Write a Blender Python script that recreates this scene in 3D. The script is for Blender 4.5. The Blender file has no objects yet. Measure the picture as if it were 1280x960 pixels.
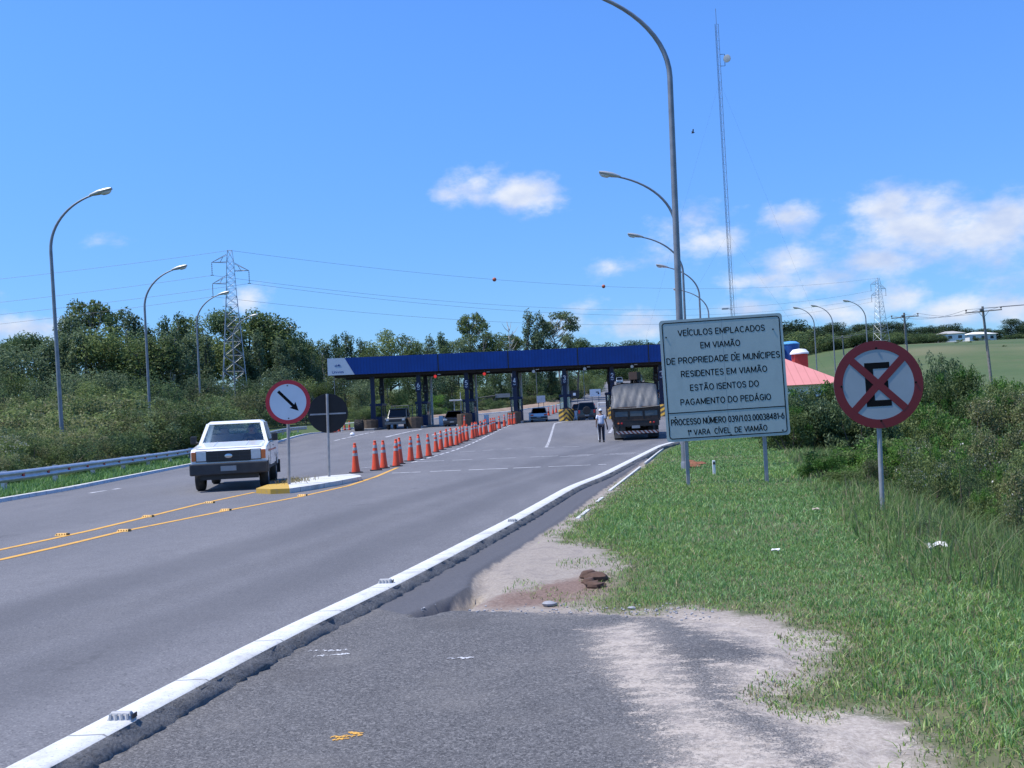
import bpy, bmesh, math, random
import numpy as np
from mathutils import Vector, Matrix

# ------------------------------------------------------------------ camera
S = bpy.context.scene
COL = S.collection
R = math.radians
EYE = np.array([0.0, 0.0, 1.6])
FPX = 1280.0                       # focal length in photo pixels (36 mm sensor, 36 mm lens)
PITCH, ROLL = R(1.81), R(2.78)
_f = np.array([0, math.cos(PITCH), math.sin(PITCH)])
_u0 = np.array([0, -math.sin(PITCH), math.cos(PITCH)])
_r0 = np.array([1.0, 0, 0])
_u = math.cos(ROLL) * _u0 + math.sin(ROLL) * _r0
_r = math.cos(ROLL) * _r0 - math.sin(ROLL) * _u0
cam_d = bpy.data.cameras.new('camera')
cam_d.lens, cam_d.sensor_width, cam_d.sensor_fit = 36.0, 36.0, 'HORIZONTAL'
cam_d.clip_start, cam_d.clip_end = 0.1, 6000
cam = bpy.data.objects.new('camera', cam_d)
COL.objects.link(cam)
M3 = Matrix((( _r[0], _u[0], -_f[0]), (_r[1], _u[1], -_f[1]), (_r[2], _u[2], -_f[2])))
cam.matrix_world = Matrix.Translation(Vector(EYE)) @ M3.to_4x4()
S.camera = cam

# ------------------------------------------------------------------ light, exposure
SUN_EL, SUN_AZ = R(63), R(-96)     # azimuth clockwise from +Y (ahead): the sun stands high on the left
sun_d = bpy.data.lights.new('sun', 'SUN')
sun_d.energy, sun_d.angle, sun_d.color = 5.0, R(0.53), (1.0, 0.955, 0.875)
sun = bpy.data.objects.new('sun', sun_d)
COL.objects.link(sun)
_sd = Vector((math.sin(SUN_AZ) * math.cos(SUN_EL), math.cos(SUN_AZ) * math.cos(SUN_EL), math.sin(SUN_EL)))
sun.rotation_euler = _sd.to_track_quat('Z', 'Y').to_euler()
S.view_settings.view_transform = 'Standard'
S.view_settings.look = 'None'
S.view_settings.exposure = 0.17
S.view_settings.gamma = 1.0
S.view_settings.use_curve_mapping = False
S.cycles.max_bounces = 6
S.cycles.diffuse_bounces = 3
S.cycles.glossy_bounces = 3
S.cycles.transmission_bounces = 4
S.cycles.transparent_max_bounces = 8
S.cycles.caustics_reflective = False
S.cycles.caustics_refractive = False

# ------------------------------------------------------------------ photo pixel <-> world
def ray(px, py):
    d = _f + _r * ((px - 640) / FPX) - _u * ((py - 480) / FPX)
    return d
def proj(p):
    d = np.asarray(p, float) - EYE
    k = d @ _f
    return 640 + FPX * (d @ _r) / k, 480 - FPX * (d @ _u) / k
def at(px, py, Y):
    """point on the pixel's ray at forward distance Y"""
    d = ray(px, py)
    return EYE + d * (Y / d[1])
def sstep(a, b, x):
    t = np.clip((x - a) / (b - a), 0, 1)
    return t * t * (3 - 2 * t)
def zr(Y):
    """long profile of the road"""
    Y = np.asarray(Y, float)
    a = 0.90 * sstep(48, 96, Y)
    y2 = np.clip(Y, 96, 345) - 96
    return a + 0.030 * y2 * sstep(96, 125, Y) + 0.00006 * y2 ** 2 - 0.004 * np.clip(Y - 345, 0, 3000)

# ------------------------------------------------------------------ world: sky with procedural clouds
W = bpy.data.worlds.new('World'); S.world = W; W.use_nodes = True
def build_world():
    nt = W.node_tree; N = nt.nodes; L = nt.links; N.clear()
    out = N.new('ShaderNodeOutputWorld'); bg = N.new('ShaderNodeBackground')
    sky = N.new('ShaderNodeTexSky'); sky.sky_type = 'NISHITA'; sky.sun_disc = False
    sky.sun_elevation = SUN_EL; sky.sun_rotation = SUN_AZ
    sky.altitude = 50; sky.air_density = 1.0; sky.dust_density = 0.35; sky.ozone_density = 3.5
    bg.inputs['Strength'].default_value = 0.122
    tc = N.new('ShaderNodeTexCoord'); sep = N.new('ShaderNodeSeparateXYZ')
    L.new(tc.outputs['Generated'], sep.inputs[0])
    def m(op, a, b=None, c=None):
        n = N.new('ShaderNodeMath'); n.operation = op
        for i, v in enumerate((a, b, c)):
            if v is None: continue
            if isinstance(v, (int, float)): n.inputs[i].default_value = v
            else: L.new(v, n.inputs[i])
        return n.outputs[0]
    az = m('ARCTAN2', sep.outputs['X'], sep.outputs['Y'])
    el = m('ARCSINE', sep.outputs['Z'])
    comb = N.new('ShaderNodeCombineXYZ'); L.new(az, comb.inputs[0]); L.new(el, comb.inputs[1])
    # warp the direction a little so that no outline is an ellipse
    nz = N.new('ShaderNodeTexNoise'); nz.inputs['Scale'].default_value = 26; nz.inputs['Detail'].default_value = 6; nz.inputs['Roughness'].default_value = 0.6
    mp = N.new('ShaderNodeMapping'); mp.inputs['Scale'].default_value = (1, 1.7, 1)
    L.new(comb.outputs[0], mp.inputs[0]); L.new(mp.outputs[0], nz.inputs['Vector'])
    clouds = [  # px, py, rx, ry, strength
        (655, 243, 50, 24, .96), (597, 232, 40, 24, .62), (562, 246, 22, 15, .62),
        (880, 302, 56, 20, .66), (838, 318, 42, 16, .5), (865, 272, 46, 20, .42),
        (988, 272, 34, 20, .8), (985, 330, 44, 19, .80), (955, 350, 46, 14, .66), (1020, 352, 85, 20, .62),
        (1112, 256, 46, 24, .82), (1150, 286, 95, 38, .86), (1225, 296, 85, 36, .84), (1264, 268, 38, 28, .88), (1160, 256, 40, 20, .74),
        (1095, 325, 60, 22, .7), (1195, 388, 46, 20, .85), (1262, 388, 40, 22, .8), (1115, 372, 60, 22, .62), (1030, 390, 60, 16, .72), (935, 388, 46, 14, .72),
        (790, 408, 62, 18, .72), (762, 336, 30, 14, .42), (705, 405, 40, 14, .4), (725, 385, 26, 14, .35),
        (32, 412, 56, 17, .8), (312, 372, 27, 18, .8), (-120, 380, 90, 30, .8), (1420, 330, 120, 50, .9), (120, 300, 30, 10, .25)]
    acc = None
    k = 1 / FPX
    for px, py, rx, ry, s in clouds:
        d = ray(px, py); d = d / np.linalg.norm(d)
        a0, e0 = math.atan2(d[0], d[1]), math.asin(d[2])
        su = N.new('ShaderNodeVectorMath'); su.operation = 'SUBTRACT'; su.inputs[1].default_value = (a0, e0, 0)
        L.new(comb.outputs[0], su.inputs[0])
        mu = N.new('ShaderNodeVectorMath'); mu.operation = 'MULTIPLY'; mu.inputs[1].default_value = (1 / (rx * k * 1.35), 1 / (ry * k * 1.35), 0)
        L.new(su.outputs[0], mu.inputs[0])
        le = N.new('ShaderNodeVectorMath'); le.operation = 'LENGTH'; L.new(mu.outputs[0], le.inputs[0])
        v = m('MULTIPLY', m('SUBTRACT', 1.0, le.outputs['Value']), s)
        acc = v if acc is None else m('SMOOTH_MAX', acc, v, 0.12)
    acc = m('ADD', acc, m('MULTIPLY', m('SUBTRACT', nz.outputs['Fac'], 0.5), 1.3))
    mask = N.new('ShaderNodeMapRange'); mask.interpolation_type = 'SMOOTHSTEP'
    L.new(acc, mask.inputs[0]); mask.inputs[1].default_value = 0.02; mask.inputs[2].default_value = 0.78
    mask.inputs[3].default_value = 0; mask.inputs[4].default_value = 0.93
    # cloud body colour: white with faint grey-blue folds
    n2 = N.new('ShaderNodeTexNoise'); n2.inputs['Scale'].default_value = 17; n2.inputs['Detail'].default_value = 4
    L.new(mp.outputs[0], n2.inputs['Vector'])
    ramp = N.new('ShaderNodeValToRGB'); ramp.color_ramp.elements[0].position = .35; ramp.color_ramp.elements[1].position = .62
    ramp.color_ramp.elements[0].color = (3.9, 4.7, 6.6, 1); ramp.color_ramp.elements[1].color = (6.3, 6.6, 7.2, 1)
    L.new(n2.outputs['Fac'], ramp.inputs[0])
    tint = N.new('ShaderNodeMix'); tint.data_type = 'RGBA'; tint.blend_type = 'MULTIPLY'; tint.inputs[0].default_value = 1
    hf = N.new('ShaderNodeMapRange'); hf.interpolation_type = 'SMOOTHSTEP'; L.new(el, hf.inputs[0]); hf.inputs[1].default_value = -.02; hf.inputs[2].default_value = .40
    tm = N.new('ShaderNodeMix'); tm.data_type = 'RGBA'; L.new(hf.outputs[0], tm.inputs[0]); tm.inputs[6].default_value = SKY_LOW; tm.inputs[7].default_value = SKY_TINT
    L.new(sky.outputs[0], tint.inputs[6]); L.new(tm.outputs[2], tint.inputs[7])
    mix = N.new('ShaderNodeMix'); mix.data_type = 'RGBA'
    L.new(mask.outputs[0], mix.inputs[0]); L.new(tint.outputs[2], mix.inputs[6]); L.new(ramp.outputs[0], mix.inputs[7])
    L.new(mix.outputs[2], bg.inputs['Color']); L.new(bg.outputs[0], out.inputs['Surface'])
SKY_TINT = (.69, 1.14, 1.76, 1); SKY_LOW = (.51, .77, 1.12, 1)
build_world()

# ------------------------------------------------------------------ materials
MAT = {}
def lin(c):
    return tuple(((v / 12.92) if v <= .04045 else ((v + .055) / 1.055) ** 2.4) for v in c)
class NT:
    """small helper for node materials"""
    def __init__(s, name):
        s.m = bpy.data.materials.new(name); s.m.use_nodes = True
        s.t = s.m.node_tree; s.N = s.t.nodes; s.L = s.t.links
        s.b = s.N['Principled BSDF']; s.out = s.N['Material Output']
        MAT[name] = s.m
    def n(s, kind, **kw):
        x = s.N.new(kind)
        for k, v in kw.items(): setattr(x, k, v)
        return x
    def set(s, sock, v):
        if hasattr(v, 'is_output'): s.L.new(v, sock)
        else: sock.default_value = v
    def coord(s, kind='Object', scale=(1, 1, 1)):
        tc = s.n('ShaderNodeTexCoord'); mp = s.n('ShaderNodeMapping'); mp.inputs['Scale'].default_value = scale
        s.L.new(tc.outputs[kind], mp.inputs[0]); return mp.outputs[0]
    def noise(s, vec, scale, detail=4, rough=.55, out='Fac'):
        x = s.n('ShaderNodeTexNoise'); s.L.new(vec, x.inputs['Vector'])
        x.inputs['Scale'].default_value = scale; x.inputs['Detail'].default_value = detail; x.inputs['Roughness'].default_value = rough
        return x.outputs[out]
    def voro(s, vec, scale, feature='F1', out='Distance'):
        x = s.n('ShaderNodeTexVoronoi', feature=feature); s.L.new(vec, x.inputs['Vector']); x.inputs['Scale'].default_value = scale
        return x.outputs[out]
    def ramp(s, v, stops):
        x = s.n('ShaderNodeValToRGB'); cr = x.color_ramp
        while len(cr.elements) < len(stops): cr.elements.new(.5)
        for e, (p, c) in zip(cr.elements, stops):
            e.position = p; e.color = (*c, 1) if len(c) == 3 else c
        s.L.new(v, x.inputs[0]); return x.outputs[0]
    def mr(s, v, a, b, c=0., d=1., smooth=True):
        x = s.n('ShaderNodeMapRange', interpolation_type='SMOOTHSTEP' if smooth else 'LINEAR')
        s.L.new(v, x.inputs[0])
        for i, q in enumerate((a, b, c, d)): x.inputs[i + 1].default_value = q
        return x.outputs[0]
    def mix(s, f, a, b, blend='MIX'):
        x = s.n('ShaderNodeMix', data_type='RGBA', blend_type=blend)
        s.set(x.inputs[0], f)
        for i, q in ((6, a), (7, b)):
            if hasattr(q, 'is_output'): s.L.new(q, x.inputs[i])
            else: x.inputs[i].default_value = (*q, 1)
        return x.outputs[2]
    def math(s, op, a, b=0.):
        x = s.n('ShaderNodeMath', operation=op); s.set(x.inputs[0], a); s.set(x.inputs[1], b); return x.outputs[0]
    def bump(s, h, strength=.3, dist=.01):
        x = s.n('ShaderNodeBump'); x.inputs['Strength'].default_value = strength; x.inputs['Distance'].default_value = dist
        s.L.new(h, x.inputs['Height']); s.L.new(x.outputs[0], s.b.inputs['Normal'])
    def base(s, c):
        if hasattr(c, 'is_output'): s.L.new(c, s.b.inputs['Base Color'])
        else: s.b.inputs['Base Color'].default_value = (*c, 1)
    def rough(s, v): s.set(s.b.inputs['Roughness'], v)
def paint(name, c, rough=.5, metal=0., var=.12, scale=6., bump=0., coat=0.):
    """plain painted or bare surface with some wear in tone"""
    t = NT(name); v = t.coord()
    f = t.noise(v, scale, 5)
    lo = tuple(x * (1 - var) for x in c); hi = tuple(min(1, x * (1 + var)) for x in c)
    t.base(t.ramp(f, [(.3, lo), (.7, hi)]))
    t.rough(rough); t.b.inputs['Metallic'].default_value = metal
    if coat: t.b.inputs['Coat Weight'].default_value = coat; t.b.inputs['Coat Roughness'].default_value = .08
    if bump: t.bump(t.noise(v, scale * 6, 4), bump, .004)
    return t.m
def dirty(name, c, dirt, rough=.55, amt=.5, scale=3., metal=0.):
    t = NT(name); v = t.coord(scale=(1, 1, .6))
    f = t.mr(t.noise(v, scale, 7, .65), .42, .75, 0, amt)
    t.base(t.mix(f, c, dirt)); t.rough(rough); t.b.inputs['Metallic'].default_value = metal
    return t.m
def foliage(name, dark, mid, light, transl=.35, gloss=.018):
    t = NT(name)
    g = t.n('ShaderNodeNewGeometry'); oi = t.n('ShaderNodeObjectInfo')
    c = t.ramp(g.outputs['Random Per Island'], [(0., dark), (.55, mid), (1., light)])
    hs = t.n('ShaderNodeHueSaturation'); t.L.new(c, hs.inputs['Color'])
    t.L.new(t.mr(oi.outputs['Random'], 0, 1, .68, 1.30, False), hs.inputs['Value'])
    t.L.new(t.mr(oi.outputs['Random'], 0, 1, .515, .49, False), hs.inputs['Hue'])
    d = t.n('ShaderNodeBsdfDiffuse'); tr = t.n('ShaderNodeBsdfTranslucent'); mx = t.n('ShaderNodeMixShader')
    gl = t.n('ShaderNodeBsdfGlossy'); gl.inputs['Roughness'].default_value = .5; gl.inputs['Color'].default_value = (.5, .5, .5, 1)
    m2 = t.n('ShaderNodeMixShader'); m2.inputs[0].default_value = gloss
    for s_ in (d, tr): t.L.new(hs.outputs[0], s_.inputs['Color'])
    mx.inputs[0].default_value = transl
    t.L.new(d.outputs[0], mx.inputs[1]); t.L.new(tr.outputs[0], mx.inputs[2])
    t.L.new(mx.outputs[0], m2.inputs[1]); t.L.new(gl.outputs[0], m2.inputs[2]); t.L.new(m2.outputs[0], t.out.inputs['Surface'])
    return t.m
def glass(name, tint=(.88, .92, .92), refl=.12):
    t = NT(name)
    a = t.n('ShaderNodeBsdfTransparent'); a.inputs['Color'].default_value = (*tint, 1)
    g = t.n('ShaderNodeBsdfGlossy'); g.inputs['Roughness'].default_value = .03; g.inputs['Color'].default_value = (.9, .95, 1, 1)
    fr = t.n('ShaderNodeLayerWeight'); fr.inputs['Blend'].default_value = .5
    mx = t.n('ShaderNodeMixShader'); t.L.new(t.math('ADD', t.math('MULTIPLY', t.math('POWER', fr.outputs['Facing'], 4.0), .6), refl * .5), mx.inputs[0])
    t.L.new(a.outputs[0], mx.inputs[1]); t.L.new(g.outputs[0], mx.inputs[2]); t.L.new(mx.outputs[0], t.out.inputs['Surface'])
    return t.m

# ------------------------------------------------------------------ mesh builder
class MB:
    def __init__(s): s.v = []; s.f = []
    def add(s, vs, fs):
        o = len(s.v); s.v += [tuple(map(float, p)) for p in vs]; s.f += [tuple(i + o for i in f) for f in fs]; return s
    def box(s, c, d, rot=None):
        x, y, z = (q / 2 for q in d)
        vs = [Vector((i * x, j * y, k * z)) for k in (-1, 1) for j in (-1, 1) for i in (-1, 1)]
        if rot is not None: vs = [rot @ p for p in vs]
        vs = [p + Vector(c) for p in vs]
        return s.add(vs, [(0, 2, 3, 1), (4, 5, 7, 6), (0, 1, 5, 4), (2, 6, 7, 3), (0, 4, 6, 2), (1, 3, 7, 5)])
    def hexa(s, p):
        """8 corners: bottom 4 ccw, top 4 ccw"""
        return s.add(p, [(3, 2, 1, 0), (4, 5, 6, 7), (0, 1, 5, 4), (1, 2, 6, 5), (2, 3, 7, 6), (3, 0, 4, 7)])
    def tube(s, path, r, n=8, cap=True):
        path = [Vector(p) for p in path]
        rs = r if isinstance(r, (list, tuple)) else [r] * len(path)
        rings = []; prev = None
        for i, p in enumerate(path):
            t = (path[min(i + 1, len(path) - 1)] - path[max(i - 1, 0)]).normalized()
            if prev is None:
                a = Vector((0, 0, 1)) if abs(t.z) < .9 else Vector((1, 0, 0))
                e1 = t.cross(a).normalized()
            else:
                e1 = (prev - t * prev.dot(t)).normalized()
            prev = e1; e2 = t.cross(e1)
            rings.append([p + (e1 * math.cos(2 * math.pi * k / n) + e2 * math.sin(2 * math.pi * k / n)) * rs[i] for k in range(n)])
        vs = [p for rg in rings for p in rg]
        fs = [(i * n + k, i * n + (k + 1) % n, (i + 1) * n + (k + 1) % n, (i + 1) * n + k) for i in range(len(path) - 1) for k in range(n)]
        if cap: fs += [tuple(range(n - 1, -1, -1)), tuple((len(path) - 1) * n + k for k in range(n))]
        return s.add(vs, fs)
    def lathe(s, prof, n=16, M=None, cap=True):
        """profile (r, h) around local z"""
        vs = [Vector((r * math.cos(2 * math.pi * k / n), r * math.sin(2 * math.pi * k / n), h)) for r, h in prof for k in range(n)]
        if M is not None: vs = [M @ p for p in vs]
        fs = [(i * n + k, i * n + (k + 1) % n, (i + 1) * n + (k + 1) % n, (i + 1) * n + k) for i in range(len(prof) - 1) for k in range(n)]
        if cap: fs += [tuple(range(n - 1, -1, -1)), tuple((len(prof) - 1) * n + k for k in range(n))]
        return s.add(vs, fs)
    def prism(s, poly, a, b, axis='x'):
        """2-D outline extruded from a to b along an axis; outline in the two other axes"""
        def P(u, v, w): return {'x': (w, u, v), 'y': (u, w, v), 'z': (u, v, w)}[axis]
        n = len(poly)
        vs = [P(u, v, a) for u, v in poly] + [P(u, v, b) for u, v in poly]
        fs = [tuple(range(n)), tuple(range(2 * n - 1, n - 1, -1))] + [(i, i + n, (i + 1) % n + n, (i + 1) % n) for i in range(n)]
        return s.add(vs, fs)
    def build(s, name, mat, parent=None, smooth=False, bevel=0., seg=2, loc=None, M=None):
        me = bpy.data.meshes.new(name); me.from_pydata(s.v, [], s.f); me.update()
        bm = bmesh.new(); bm.from_mesh(me)
        bmesh.ops.remove_doubles(bm, verts=bm.verts, dist=1e-5)
        bmesh.ops.recalc_face_normals(bm, faces=bm.faces)
        if bevel:
            ed = [e for e in bm.edges if len(e.link_faces) == 2 and e.calc_face_angle(0) > .5]
            bmesh.ops.bevel(bm, geom=ed, offset=bevel, segments=seg, profile=.6, affect='EDGES', clamp_overlap=True)
        if smooth:
            for f in bm.faces: f.smooth = True
            for e in bm.edges:
                if len(e.link_faces) == 2 and e.calc_face_angle(0) > .7: e.smooth = False
        bm.to_mesh(me); bm.free()
        for m in (mat if isinstance(mat, (list, tuple)) else [mat]): me.materials.append(MAT[m] if isinstance(m, str) else m)
        return link(name, me, parent, loc, M)
def link(name, data, parent=None, loc=None, M=None):
    o = bpy.data.objects.new(name, data); COL.objects.link(o)
    if parent is not None: o.parent = parent
    if loc is not None: o.location = loc
    if M is not None: o.matrix_local = M
    return o
def np_mesh(name, verts, faces, mat, parent=None, smooth=False):
    """fast mesh: verts (n,3), faces (m,k) all of the same k"""
    me = bpy.data.meshes.new(name)
    verts = np.asarray(verts, np.float32); faces = np.asarray(faces, np.int32)
    me.vertices.add(len(verts)); me.vertices.foreach_set('co', verts.ravel())
    k = faces.shape[1]; me.loops.add(faces.size); me.loops.foreach_set('vertex_index', faces.ravel())
    me.polygons.add(len(faces)); me.polygons.foreach_set('loop_start', np.arange(0, faces.size, k, dtype=np.int32))
    me.polygons.foreach_set('loop_total', np.full(len(faces), k, np.int32))
    if smooth: me.polygons.foreach_set('use_smooth', np.ones(len(faces), bool))
    me.update(calc_edges=True); me.validate()
    for m in (mat if isinstance(mat, (list, tuple)) else [mat]): me.materials.append(MAT[m])
    return link(name, me, parent)
def tag(o, label=None, cat=None, group=None, kind=None):
    if label: o['label'] = label
    if cat: o['category'] = cat
    if group: o['group'] = group
    if kind: o['kind'] = kind
    return o
def thing(name, label, cat, loc=(0, 0, 0), rz=0., group=None, scale=1.):
    o = bpy.data.objects.new(name, None); COL.objects.link(o)
    o.empty_display_size = .3
    o.location = loc; o.rotation_euler = (0, 0, rz)
    o.scale = (scale,) * 3 if isinstance(scale, (int, float)) else scale
    return tag(o, label, cat, group)
def copy_tree(o, parent=None):
    c = o.copy(); COL.objects.link(c); c.parent = parent
    for ch in list(o.children): copy_tree(ch, c)
    return c
def _arc(cx, cy, rx, ry, a, b, n=10):
    return [(cx + rx * math.cos(R(a + (b - a) * k / n)), cy + ry * math.sin(R(a + (b - a) * k / n))) for k in range(n + 1)]
_P = [(0, 0), (0, 1), (.33, 1)] + _arc(.33, .735, .27, .265, 90, -90, 8) + [(0, .47)]
GLYPH = {  # plain sign lettering: advance width and strokes on a unit capital height
    'A': (.72, [[(0, 0), (.36, 1), (.72, 0)], [(.13, .33), (.59, .33)]]), 'C': (.66, [_arc(.36, .5, .36, .5, 48, 312, 14)]), 'D': (.66, [[(0, 0), (0, 1), (.26, 1)] + _arc(.26, .5, .40, .5, 90, -90, 10) + [(0, 0)]]),
    'E': (.54, [[(.54, 1), (0, 1), (0, 0), (.54, 0)], [(0, .52), (.47, .52)]]), 'G': (.70, [_arc(.36, .5, .36, .5, 48, 325, 14) + [(.68, .44), (.42, .44)]]), 'I': (.0, [[(0, 0), (0, 1)]]), 'L': (.50, [[(0, 1), (0, 0), (.50, 0)]]),
    'M': (.80, [[(0, 0), (0, 1), (.40, .12), (.80, 1), (.80, 0)]]), 'N': (.64, [[(0, 0), (0, 1), (.64, 0), (.64, 1)]]), 'O': (.74, [_arc(.37, .5, .37, .5, 0, 360, 18)]), 'P': (.60, [_P]), 'R': (.62, [_P, [(.30, .47), (.62, 0)]]),
    'S': (.58, [_arc(.29, .745, .27, .255, 25, 250, 8) + _arc(.29, .255, .29, .255, 80, -150, 10)]), 'T': (.62, [[(0, 1), (.62, 1)], [(.31, 1), (.31, 0)]]), 'U': (.62, [[(0, 1), (0, .3)] + _arc(.31, .3, .31, .3, 180, 360, 8) + [(.62, 1)]]), 'V': (.70, [[(0, 1), (.35, 0), (.70, 1)]]),
    '0': (.56, [_arc(.28, .5, .28, .5, 0, 360, 16)]), '1': (.20, [[(0, .78), (.2, 1), (.2, 0)]]), '2': (.56, [_arc(.28, .72, .27, .28, 160, -30, 8) + [(0, 0), (.56, 0)]]), '3': (.54, [_arc(.25, .745, .25, .255, 150, -80, 8), _arc(.25, .255, .28, .265, 85, -150, 10)]),
    '4': (.60, [[(.44, 0), (.44, 1), (0, .28), (.60, .28)]]), '5': (.56, [[(.50, 1), (.08, 1), (.04, .55)] + _arc(.27, .31, .28, .31, 130, -150, 10)]), '6': (.56, [_arc(.28, .31, .28, .31, 0, 360, 12), [(.02, .38), (.10, .72), (.38, 1)]]),
    '8': (.56, [_arc(.28, .755, .23, .245, 0, 360, 12), _arc(.28, .265, .28, .265, 0, 360, 12)]), '9': (.56, [_arc(.28, .69, .28, .31, 0, 360, 12), [(.54, .62), (.46, .28), (.18, 0)]]), '/': (.34, [[(0, -.05), (.34, 1.05)]]), '.': (.06, [[(.03, 0), (.03, .05)]]), '-': (.30, [[(0, .42), (.30, .42)]]), ' ': (.16, []),
    '\u00aa': (.24, [_arc(.12, .80, .11, .14, 0, 360, 10), [(.24, .95), (.24, .65)]]), 'n': (.42, [[(0, 0), (0, .68)], [(0, .45)] + _arc(.21, .46, .21, .22, 160, 0, 6) + [(.42, 0)]]), 'i': (.0, [[(0, 0), (0, .66)], [(0, .90), (0, .93)]]), 'v': (.46, [[(0, .68), (.23, 0), (.46, .68)]]),
    'a': (.42, [_arc(.21, .32, .21, .32, 0, 360, 12), [(.42, .66), (.42, 0)]]), 's': (.36, [_arc(.18, .50, .16, .17, 30, 250, 6) + _arc(.18, .17, .18, .17, 80, -150, 7)])}
_AC = {'\u00cd': ('I', [[(-.03, 1.14), (.12, 1.30)]]), '\u00c3': ('A', [[(.14, 1.16), (.26, 1.25), (.46, 1.15), (.58, 1.24)]]), '\u00c1': ('A', [[(.33, 1.14), (.48, 1.30)]]), '\u00da': ('U', [[(.28, 1.14), (.43, 1.30)]])}
def text(name, s, mat, parent, width, height, M, bold=.085, depth=.003):
    """sign lettering of flattened strokes: given overall width and capital height, centred on M's origin, reading along local x with y up"""
    runs = []; x = 0
    for ch in s:
        acc = []
        if ch in _AC: ch, acc = _AC[ch]
        w, st = GLYPH[ch]
        runs += [[(x + px, py) for px, py in q] for q in st + acc]; x += w + .25
    tw_ = x - .25; sx = (width - 2 * bold * height * .8) / (tw_ * height); mb = MB(); r = bold * height
    for k, q in enumerate(runs):
        pts = [((px - tw_ / 2) * height * sx, (py - .5) * height, 0) for px, py in q]
        if len(pts) > 1 and (Vector(pts[0]) - Vector(pts[-1])).length < 1e-6: pts = pts[:-1] + [pts[0]]
        for a, b in zip(pts[:-1], pts[1:]):
            d = (Vector(b) - Vector(a)).normalized(); mb.tube([Vector(a) - d * r * .35, Vector(b) + d * r * .35], r, 8)
    mb.v = [(v[0], v[1], v[2] / r * depth) for v in mb.v]
    return mb.build(name, mat, parent, M=M)
ORD = ['', 'first', 'second', 'third', 'fourth', 'fifth', 'sixth', 'seventh', 'eighth', 'ninth', 'tenth', 'eleventh', 'twelfth', 'thirteenth', 'fourteenth',
       'fifteenth', 'sixteenth', 'seventeenth', 'eighteenth', 'nineteenth'] + \
      [t + ('-' + u if u else 'ieth') for t, b in (('twent', 0), ('thirt', 0), ('fort', 0), ('fift', 0)) for u in ('',)]
def nth(n):
    if n < 20: return ORD[n]
    tens = {2: 'twent', 3: 'thirt', 4: 'fort', 5: 'fift', 6: 'sixt'}[n // 10]
    return tens + 'ieth' if n % 10 == 0 else tens + 'y-' + ORD[n % 10]
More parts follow.
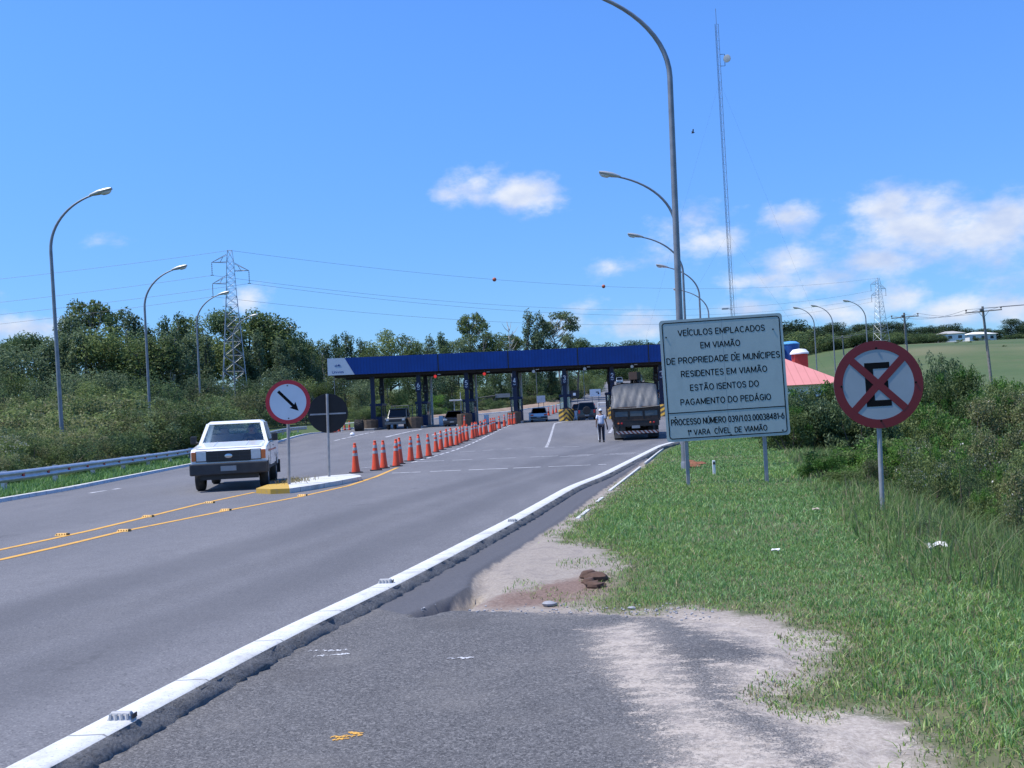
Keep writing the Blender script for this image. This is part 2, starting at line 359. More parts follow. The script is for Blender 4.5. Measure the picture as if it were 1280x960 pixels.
# ------------------------------------------------------------------ palette
def build_materials():
    # road
    t = NT('asphalt'); v = t.coord()
    big = t.noise(t.coord(scale=(1, .22, 1)), .55, 5, .6); fine = t.noise(v, 90, 3, .7); mid = t.noise(v, 2.2, 6, .6)
    c = t.ramp(big, [(.28, (.083, .082, .090)), (.5, (.118, .116, .125)), (.74, (.155, .151, .158))])
    c = t.mix(t.mr(mid, .42, .72, 0, .4), c, (.082, .080, .086))
    c = t.mix(t.mr(fine, .42, .75, 0, .6), c, (.23, .225, .235))
    wv = t.n('ShaderNodeVectorMath', operation='ADD'); t.L.new(v, wv.inputs[0]); t.L.new(t.noise(v, 1.2, 7, .7, 'Color'), wv.inputs[1]); cr = t.voro(wv.outputs[0], .4, 'DISTANCE_TO_EDGE')
    cm = t.math('MULTIPLY', t.mr(cr, .0, .006, 1, 0), t.mr(t.noise(v, .35, 3), .55, .66, 0, .45))
    c = t.mix(cm, c, (.05, .05, .055))
    ag = t.voro(v, 80, 'F1', 'Color'); agv = t.n('ShaderNodeSeparateColor'); t.L.new(ag, agv.inputs[0])
    c = t.mix(t.mr(agv.outputs[0], .70, 1.0, 0, .5), c, (.26, .255, .255)); c = t.mix(t.mr(agv.outputs[1], .72, 1.0, 0, .55), c, (.045, .045, .05))
    la = t.n('ShaderNodeAttribute'); la.attribute_name = 'lat'; lv = t.math('ADD', la.outputs['Fac'], t.math('MULTIPLY', t.noise(t.coord(scale=(1, .15, 1)), .9, 3), .5))
    w1 = t.mr(t.math('ABSOLUTE', t.math('SUBTRACT', lv, 1.35)), .15, .75, .45, 0); w2 = t.mr(t.math('ABSOLUTE', t.math('SUBTRACT', lv, 3.25)), .15, .8, .5, 0); w3 = t.mr(t.math('ABSOLUTE', t.math('SUBTRACT', lv, 2.3)), .05, .45, .25, 0)
    c = t.mix(t.math('MAXIMUM', w1, w2), c, (.072, .071, .077)); c = t.mix(w3, c, (.06, .058, .06))
    c = t.mix(t.mr(t.math('MULTIPLY', t.noise(t.coord(scale=(1, .5, 1)), 1.7, 6, .75), t.noise(v, .5, 2)), .36, .46, 0, .55), c, (.055, .054, .057))
    t.base(c); t.rough(.85); t.bump(t.math('ADD', fine, t.math('MULTIPLY', agv.outputs[0], .5)), .35, .005)
    # roadside ground: asphalt shoulder, sand, brown soil, turf soil, chosen by distance to drawn outlines
    t = NT('verge_ground'); v = t.coord()
    def sdf(nm):
        a = t.n('ShaderNodeAttribute'); a.attribute_name = nm; return a.outputs['Fac']
    nb = t.noise(v, 3.2, 7, .68); nf = t.noise(v, 34, 4, .7); agg = t.voro(v, 75, 'F1', 'Distance'); aggc = t.voro(v, 75, 'F1', 'Color')
    asp = t.ramp(t.noise(v, 120, 3, .75), [(.30, (.045, .043, .044)), (.5, (.088, .085, .087)), (.70, (.18, .175, .174))])
    agc = t.voro(v, 75, 'F1', 'Color'); agq = t.n('ShaderNodeSeparateColor'); t.L.new(agc, agq.inputs[0]); asp = t.mix(t.mr(agq.outputs[0], .60, 1.0, 0, .6), asp, (.22, .21, .205)); asp = t.mix(t.mr(agq.outputs[1], .60, 1.0, 0, .7), asp, (.032, .031, .032)); asp = t.mix(t.mr(t.noise(v, 1.1, 6, .65), .45, .75, 0, .4), asp, (.17, .158, .148)); asp = t.mix(t.mr(t.noise(v, .8, 5, .6), .52, .72, 0, .5), asp, (.05, .048, .05))
    spk = t.voro(v, 60, 'F1'); asp = t.mix(t.mr(spk, .10, .20, .75, 0), asp, (.33, .32, .32)); spk2 = t.voro(v, 47, 'F1'); asp = t.mix(t.mr(spk2, .10, .22, .8, 0), asp, (.025, .025, .028))
    wv = t.n('ShaderNodeVectorMath', operation='ADD'); t.L.new(v, wv.inputs[0]); t.L.new(t.noise(v, 2.5, 6, .7, 'Color'), wv.inputs[1]); cr = t.voro(wv.outputs[0], 1.3, 'DISTANCE_TO_EDGE')
    cm = t.math('MULTIPLY', t.mr(cr, 0., .010, 1, 0), t.mr(t.noise(v, .8, 4), .52, .62, 0, .7))
    asp = t.mix(cm, asp, (.045, .045, .05))
    sand = t.ramp(nf, [(.25, (.22, .185, .15)), (.5, (.39, .335, .285)), (.8, (.54, .48, .415))])
    sand = t.mix(t.mr(t.noise(v, 6, 6, .7), .45, .7, 0, .6), sand, (.22, .19, .18))
    brown = t.ramp(nf, [(.3, (.10, .058, .042)), (.7, (.24, .155, .12))])
    turf = t.ramp(nb, [(.3, (.07, .085, .034)), (.7, (.15, .14, .07))])
    edge = t.math('MULTIPLY', t.math('SUBTRACT', nb, .5), .9)
    edge2 = t.math('ADD', t.math('MULTIPLY', t.math('SUBTRACT', nb, .5), 2.6), t.math('MULTIPLY', t.math('SUBTRACT', t.noise(v, 70, 3, .8), .5), 2.4))
    gut = t.mix(t.mr(nf, .3, .8, 0, .5), (.075, .075, .085), (.13, .128, .14))
    fa = t.mr(t.math('ADD', t.math('SUBTRACT', sdf('asph'), t.math('MULTIPLY', sdf('loose'), .06)), t.math('ADD', t.math('MULTIPLY', edge2, t.math('MULTIPLY', sdf('loose'), .42)), t.math('MULTIPLY', edge, .12))), -.03, .05)
    fb = t.mr(t.math('ADD', t.math('ADD', sdf('bare'), .16), t.math('MULTIPLY', edge, 1.3)), -.12, .20)
    fw = t.mr(t.math('ADD', sdf('brown'), edge), -.15, .25, 0, .92)
    fg = t.mr(t.math('ADD', sdf('gut'), t.math('MULTIPLY', edge, .15)), -.02, .03)
    c = t.mix(fb, turf, t.mix(.38, sand, (.12, .10, .08))); c = t.mix(fw, c, brown); c = t.mix(fa, c, asp); fs = t.mr(t.math('ADD', t.math('MULTIPLY', sdf('sandy'), .8), t.math('ADD', t.math('MULTIPLY', t.math('SUBTRACT', t.noise(t.coord(scale=(1, 1.8, 1)), 5.5, 7, .72), .5), 1.3), t.math('MULTIPLY', t.math('SUBTRACT', t.noise(v, 60, 3, .85), .5), .9))), -.03, .07, 0, .95); c = t.mix(fs, c, sand); c = t.mix(t.mr(t.math('MULTIPLY', t.math('ADD', sdf('sandy'), .55), t.noise(v, 95, 2, .8)), .20, .30, 0, .5), c, sand); c = t.mix(fg, c, gut)
    t.base(c); t.rough(.9)
    t.bump(t.math('ADD', t.math('MULTIPLY', nf, .6), t.math('MULTIPLY', t.noise(v, 140, 2, .6), .8)), .5, .008)
    # terrain
    t = NT('terrain'); v = t.coord()
    g = t.ramp(t.noise(v, .03, 6, .6), [(.32, (.045, .082, .020)), (.5, (.064, .10, .027)), (.68, (.095, .112, .042))])
    g = t.mix(t.mr(t.noise(v, .35, 6, .7), .45, .75, 0, .55), g, (.045, .075, .021)); g = t.mix(t.mr(t.noise(t.coord(scale=(.4, 1, 1)), .09, 7, .75), .5, .7, 0, .5), g, (.10, .10, .045))
    g = t.mix(t.mr(t.noise(v, .012, 3, .5), .60, .72, 0, .5), g, (.20, .17, .09))
    t.base(g); t.rough(.95)
    t = NT('bank_soil'); v = t.coord()
    t.base(t.ramp(t.noise(v, .5, 7, .7), [(.3, (.20, .125, .085)), (.55, (.30, .215, .16)), (.75, (.13, .13, .06))])); t.rough(.95)
    t = NT('kerb_paint'); v = t.coord()
    n1 = t.noise(v, 7, 7, .7); sp = t.noise(v, 60, 3, .7)
    c = t.mix(t.mr(n1, .46, .74, 0, .7), (.60, .60, .585), (.36, .355, .345)); c = t.mix(t.mr(sp, .56, .70, 0, .7), c, (.22, .217, .21)); sepk = t.n('ShaderNodeSeparateXYZ'); t.L.new(v, sepk.inputs[0]); jt = t.math('PINGPONG', t.math('ADD', sepk.outputs['Y'], t.math('MULTIPLY', t.noise(v, 9, 3), .03)), .55); c = t.mix(t.mr(jt, .004, .014, .75, 0), c, (.10, .10, .10)); c = t.mix(t.mr(t.noise(v, 1.6, 5, .65), .52, .70, 0, .45), c, (.25, .235, .21))
    t.base(c); t.rough(.75); t.bump(sp, .2, .004)
    t = NT('kerb_side'); v = t.coord()
    sp = t.noise(v, 45, 5, .75); c = t.ramp(sp, [(.3, (.07, .068, .068)), (.5, (.15, .147, .147)), (.75, (.25, .245, .245))])
    t.base(c); t.rough(.95); t.bump(sp, .8, .02)
    t = NT('line_white'); v = t.coord(); w = t.noise(v, 5, 7, .75)
    t.base(t.mix(t.mr(w, .45, .66, 0, .9), (.62, .62, .64), (.17, .168, .185))); t.rough(.8)
    t = NT('line_yellow'); v = t.coord(); w = t.noise(v, 6, 7, .72)
    t.base(t.mix(t.mr(w, .5, .7, 0, .8), (.62, .33, .055), (.19, .15, .12))); t.rough(.8)
    t = NT('skid'); t.base((.075, .073, .085)); t.rough(.85)
    t = NT('hazard_concrete'); v = t.coord(); sep = t.n('ShaderNodeSeparateXYZ'); t.L.new(v, sep.inputs[0])
    w = t.math('FRACT', t.math('MULTIPLY', t.math('ADD', t.math('ABSOLUTE', t.math('ADD', sep.outputs['X'], t.math('MULTIPLY', sep.outputs['Y'], .6))), sep.outputs['Z']), 2.2))
    c = t.mix(t.mr(w, .46, .54), (.60, .36, .05), (.05, .045, .035)); c = t.mix(t.mr(t.noise(v, 4, 6, .7), .45, .7, 0, .7), c, (.22, .17, .11))
    t.base(c); t.rough(.85)
    t = NT('chevron_board'); v = t.coord(); sep = t.n('ShaderNodeSeparateXYZ'); t.L.new(v, sep.inputs[0])
    w = t.math('FRACT', t.math('MULTIPLY', t.math('ADD', sep.outputs['X'], sep.outputs['Z']), 4.6))
    t.base(t.mix(t.mr(w, .47, .53), (.40, .39, .38), (.15, .035, .025))); t.rough(.5)
    # cladding with ribs
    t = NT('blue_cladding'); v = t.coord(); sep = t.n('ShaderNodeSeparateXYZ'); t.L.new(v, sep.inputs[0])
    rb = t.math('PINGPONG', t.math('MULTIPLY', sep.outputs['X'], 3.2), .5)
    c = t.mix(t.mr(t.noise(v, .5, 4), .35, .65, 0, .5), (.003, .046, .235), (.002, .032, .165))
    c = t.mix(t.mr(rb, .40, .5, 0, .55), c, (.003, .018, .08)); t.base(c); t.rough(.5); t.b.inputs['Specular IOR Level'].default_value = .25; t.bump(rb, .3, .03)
    t = NT('red_roof'); v = t.coord(); sep = t.n('ShaderNodeSeparateXYZ'); t.L.new(v, sep.inputs[0])
    rb = t.math('FRACT', t.math('MULTIPLY', sep.outputs['X'], 1.6))
    c = t.mix(t.mr(t.noise(v, .8, 5), .4, .7, 0, .4), (.62, .24, .22), (.50, .20, .17)); c = t.mix(t.mr(rb, .86, .93, 0, .5), c, (.35, .12, .10))
    t.base(c); t.rough(.6)
    # tarp
    t = NT('tarp'); v = t.coord()
    n = t.noise(t.coord(scale=(1, 1, .35)), 4, 7, .65)
    t.base(t.ramp(n, [(.3, (.13, .127, .125)), (.7, (.20, .195, .192))])); t.rough(.6); t.bump(n, .4, .05)
    paint('steel_pole', (.22, .23, .25), .5, .35, .2, 3)
    paint('steel_dark', (.12, .125, .13), .55, .4, .2, 3)
    paint('galvanised', (.50, .52, .56), .45, .55, .15, 4)
    paint('lattice_steel', (.42, .44, .47), .5, .4, .15, 3)
    paint('lamp_shell', (.46, .46, .45), .45, .3, .12, 6)
    paint('lamp_lens', (.62, .62, .58), .2, 0, .06, 6)
    paint('sign_white', (.60, .66, .72), .35, 0, .05, 3)
    dirty("sign_white_worn", (.40, .46, .445), (.29, .34, .335), .35, .5, 2.5); paint("sign_white_shade", (.31, .345, .38), .35, 0, .06, 3)  # no-stopping plate: sign white with the shade put into its colour
    paint('sign_black', (.004, .004, .005), .7, 0, .2, 8).node_tree.nodes['Principled BSDF'].inputs['Specular IOR Level'].default_value = .15
    paint('sign_red', (.50, .018, .035), .35, 0, .08, 5)
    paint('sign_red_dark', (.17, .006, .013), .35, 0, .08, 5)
    paint('sign_back', (.008, .008, .010), .7, 0, .2, 4)
    paint('sign_post', (.30, .30, .31), .55, .2, .2, 5)
    paint('weathered_wood', (.22, .20, .18), .85, 0, .3, 5, .3)
    dirty('orange_rubber', (.80, .085, .025), (.42, .06, .03), .5, .55, 7)
    paint('band_white', (.36, .36, .37), .4, 0, .2, 12)
    paint('rubber_black', (.018, .018, .019), .75, 0, .3, 10)
    dirty('tyre_rubber', (.028, .027, .027), (.085, .07, .055), .85, .8, 6)
    paint('rim_grey', (.30, .30, .31), .4, .5, .1, 8)
    paint('car_white', (.78, .79, .80), .25, 0, .03, 3, coat=.6)
    paint('car_silver', (.34, .40, .46), .28, .45, .03, 3, coat=.6)
    paint('car_black', (.010, .010, .012), .22, 0, .1, 3, coat=.7)
    paint('car_red', (.30, .018, .022), .25, 0, .05, 3, coat=.6)
    paint('car_navy', (.013, .018, .035), .25, 0, .1, 3, coat=.6)
    paint('car_green_dark', (.02, .03, .04), .35, 0, .1, 3, coat=.4)
    paint('stripe_red', (.45, .06, .05), .35)
    paint('trim_black', (.02, .02, .022), .5, 0, .2, 8)
    paint('bumper_grey', (.035, .036, .04), .55, 0, .2, 6)
    paint('chrome', (.55, .56, .58), .2, .9, .05, 5)
    paint('headlight', (.55, .60, .66), .12, .2, .1, 10, coat=.8)
    paint('amber', (.60, .14, .03), .25, 0, .1, 10, coat=.5)
    paint('tail_red', (.45, .012, .012), .25, 0, .1, 10, coat=.5)
    paint('plate', (.28, .29, .30), .4)
    paint('dash', (.11, .11, .11), .8)
    paint('seat_cloth', (.17, .17, .18), .9)
    glass('glass'); glass('glass_dark', (.06, .07, .08), .06)
    paint('glass_solid', (.02, .028, .035), .08, 0, .1, 2)
    paint('truck_wood', (.075, .042, .028), .7, 0, .35, 5)
    paint('truck_dark', (.02, .018, .018), .6, 0, .3, 5)
    paint('truck_panel', (.085, .105, .115), .5, 0, .2, 4)
    paint('mudflap', (.15, .14, .13), .8)
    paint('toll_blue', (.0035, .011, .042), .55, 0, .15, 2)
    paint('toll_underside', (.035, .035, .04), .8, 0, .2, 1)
    paint('logo_panel', (.46, .52, .60), .45, 0, .04, 2)
    paint('logo_ink', (.02, .05, .20), .5)
    paint('number_white', (.62, .66, .72), .4)
    paint('white_panel', (.80, .81, .82), .5, 0, .05, 3)
    paint('booth_panel', (.006, .022, .075), .5)
    paint('concrete', (.36, .35, .33), .85, 0, .15, 3, .2)
    paint('brown_block', (.11, .078, .052), .85, 0, .3, 4, .2)
    paint('wall_white', (.74, .75, .76), .8, 0, .05, 1)
    paint('wall_brick', (.36, .14, .09), .85, 0, .15, 2)
    paint('tile_roof', (.34, .20, .15), .85, 0, .15, 2)
    paint('tank_blue', (.02, .10, .36), .4); paint('tank_lid', (.10, .32, .60), .4)
    paint('cap_red', (.42, .045, .03), .55)
    paint('insulator', (.10, .075, .06), .4); paint('wire', (.10, .11, .13), .6)
    paint('ball_orange', (.40, .09, .05), .6)
    paint('litter_white', (.75, .74, .73), .7); paint('litter_tan', (.45, .36, .30), .8)
    paint('stone', (.30, .30, .32), .9, 0, .2, 12); paint('clod', (.10, .058, .042), .95, 0, .3, 9, .5)
    paint('earth_red', (.20, .075, .04), .95, 0, .3, 9, .5)
    paint('stud_white', (.40, .40, .40), .5); paint('stud_yellow', (.60, .33, .06), .5); paint('reflector_red', (.42, .03, .03), .3)
    paint('skin', (.27, .14, .09), .6); paint('cloth_navy', (.018, .02, .035), .9); paint('cloth_white', (.72, .73, .76), .9)
    t = NT('shirt_striped'); v = t.coord(); sep = t.n('ShaderNodeSeparateXYZ'); t.L.new(v, sep.inputs[0])
    w = t.math('FRACT', t.math('MULTIPLY', sep.outputs['X'], 13)); t.base(t.mix(t.mr(w, .60, .68), (.76, .77, .80), (.30, .34, .52))); t.rough(.9)
    paint('cloth_dark', (.03, .03, .034), .9); paint('shoe', (.05, .045, .04), .7); paint('hair', (.02, .016, .013), .8)
    paint('bark', (.17, .14, .12), .9, 0, .35, 3, .3); paint('bark_pale', (.36, .33, .29), .85, 0, .3, 3, .2); paint('twig', (.13, .105, .08), .9)
    foliage('leaf_eucalyptus', (.070, .108, .052), (.135, .19, .098), (.24, .30, .175), .44)
    foliage('leaf_olive', (.085, .125, .04), (.16, .215, .074), (.26, .32, .135), .45)
    foliage('leaf_dark', (.050, .090, .040), (.095, .15, .066), (.17, .235, .11), .42)
    foliage('leaf_bright', (.055, .12, .024), (.10, .21, .04), (.16, .30, .07), .45)
    foliage('leaf_scrub', (.095, .12, .05), (.175, .20, .09), (.29, .30, .16), .42)
    foliage('leaf_far', (.026, .050, .026), (.048, .080, .040), (.085, .125, .065))
    foliage('leaf_flower', (.34, .34, .28), (.45, .45, .38), (.55, .55, .48))
    foliage('leaf_dry', (.15, .12, .07), (.25, .20, .13), (.34, .29, .19))
    foliage('grass_blade', (.095, .20, .048), (.165, .325, .085), (.30, .47, .21), .42, .05)
    foliage('grass_lime', (.16, .27, .05), (.25, .38, .08), (.38, .48, .17), .42, .04)
    foliage('grass_dry', (.17, .15, .08), (.28, .24, .14), (.38, .33, .20), .3)
    foliage('weed_blade', (.12, .20, .05), (.20, .30, .09), (.33, .40, .18), .45)
build_materials()

# ------------------------------------------------------------------ road outline (photo pixels unprojected onto the road surface)
def ground_at(px, py, off=0.):
    Y0 = None; prev = None
    for Y in np.concatenate([np.arange(2.5, 60, .25), np.arange(60, 340, 1.)]):
        h = at(px, py, Y)[2] - zr(Y) - off
        if h <= 0:
            if prev is None: return at(px, py, Y)
            t = prev[1] / (prev[1] - h); Yc = prev[0] + (Y - prev[0]) * t
            return at(px, py, Yc)
        prev = (Y, h)
    return at(px, py, 340)
def X_at(px, Y, z):
    """world x at forward distance Y and height z that falls on column px"""
    x = (px - 640) / FPX * Y
    for _ in range(6):
        x += (px - proj((x, Y, z))[0]) / FPX * Y
    return x
KL = [ground_at(*p, .02) for p in ((8, 960), (150, 887), (280, 820), (350, 785), (480, 727), (640, 646), (710, 607.5), (747, 594), (822, 557))]
_ky = np.array([p[1] for p in KL]); _kx = np.array([p[0] for p in KL])
_sl = (_kx[1] - _kx[0]) / (_ky[1] - _ky[0])
RY = np.concatenate([[-12], _ky, [64, 78, 92, 108, 124, 142, 160, 300, 345]])
RX = np.concatenate([[_kx[0] - _sl * (_ky[0] + 12)], _kx, [12.0, 18.5, 24.5, 25, 24, 21, 20, 38.5, 45]])
LP = [ground_at(*p) for p in ((0, 628), (87, 613), (240, 582), (385, 543))]
_ly = np.array([p[1] for p in LP]); _lx = np.array([p[0] for p in LP])
LY = np.concatenate([[-12, 14], _ly, [96, 112, 122, 138, 158, 300, 345]])
LX = np.concatenate([[_lx[0] + 2.2, _lx[0] + .9], _lx, [-18.5, -17, -10.5, -.5, 7.0, 27, 32]])
def _smooth(ys, xs, half):
    yd = np.arange(-12, 345.1, .25); xd = np.interp(yd, ys, xs); k = np.hanning(2 * half + 1); k /= k.sum()
    return yd, np.convolve(np.pad(xd, half, mode='reflect', reflect_type='odd'), k, 'valid')
_yr, _xr = _smooth(RY, RX, 9); _yl, _xl = _smooth(LY, LX, 12)
def Xr(Y): return np.interp(Y, _yr, _xr)
def Xl(Y): return np.interp(Y, _yl, _xl)
def hnoise(X, Y):
    return (np.sin(X * .9 + 1.3 * np.sin(Y * .37)) * np.cos(Y * .71 + X * .23) + .6 * np.sin(X * 2.3 + Y * 1.7) * np.sin(Y * 2.1 - X * .8)) * .5
def gz(X, Y):
    """terrain height; lies a little under the road sheet within the carriageway"""
    X = np.asarray(X, float); Y = np.asarray(Y, float)
    z = zr(Y)
    dl, dr = Xl(Y) - X, X - Xr(Y)
    near = 1 - sstep(70, 105, Y)
    L_ = -.16 + .22 * sstep(1.5, 2.6, dl) - near * .9 * sstep(3.2, 8, dl) + near * .5 * sstep(16, 40, dl)
    R_ = -.145 + .05 * sstep(.5, 1.0, dr) - near * 1.5 * sstep(5.3, 9.5, dr) + near * 1.3 * sstep(13, 24, dr)
    off = np.where(dl > 0, L_, np.where(dr > 0, R_, -.16))
    out = np.maximum(dl, dr)
    z = z + off + .05 * hnoise(X, Y) * sstep(1.5, 4, out)
    z = z + 7.5 * sstep(48, 118, X) * sstep(135, 325, Y) * (1 - .0012 * np.clip(Y - 345, 0, 900))
    z = z + 3.0 * sstep(-20, -90, X) * sstep(60, 160, Y)
    return z
def G(px, Y):
    """ground point in column px at forward distance Y"""
    z = float(zr(Y))
    for _ in range(4):
        x = X_at(px, Y, z); z = float(gz(x, Y))
    return np.array([x, Y, z])
def PR(px, py, off=0.): return ground_at(px, py, off)          # on the road surface

# ------------------------------------------------------------------ setting: terrain, road, verge
def sdf_poly(P, X, Y):
    """signed distance to a polygon, positive inside"""
    P = np.asarray(P)[:, :2]; n = len(P); d = np.full(X.shape, 1e9); ins = np.zeros(X.shape, bool)
    for i in range(n):
        a, b = P[i], P[(i + 1) % n]; e = b - a
        t = np.clip(((X - a[0]) * e[0] + (Y - a[1]) * e[1]) / (e @ e + 1e-12), 0, 1)
        d = np.minimum(d, np.hypot(X - a[0] - t * e[0], Y - a[1] - t * e[1]))
        c = ((a[1] > Y) != (b[1] > Y)) & (X < e[0] * (Y - a[1]) / (e[1] + 1e-12) + a[0])
        ins ^= c
    return np.where(ins, d, -d)
def px_poly(pts, off=-.08): return np.array([ground_at(x, y, off) if y < 1150 else at(x, y, 2.6) for x, y in pts])
BARE = px_poly([(-200, 1140), (70, 962), (165, 905), (450, 757), (640, 662), (748, 600), (828, 556), (835, 556), (803, 580), (750, 620), (722, 646), (702, 660), (690, 676),
                (735, 682), (765, 700), (748, 722), (728, 744), (700, 756), (745, 764), (800, 768), (850, 765), (950, 774), (1022, 795), (1002, 838), (985, 852), (948, 866), (962, 888), (1010, 898), (1075, 890),
                (1106, 906), (1108, 938), (1165, 962), (1300, 1140)])
ASPH = px_poly([(-200, 1140), (70, 962), (165, 905), (450, 757), (500, 733), (528, 768), (575, 765), (640, 766), (700, 768), (770, 771), (830, 776), (905, 784), (985, 800),
                (985, 830), (955, 862), (950, 890), (1000, 905), (1060, 915), (1085, 962), (1130, 1140)])
SANDS = [px_poly(q) for q in ([(752, 790), (795, 786), (842, 842), (880, 892), (965, 938), (1010, 965), (1000, 1140), (905, 1140), (862, 965), (850, 920), (800, 868), (762, 838)],
                               [(850, 772), (905, 776), (1000, 794), (1012, 806), (985, 822), (930, 806), (880, 792)], [(935, 858), (968, 882), (1080, 892), (1112, 915), (1150, 965), (1060, 960), (1000, 915), (955, 892)], [(905, 838), (975, 832), (970, 856), (915, 856)])]
GUT = px_poly([(450, 757), (500, 768), (530, 768), (588, 738), (596, 716), (640, 690), (700, 652), (745, 618), (800, 579), (833, 556), (826, 556), (748, 600), (640, 662)])
BROWN = px_poly([(585, 752), (640, 736), (700, 724), (748, 712), (768, 730), (738, 748), (690, 757), (620, 760)])
HOLE = px_poly([(518, 770), (545, 757), (575, 745), (592, 735), (600, 741), (583, 755), (556, 766), (532, 772)])
YV = np.concatenate([np.arange(3.0, 15, .06), np.arange(15, 36.1, .22)])
DV = np.concatenate([np.arange(-.12, 5.0, .07), np.arange(5.0, 9.6, .25)])
def verge_z(X, Y):
    z = gz(X, Y)
    a = sdf_poly(ASPH, X, Y); g = sdf_poly(GUT, X, Y)
    z = z + .035 * sstep(-.02, .03, np.maximum(a, g)) + .04 * (1 - sstep(.4, .9, X - Xr(Y))) * sstep(-.02, .03, np.maximum(a, g)) + .012 * hnoise(X * 6, Y * 6) * (1 - sstep(-.05, .05, np.maximum(a, g)))
    z = z - .085 * (1 - sstep(-.06, .02, g)) * sstep(-.42, -.06, g) * (1 - sstep(-.02, .03, a)) * (1 - sstep(9.6, 12, Y))   # washed-out hollow beside the gutter
    z = z - .15 * sstep(-.03, .035, sdf_poly(HOLE, X, Y))                              # broken hollow at the edge of the slab
    return z
def build_setting():
    # terrain sheet
    ys = np.concatenate([np.arange(-40, 70, 1.25), np.arange(70, 180, 3), np.arange(180, 380, 8), np.arange(380, 1000, 60), np.arange(1000, 3200, 300)])
    xs = np.concatenate([-np.arange(2600, 400, -250), -np.arange(400, 90, -12), np.arange(-90, 90, 1.25), np.arange(90, 400, 10), np.arange(400, 2700, 250)])
    X, Y = np.meshgrid(xs, ys); Z = gz(X, Y)
    dr = X - Xr(Y)
    Z = Z - .35 * sstep(-.6, -.2, dr) * (1 - sstep(8.2, 9.2, dr)) * (1 - sstep(33.5, 35.5, Y))
    ny, nx = X.shape; idx = np.arange(ny * nx).reshape(ny, nx)
    F = np.stack([idx[:-1, :-1], idx[:-1, 1:], idx[1:, 1:], idx[1:, :-1]], -1).reshape(-1, 4)
    tag(np_mesh('ground', np.stack([X, Y, Z], -1).reshape(-1, 3), F, 'terrain', smooth=True), kind='structure')
    # road sheet
    ys = np.concatenate([np.arange(-10, 60, 1.), np.arange(60, 346, 2.5)]); ts = np.linspace(0, 1, 40)
    Y, T = np.meshgrid(ys, ts, indexing='ij'); X = Xl(Y) + (Xr(Y) - Xl(Y)) * T
    ny, nx = X.shape; idx = np.arange(ny * nx).reshape(ny, nx)
    F = np.stack([idx[:-1, :-1], idx[:-1, 1:], idx[1:, 1:], idx[1:, :-1]], -1).reshape(-1, 4)
    o = np_mesh('road', np.stack([X, Y, zr(Y)], -1).reshape(-1, 3), F, 'asphalt', smooth=True); tag(o, kind='structure'); o.data.attributes.new('lat', 'FLOAT', 'POINT').data.foreach_set('value', ((Xr(Y) - X) * .965).ravel().astype(np.float32))
    # right roadside: shoulder, sand and turf soil in one fine sheet
    Y, D = np.meshgrid(YV, DV, indexing='ij'); X = Xr(Y) + .285 + D
    Z = verge_z(X, Y)
    ny, nx = X.shape; idx = np.arange(ny * nx).reshape(ny, nx)
    F = np.stack([idx[:-1, :-1], idx[:-1, 1:], idx[1:, 1:], idx[1:, :-1]], -1).reshape(-1, 4)
    o = np_mesh('roadside_shoulder', np.stack([X, Y, Z], -1).reshape(-1, 3), F, 'verge_ground', smooth=True); tag(o, kind='structure')
    loose = sstep(.35, 1.2, X + .28 * (Y - 6))                       # the right part of the asphalt is scattered with sand
    for nm, P in (('asph', sdf_poly(ASPH, X, Y)), ('bare', sdf_poly(BARE, X, Y)), ('brown', sdf_poly(BROWN, X, Y)), ('gut', sdf_poly(GUT, X, Y)), ('loose', loose), ('sandy', np.max([sdf_poly(q, X, Y) for q in SANDS], axis=0))):
        o.data.attributes.new(nm, 'FLOAT', 'POINT').data.foreach_set('value', P.ravel().astype(np.float32))
    # right kerb: white painted top, rough dark side
    for nm, prof, mt in (('kerb', [(-.02, -.1), (-.02, .014), (.0, .022), (.185, .022), (.205, .010)], 'kerb_paint'), ('kerb_face', [(.206, .010), (.226, -.004), (.282, -.052), (.300, -.095), (.312, -.2)], 'kerb_side')):
        ys = np.concatenate([np.arange(-8, 52, .25), np.arange(52, 160, 2)])
        if nm == 'kerb_face': ys = np.concatenate([np.arange(1, 30, .07), np.arange(30, 60, .5), np.arange(60, 160, 2)])
        x0 = Xr(ys); V = []
        dx = np.gradient(x0, ys); sc = np.sqrt(1 + dx ** 2)
        rg = np.random.default_rng(4)
        for k, (a, b) in enumerate(prof):
            j = rg.normal(0, 1, len(ys)) * (.012 if nm == 'kerb_face' and k else .0)
            V.append(np.stack([x0 + a * sc + j, ys, zr(ys) + b + j * .5], -1))
        V = np.stack(V, 1); ny, nx = V.shape[:2]; idx = np.arange(ny * nx).reshape(ny, nx)
        F = np.stack([idx[:-1, :-1], idx[:-1, 1:], idx[1:, 1:], idx[1:, :-1]], -1).reshape(-1, 4)
        tag(np_mesh(nm, V.reshape(-1, 3), F, mt, smooth=nm == 'kerb_face'), kind='structure')
    # left kerb and turf strip
    ys = np.concatenate([np.arange(-6, 100, .7), np.arange(100, 170, 2)]); x0 = Xl(ys)
    for nm, prof, mt in (('kerb_left', [(.03, -.1), (.0, .10), (-.17, .105), (-.18, .0)], 'kerb_paint'), ('verge_left', [(-.181, .02), (-.18, .075), (-.8, .10), (-1.8, .10), (-3.0, .05), (-4.5, -.35), (-6, -1.2)], 'terrain')):
        V = np.stack([np.stack([x0 + a, ys, zr(ys) + b], -1) for a, b in prof], 1); ny, nx = V.shape[:2]; idx = np.arange(ny * nx).reshape(ny, nx)
        F = np.stack([idx[:-1, :-1], idx[:-1, 1:], idx[1:, 1:], idx[1:, :-1]], -1).reshape(-1, 4)
        tag(np_mesh(nm, V.reshape(-1, 3), F, mt), kind='structure')
build_setting()

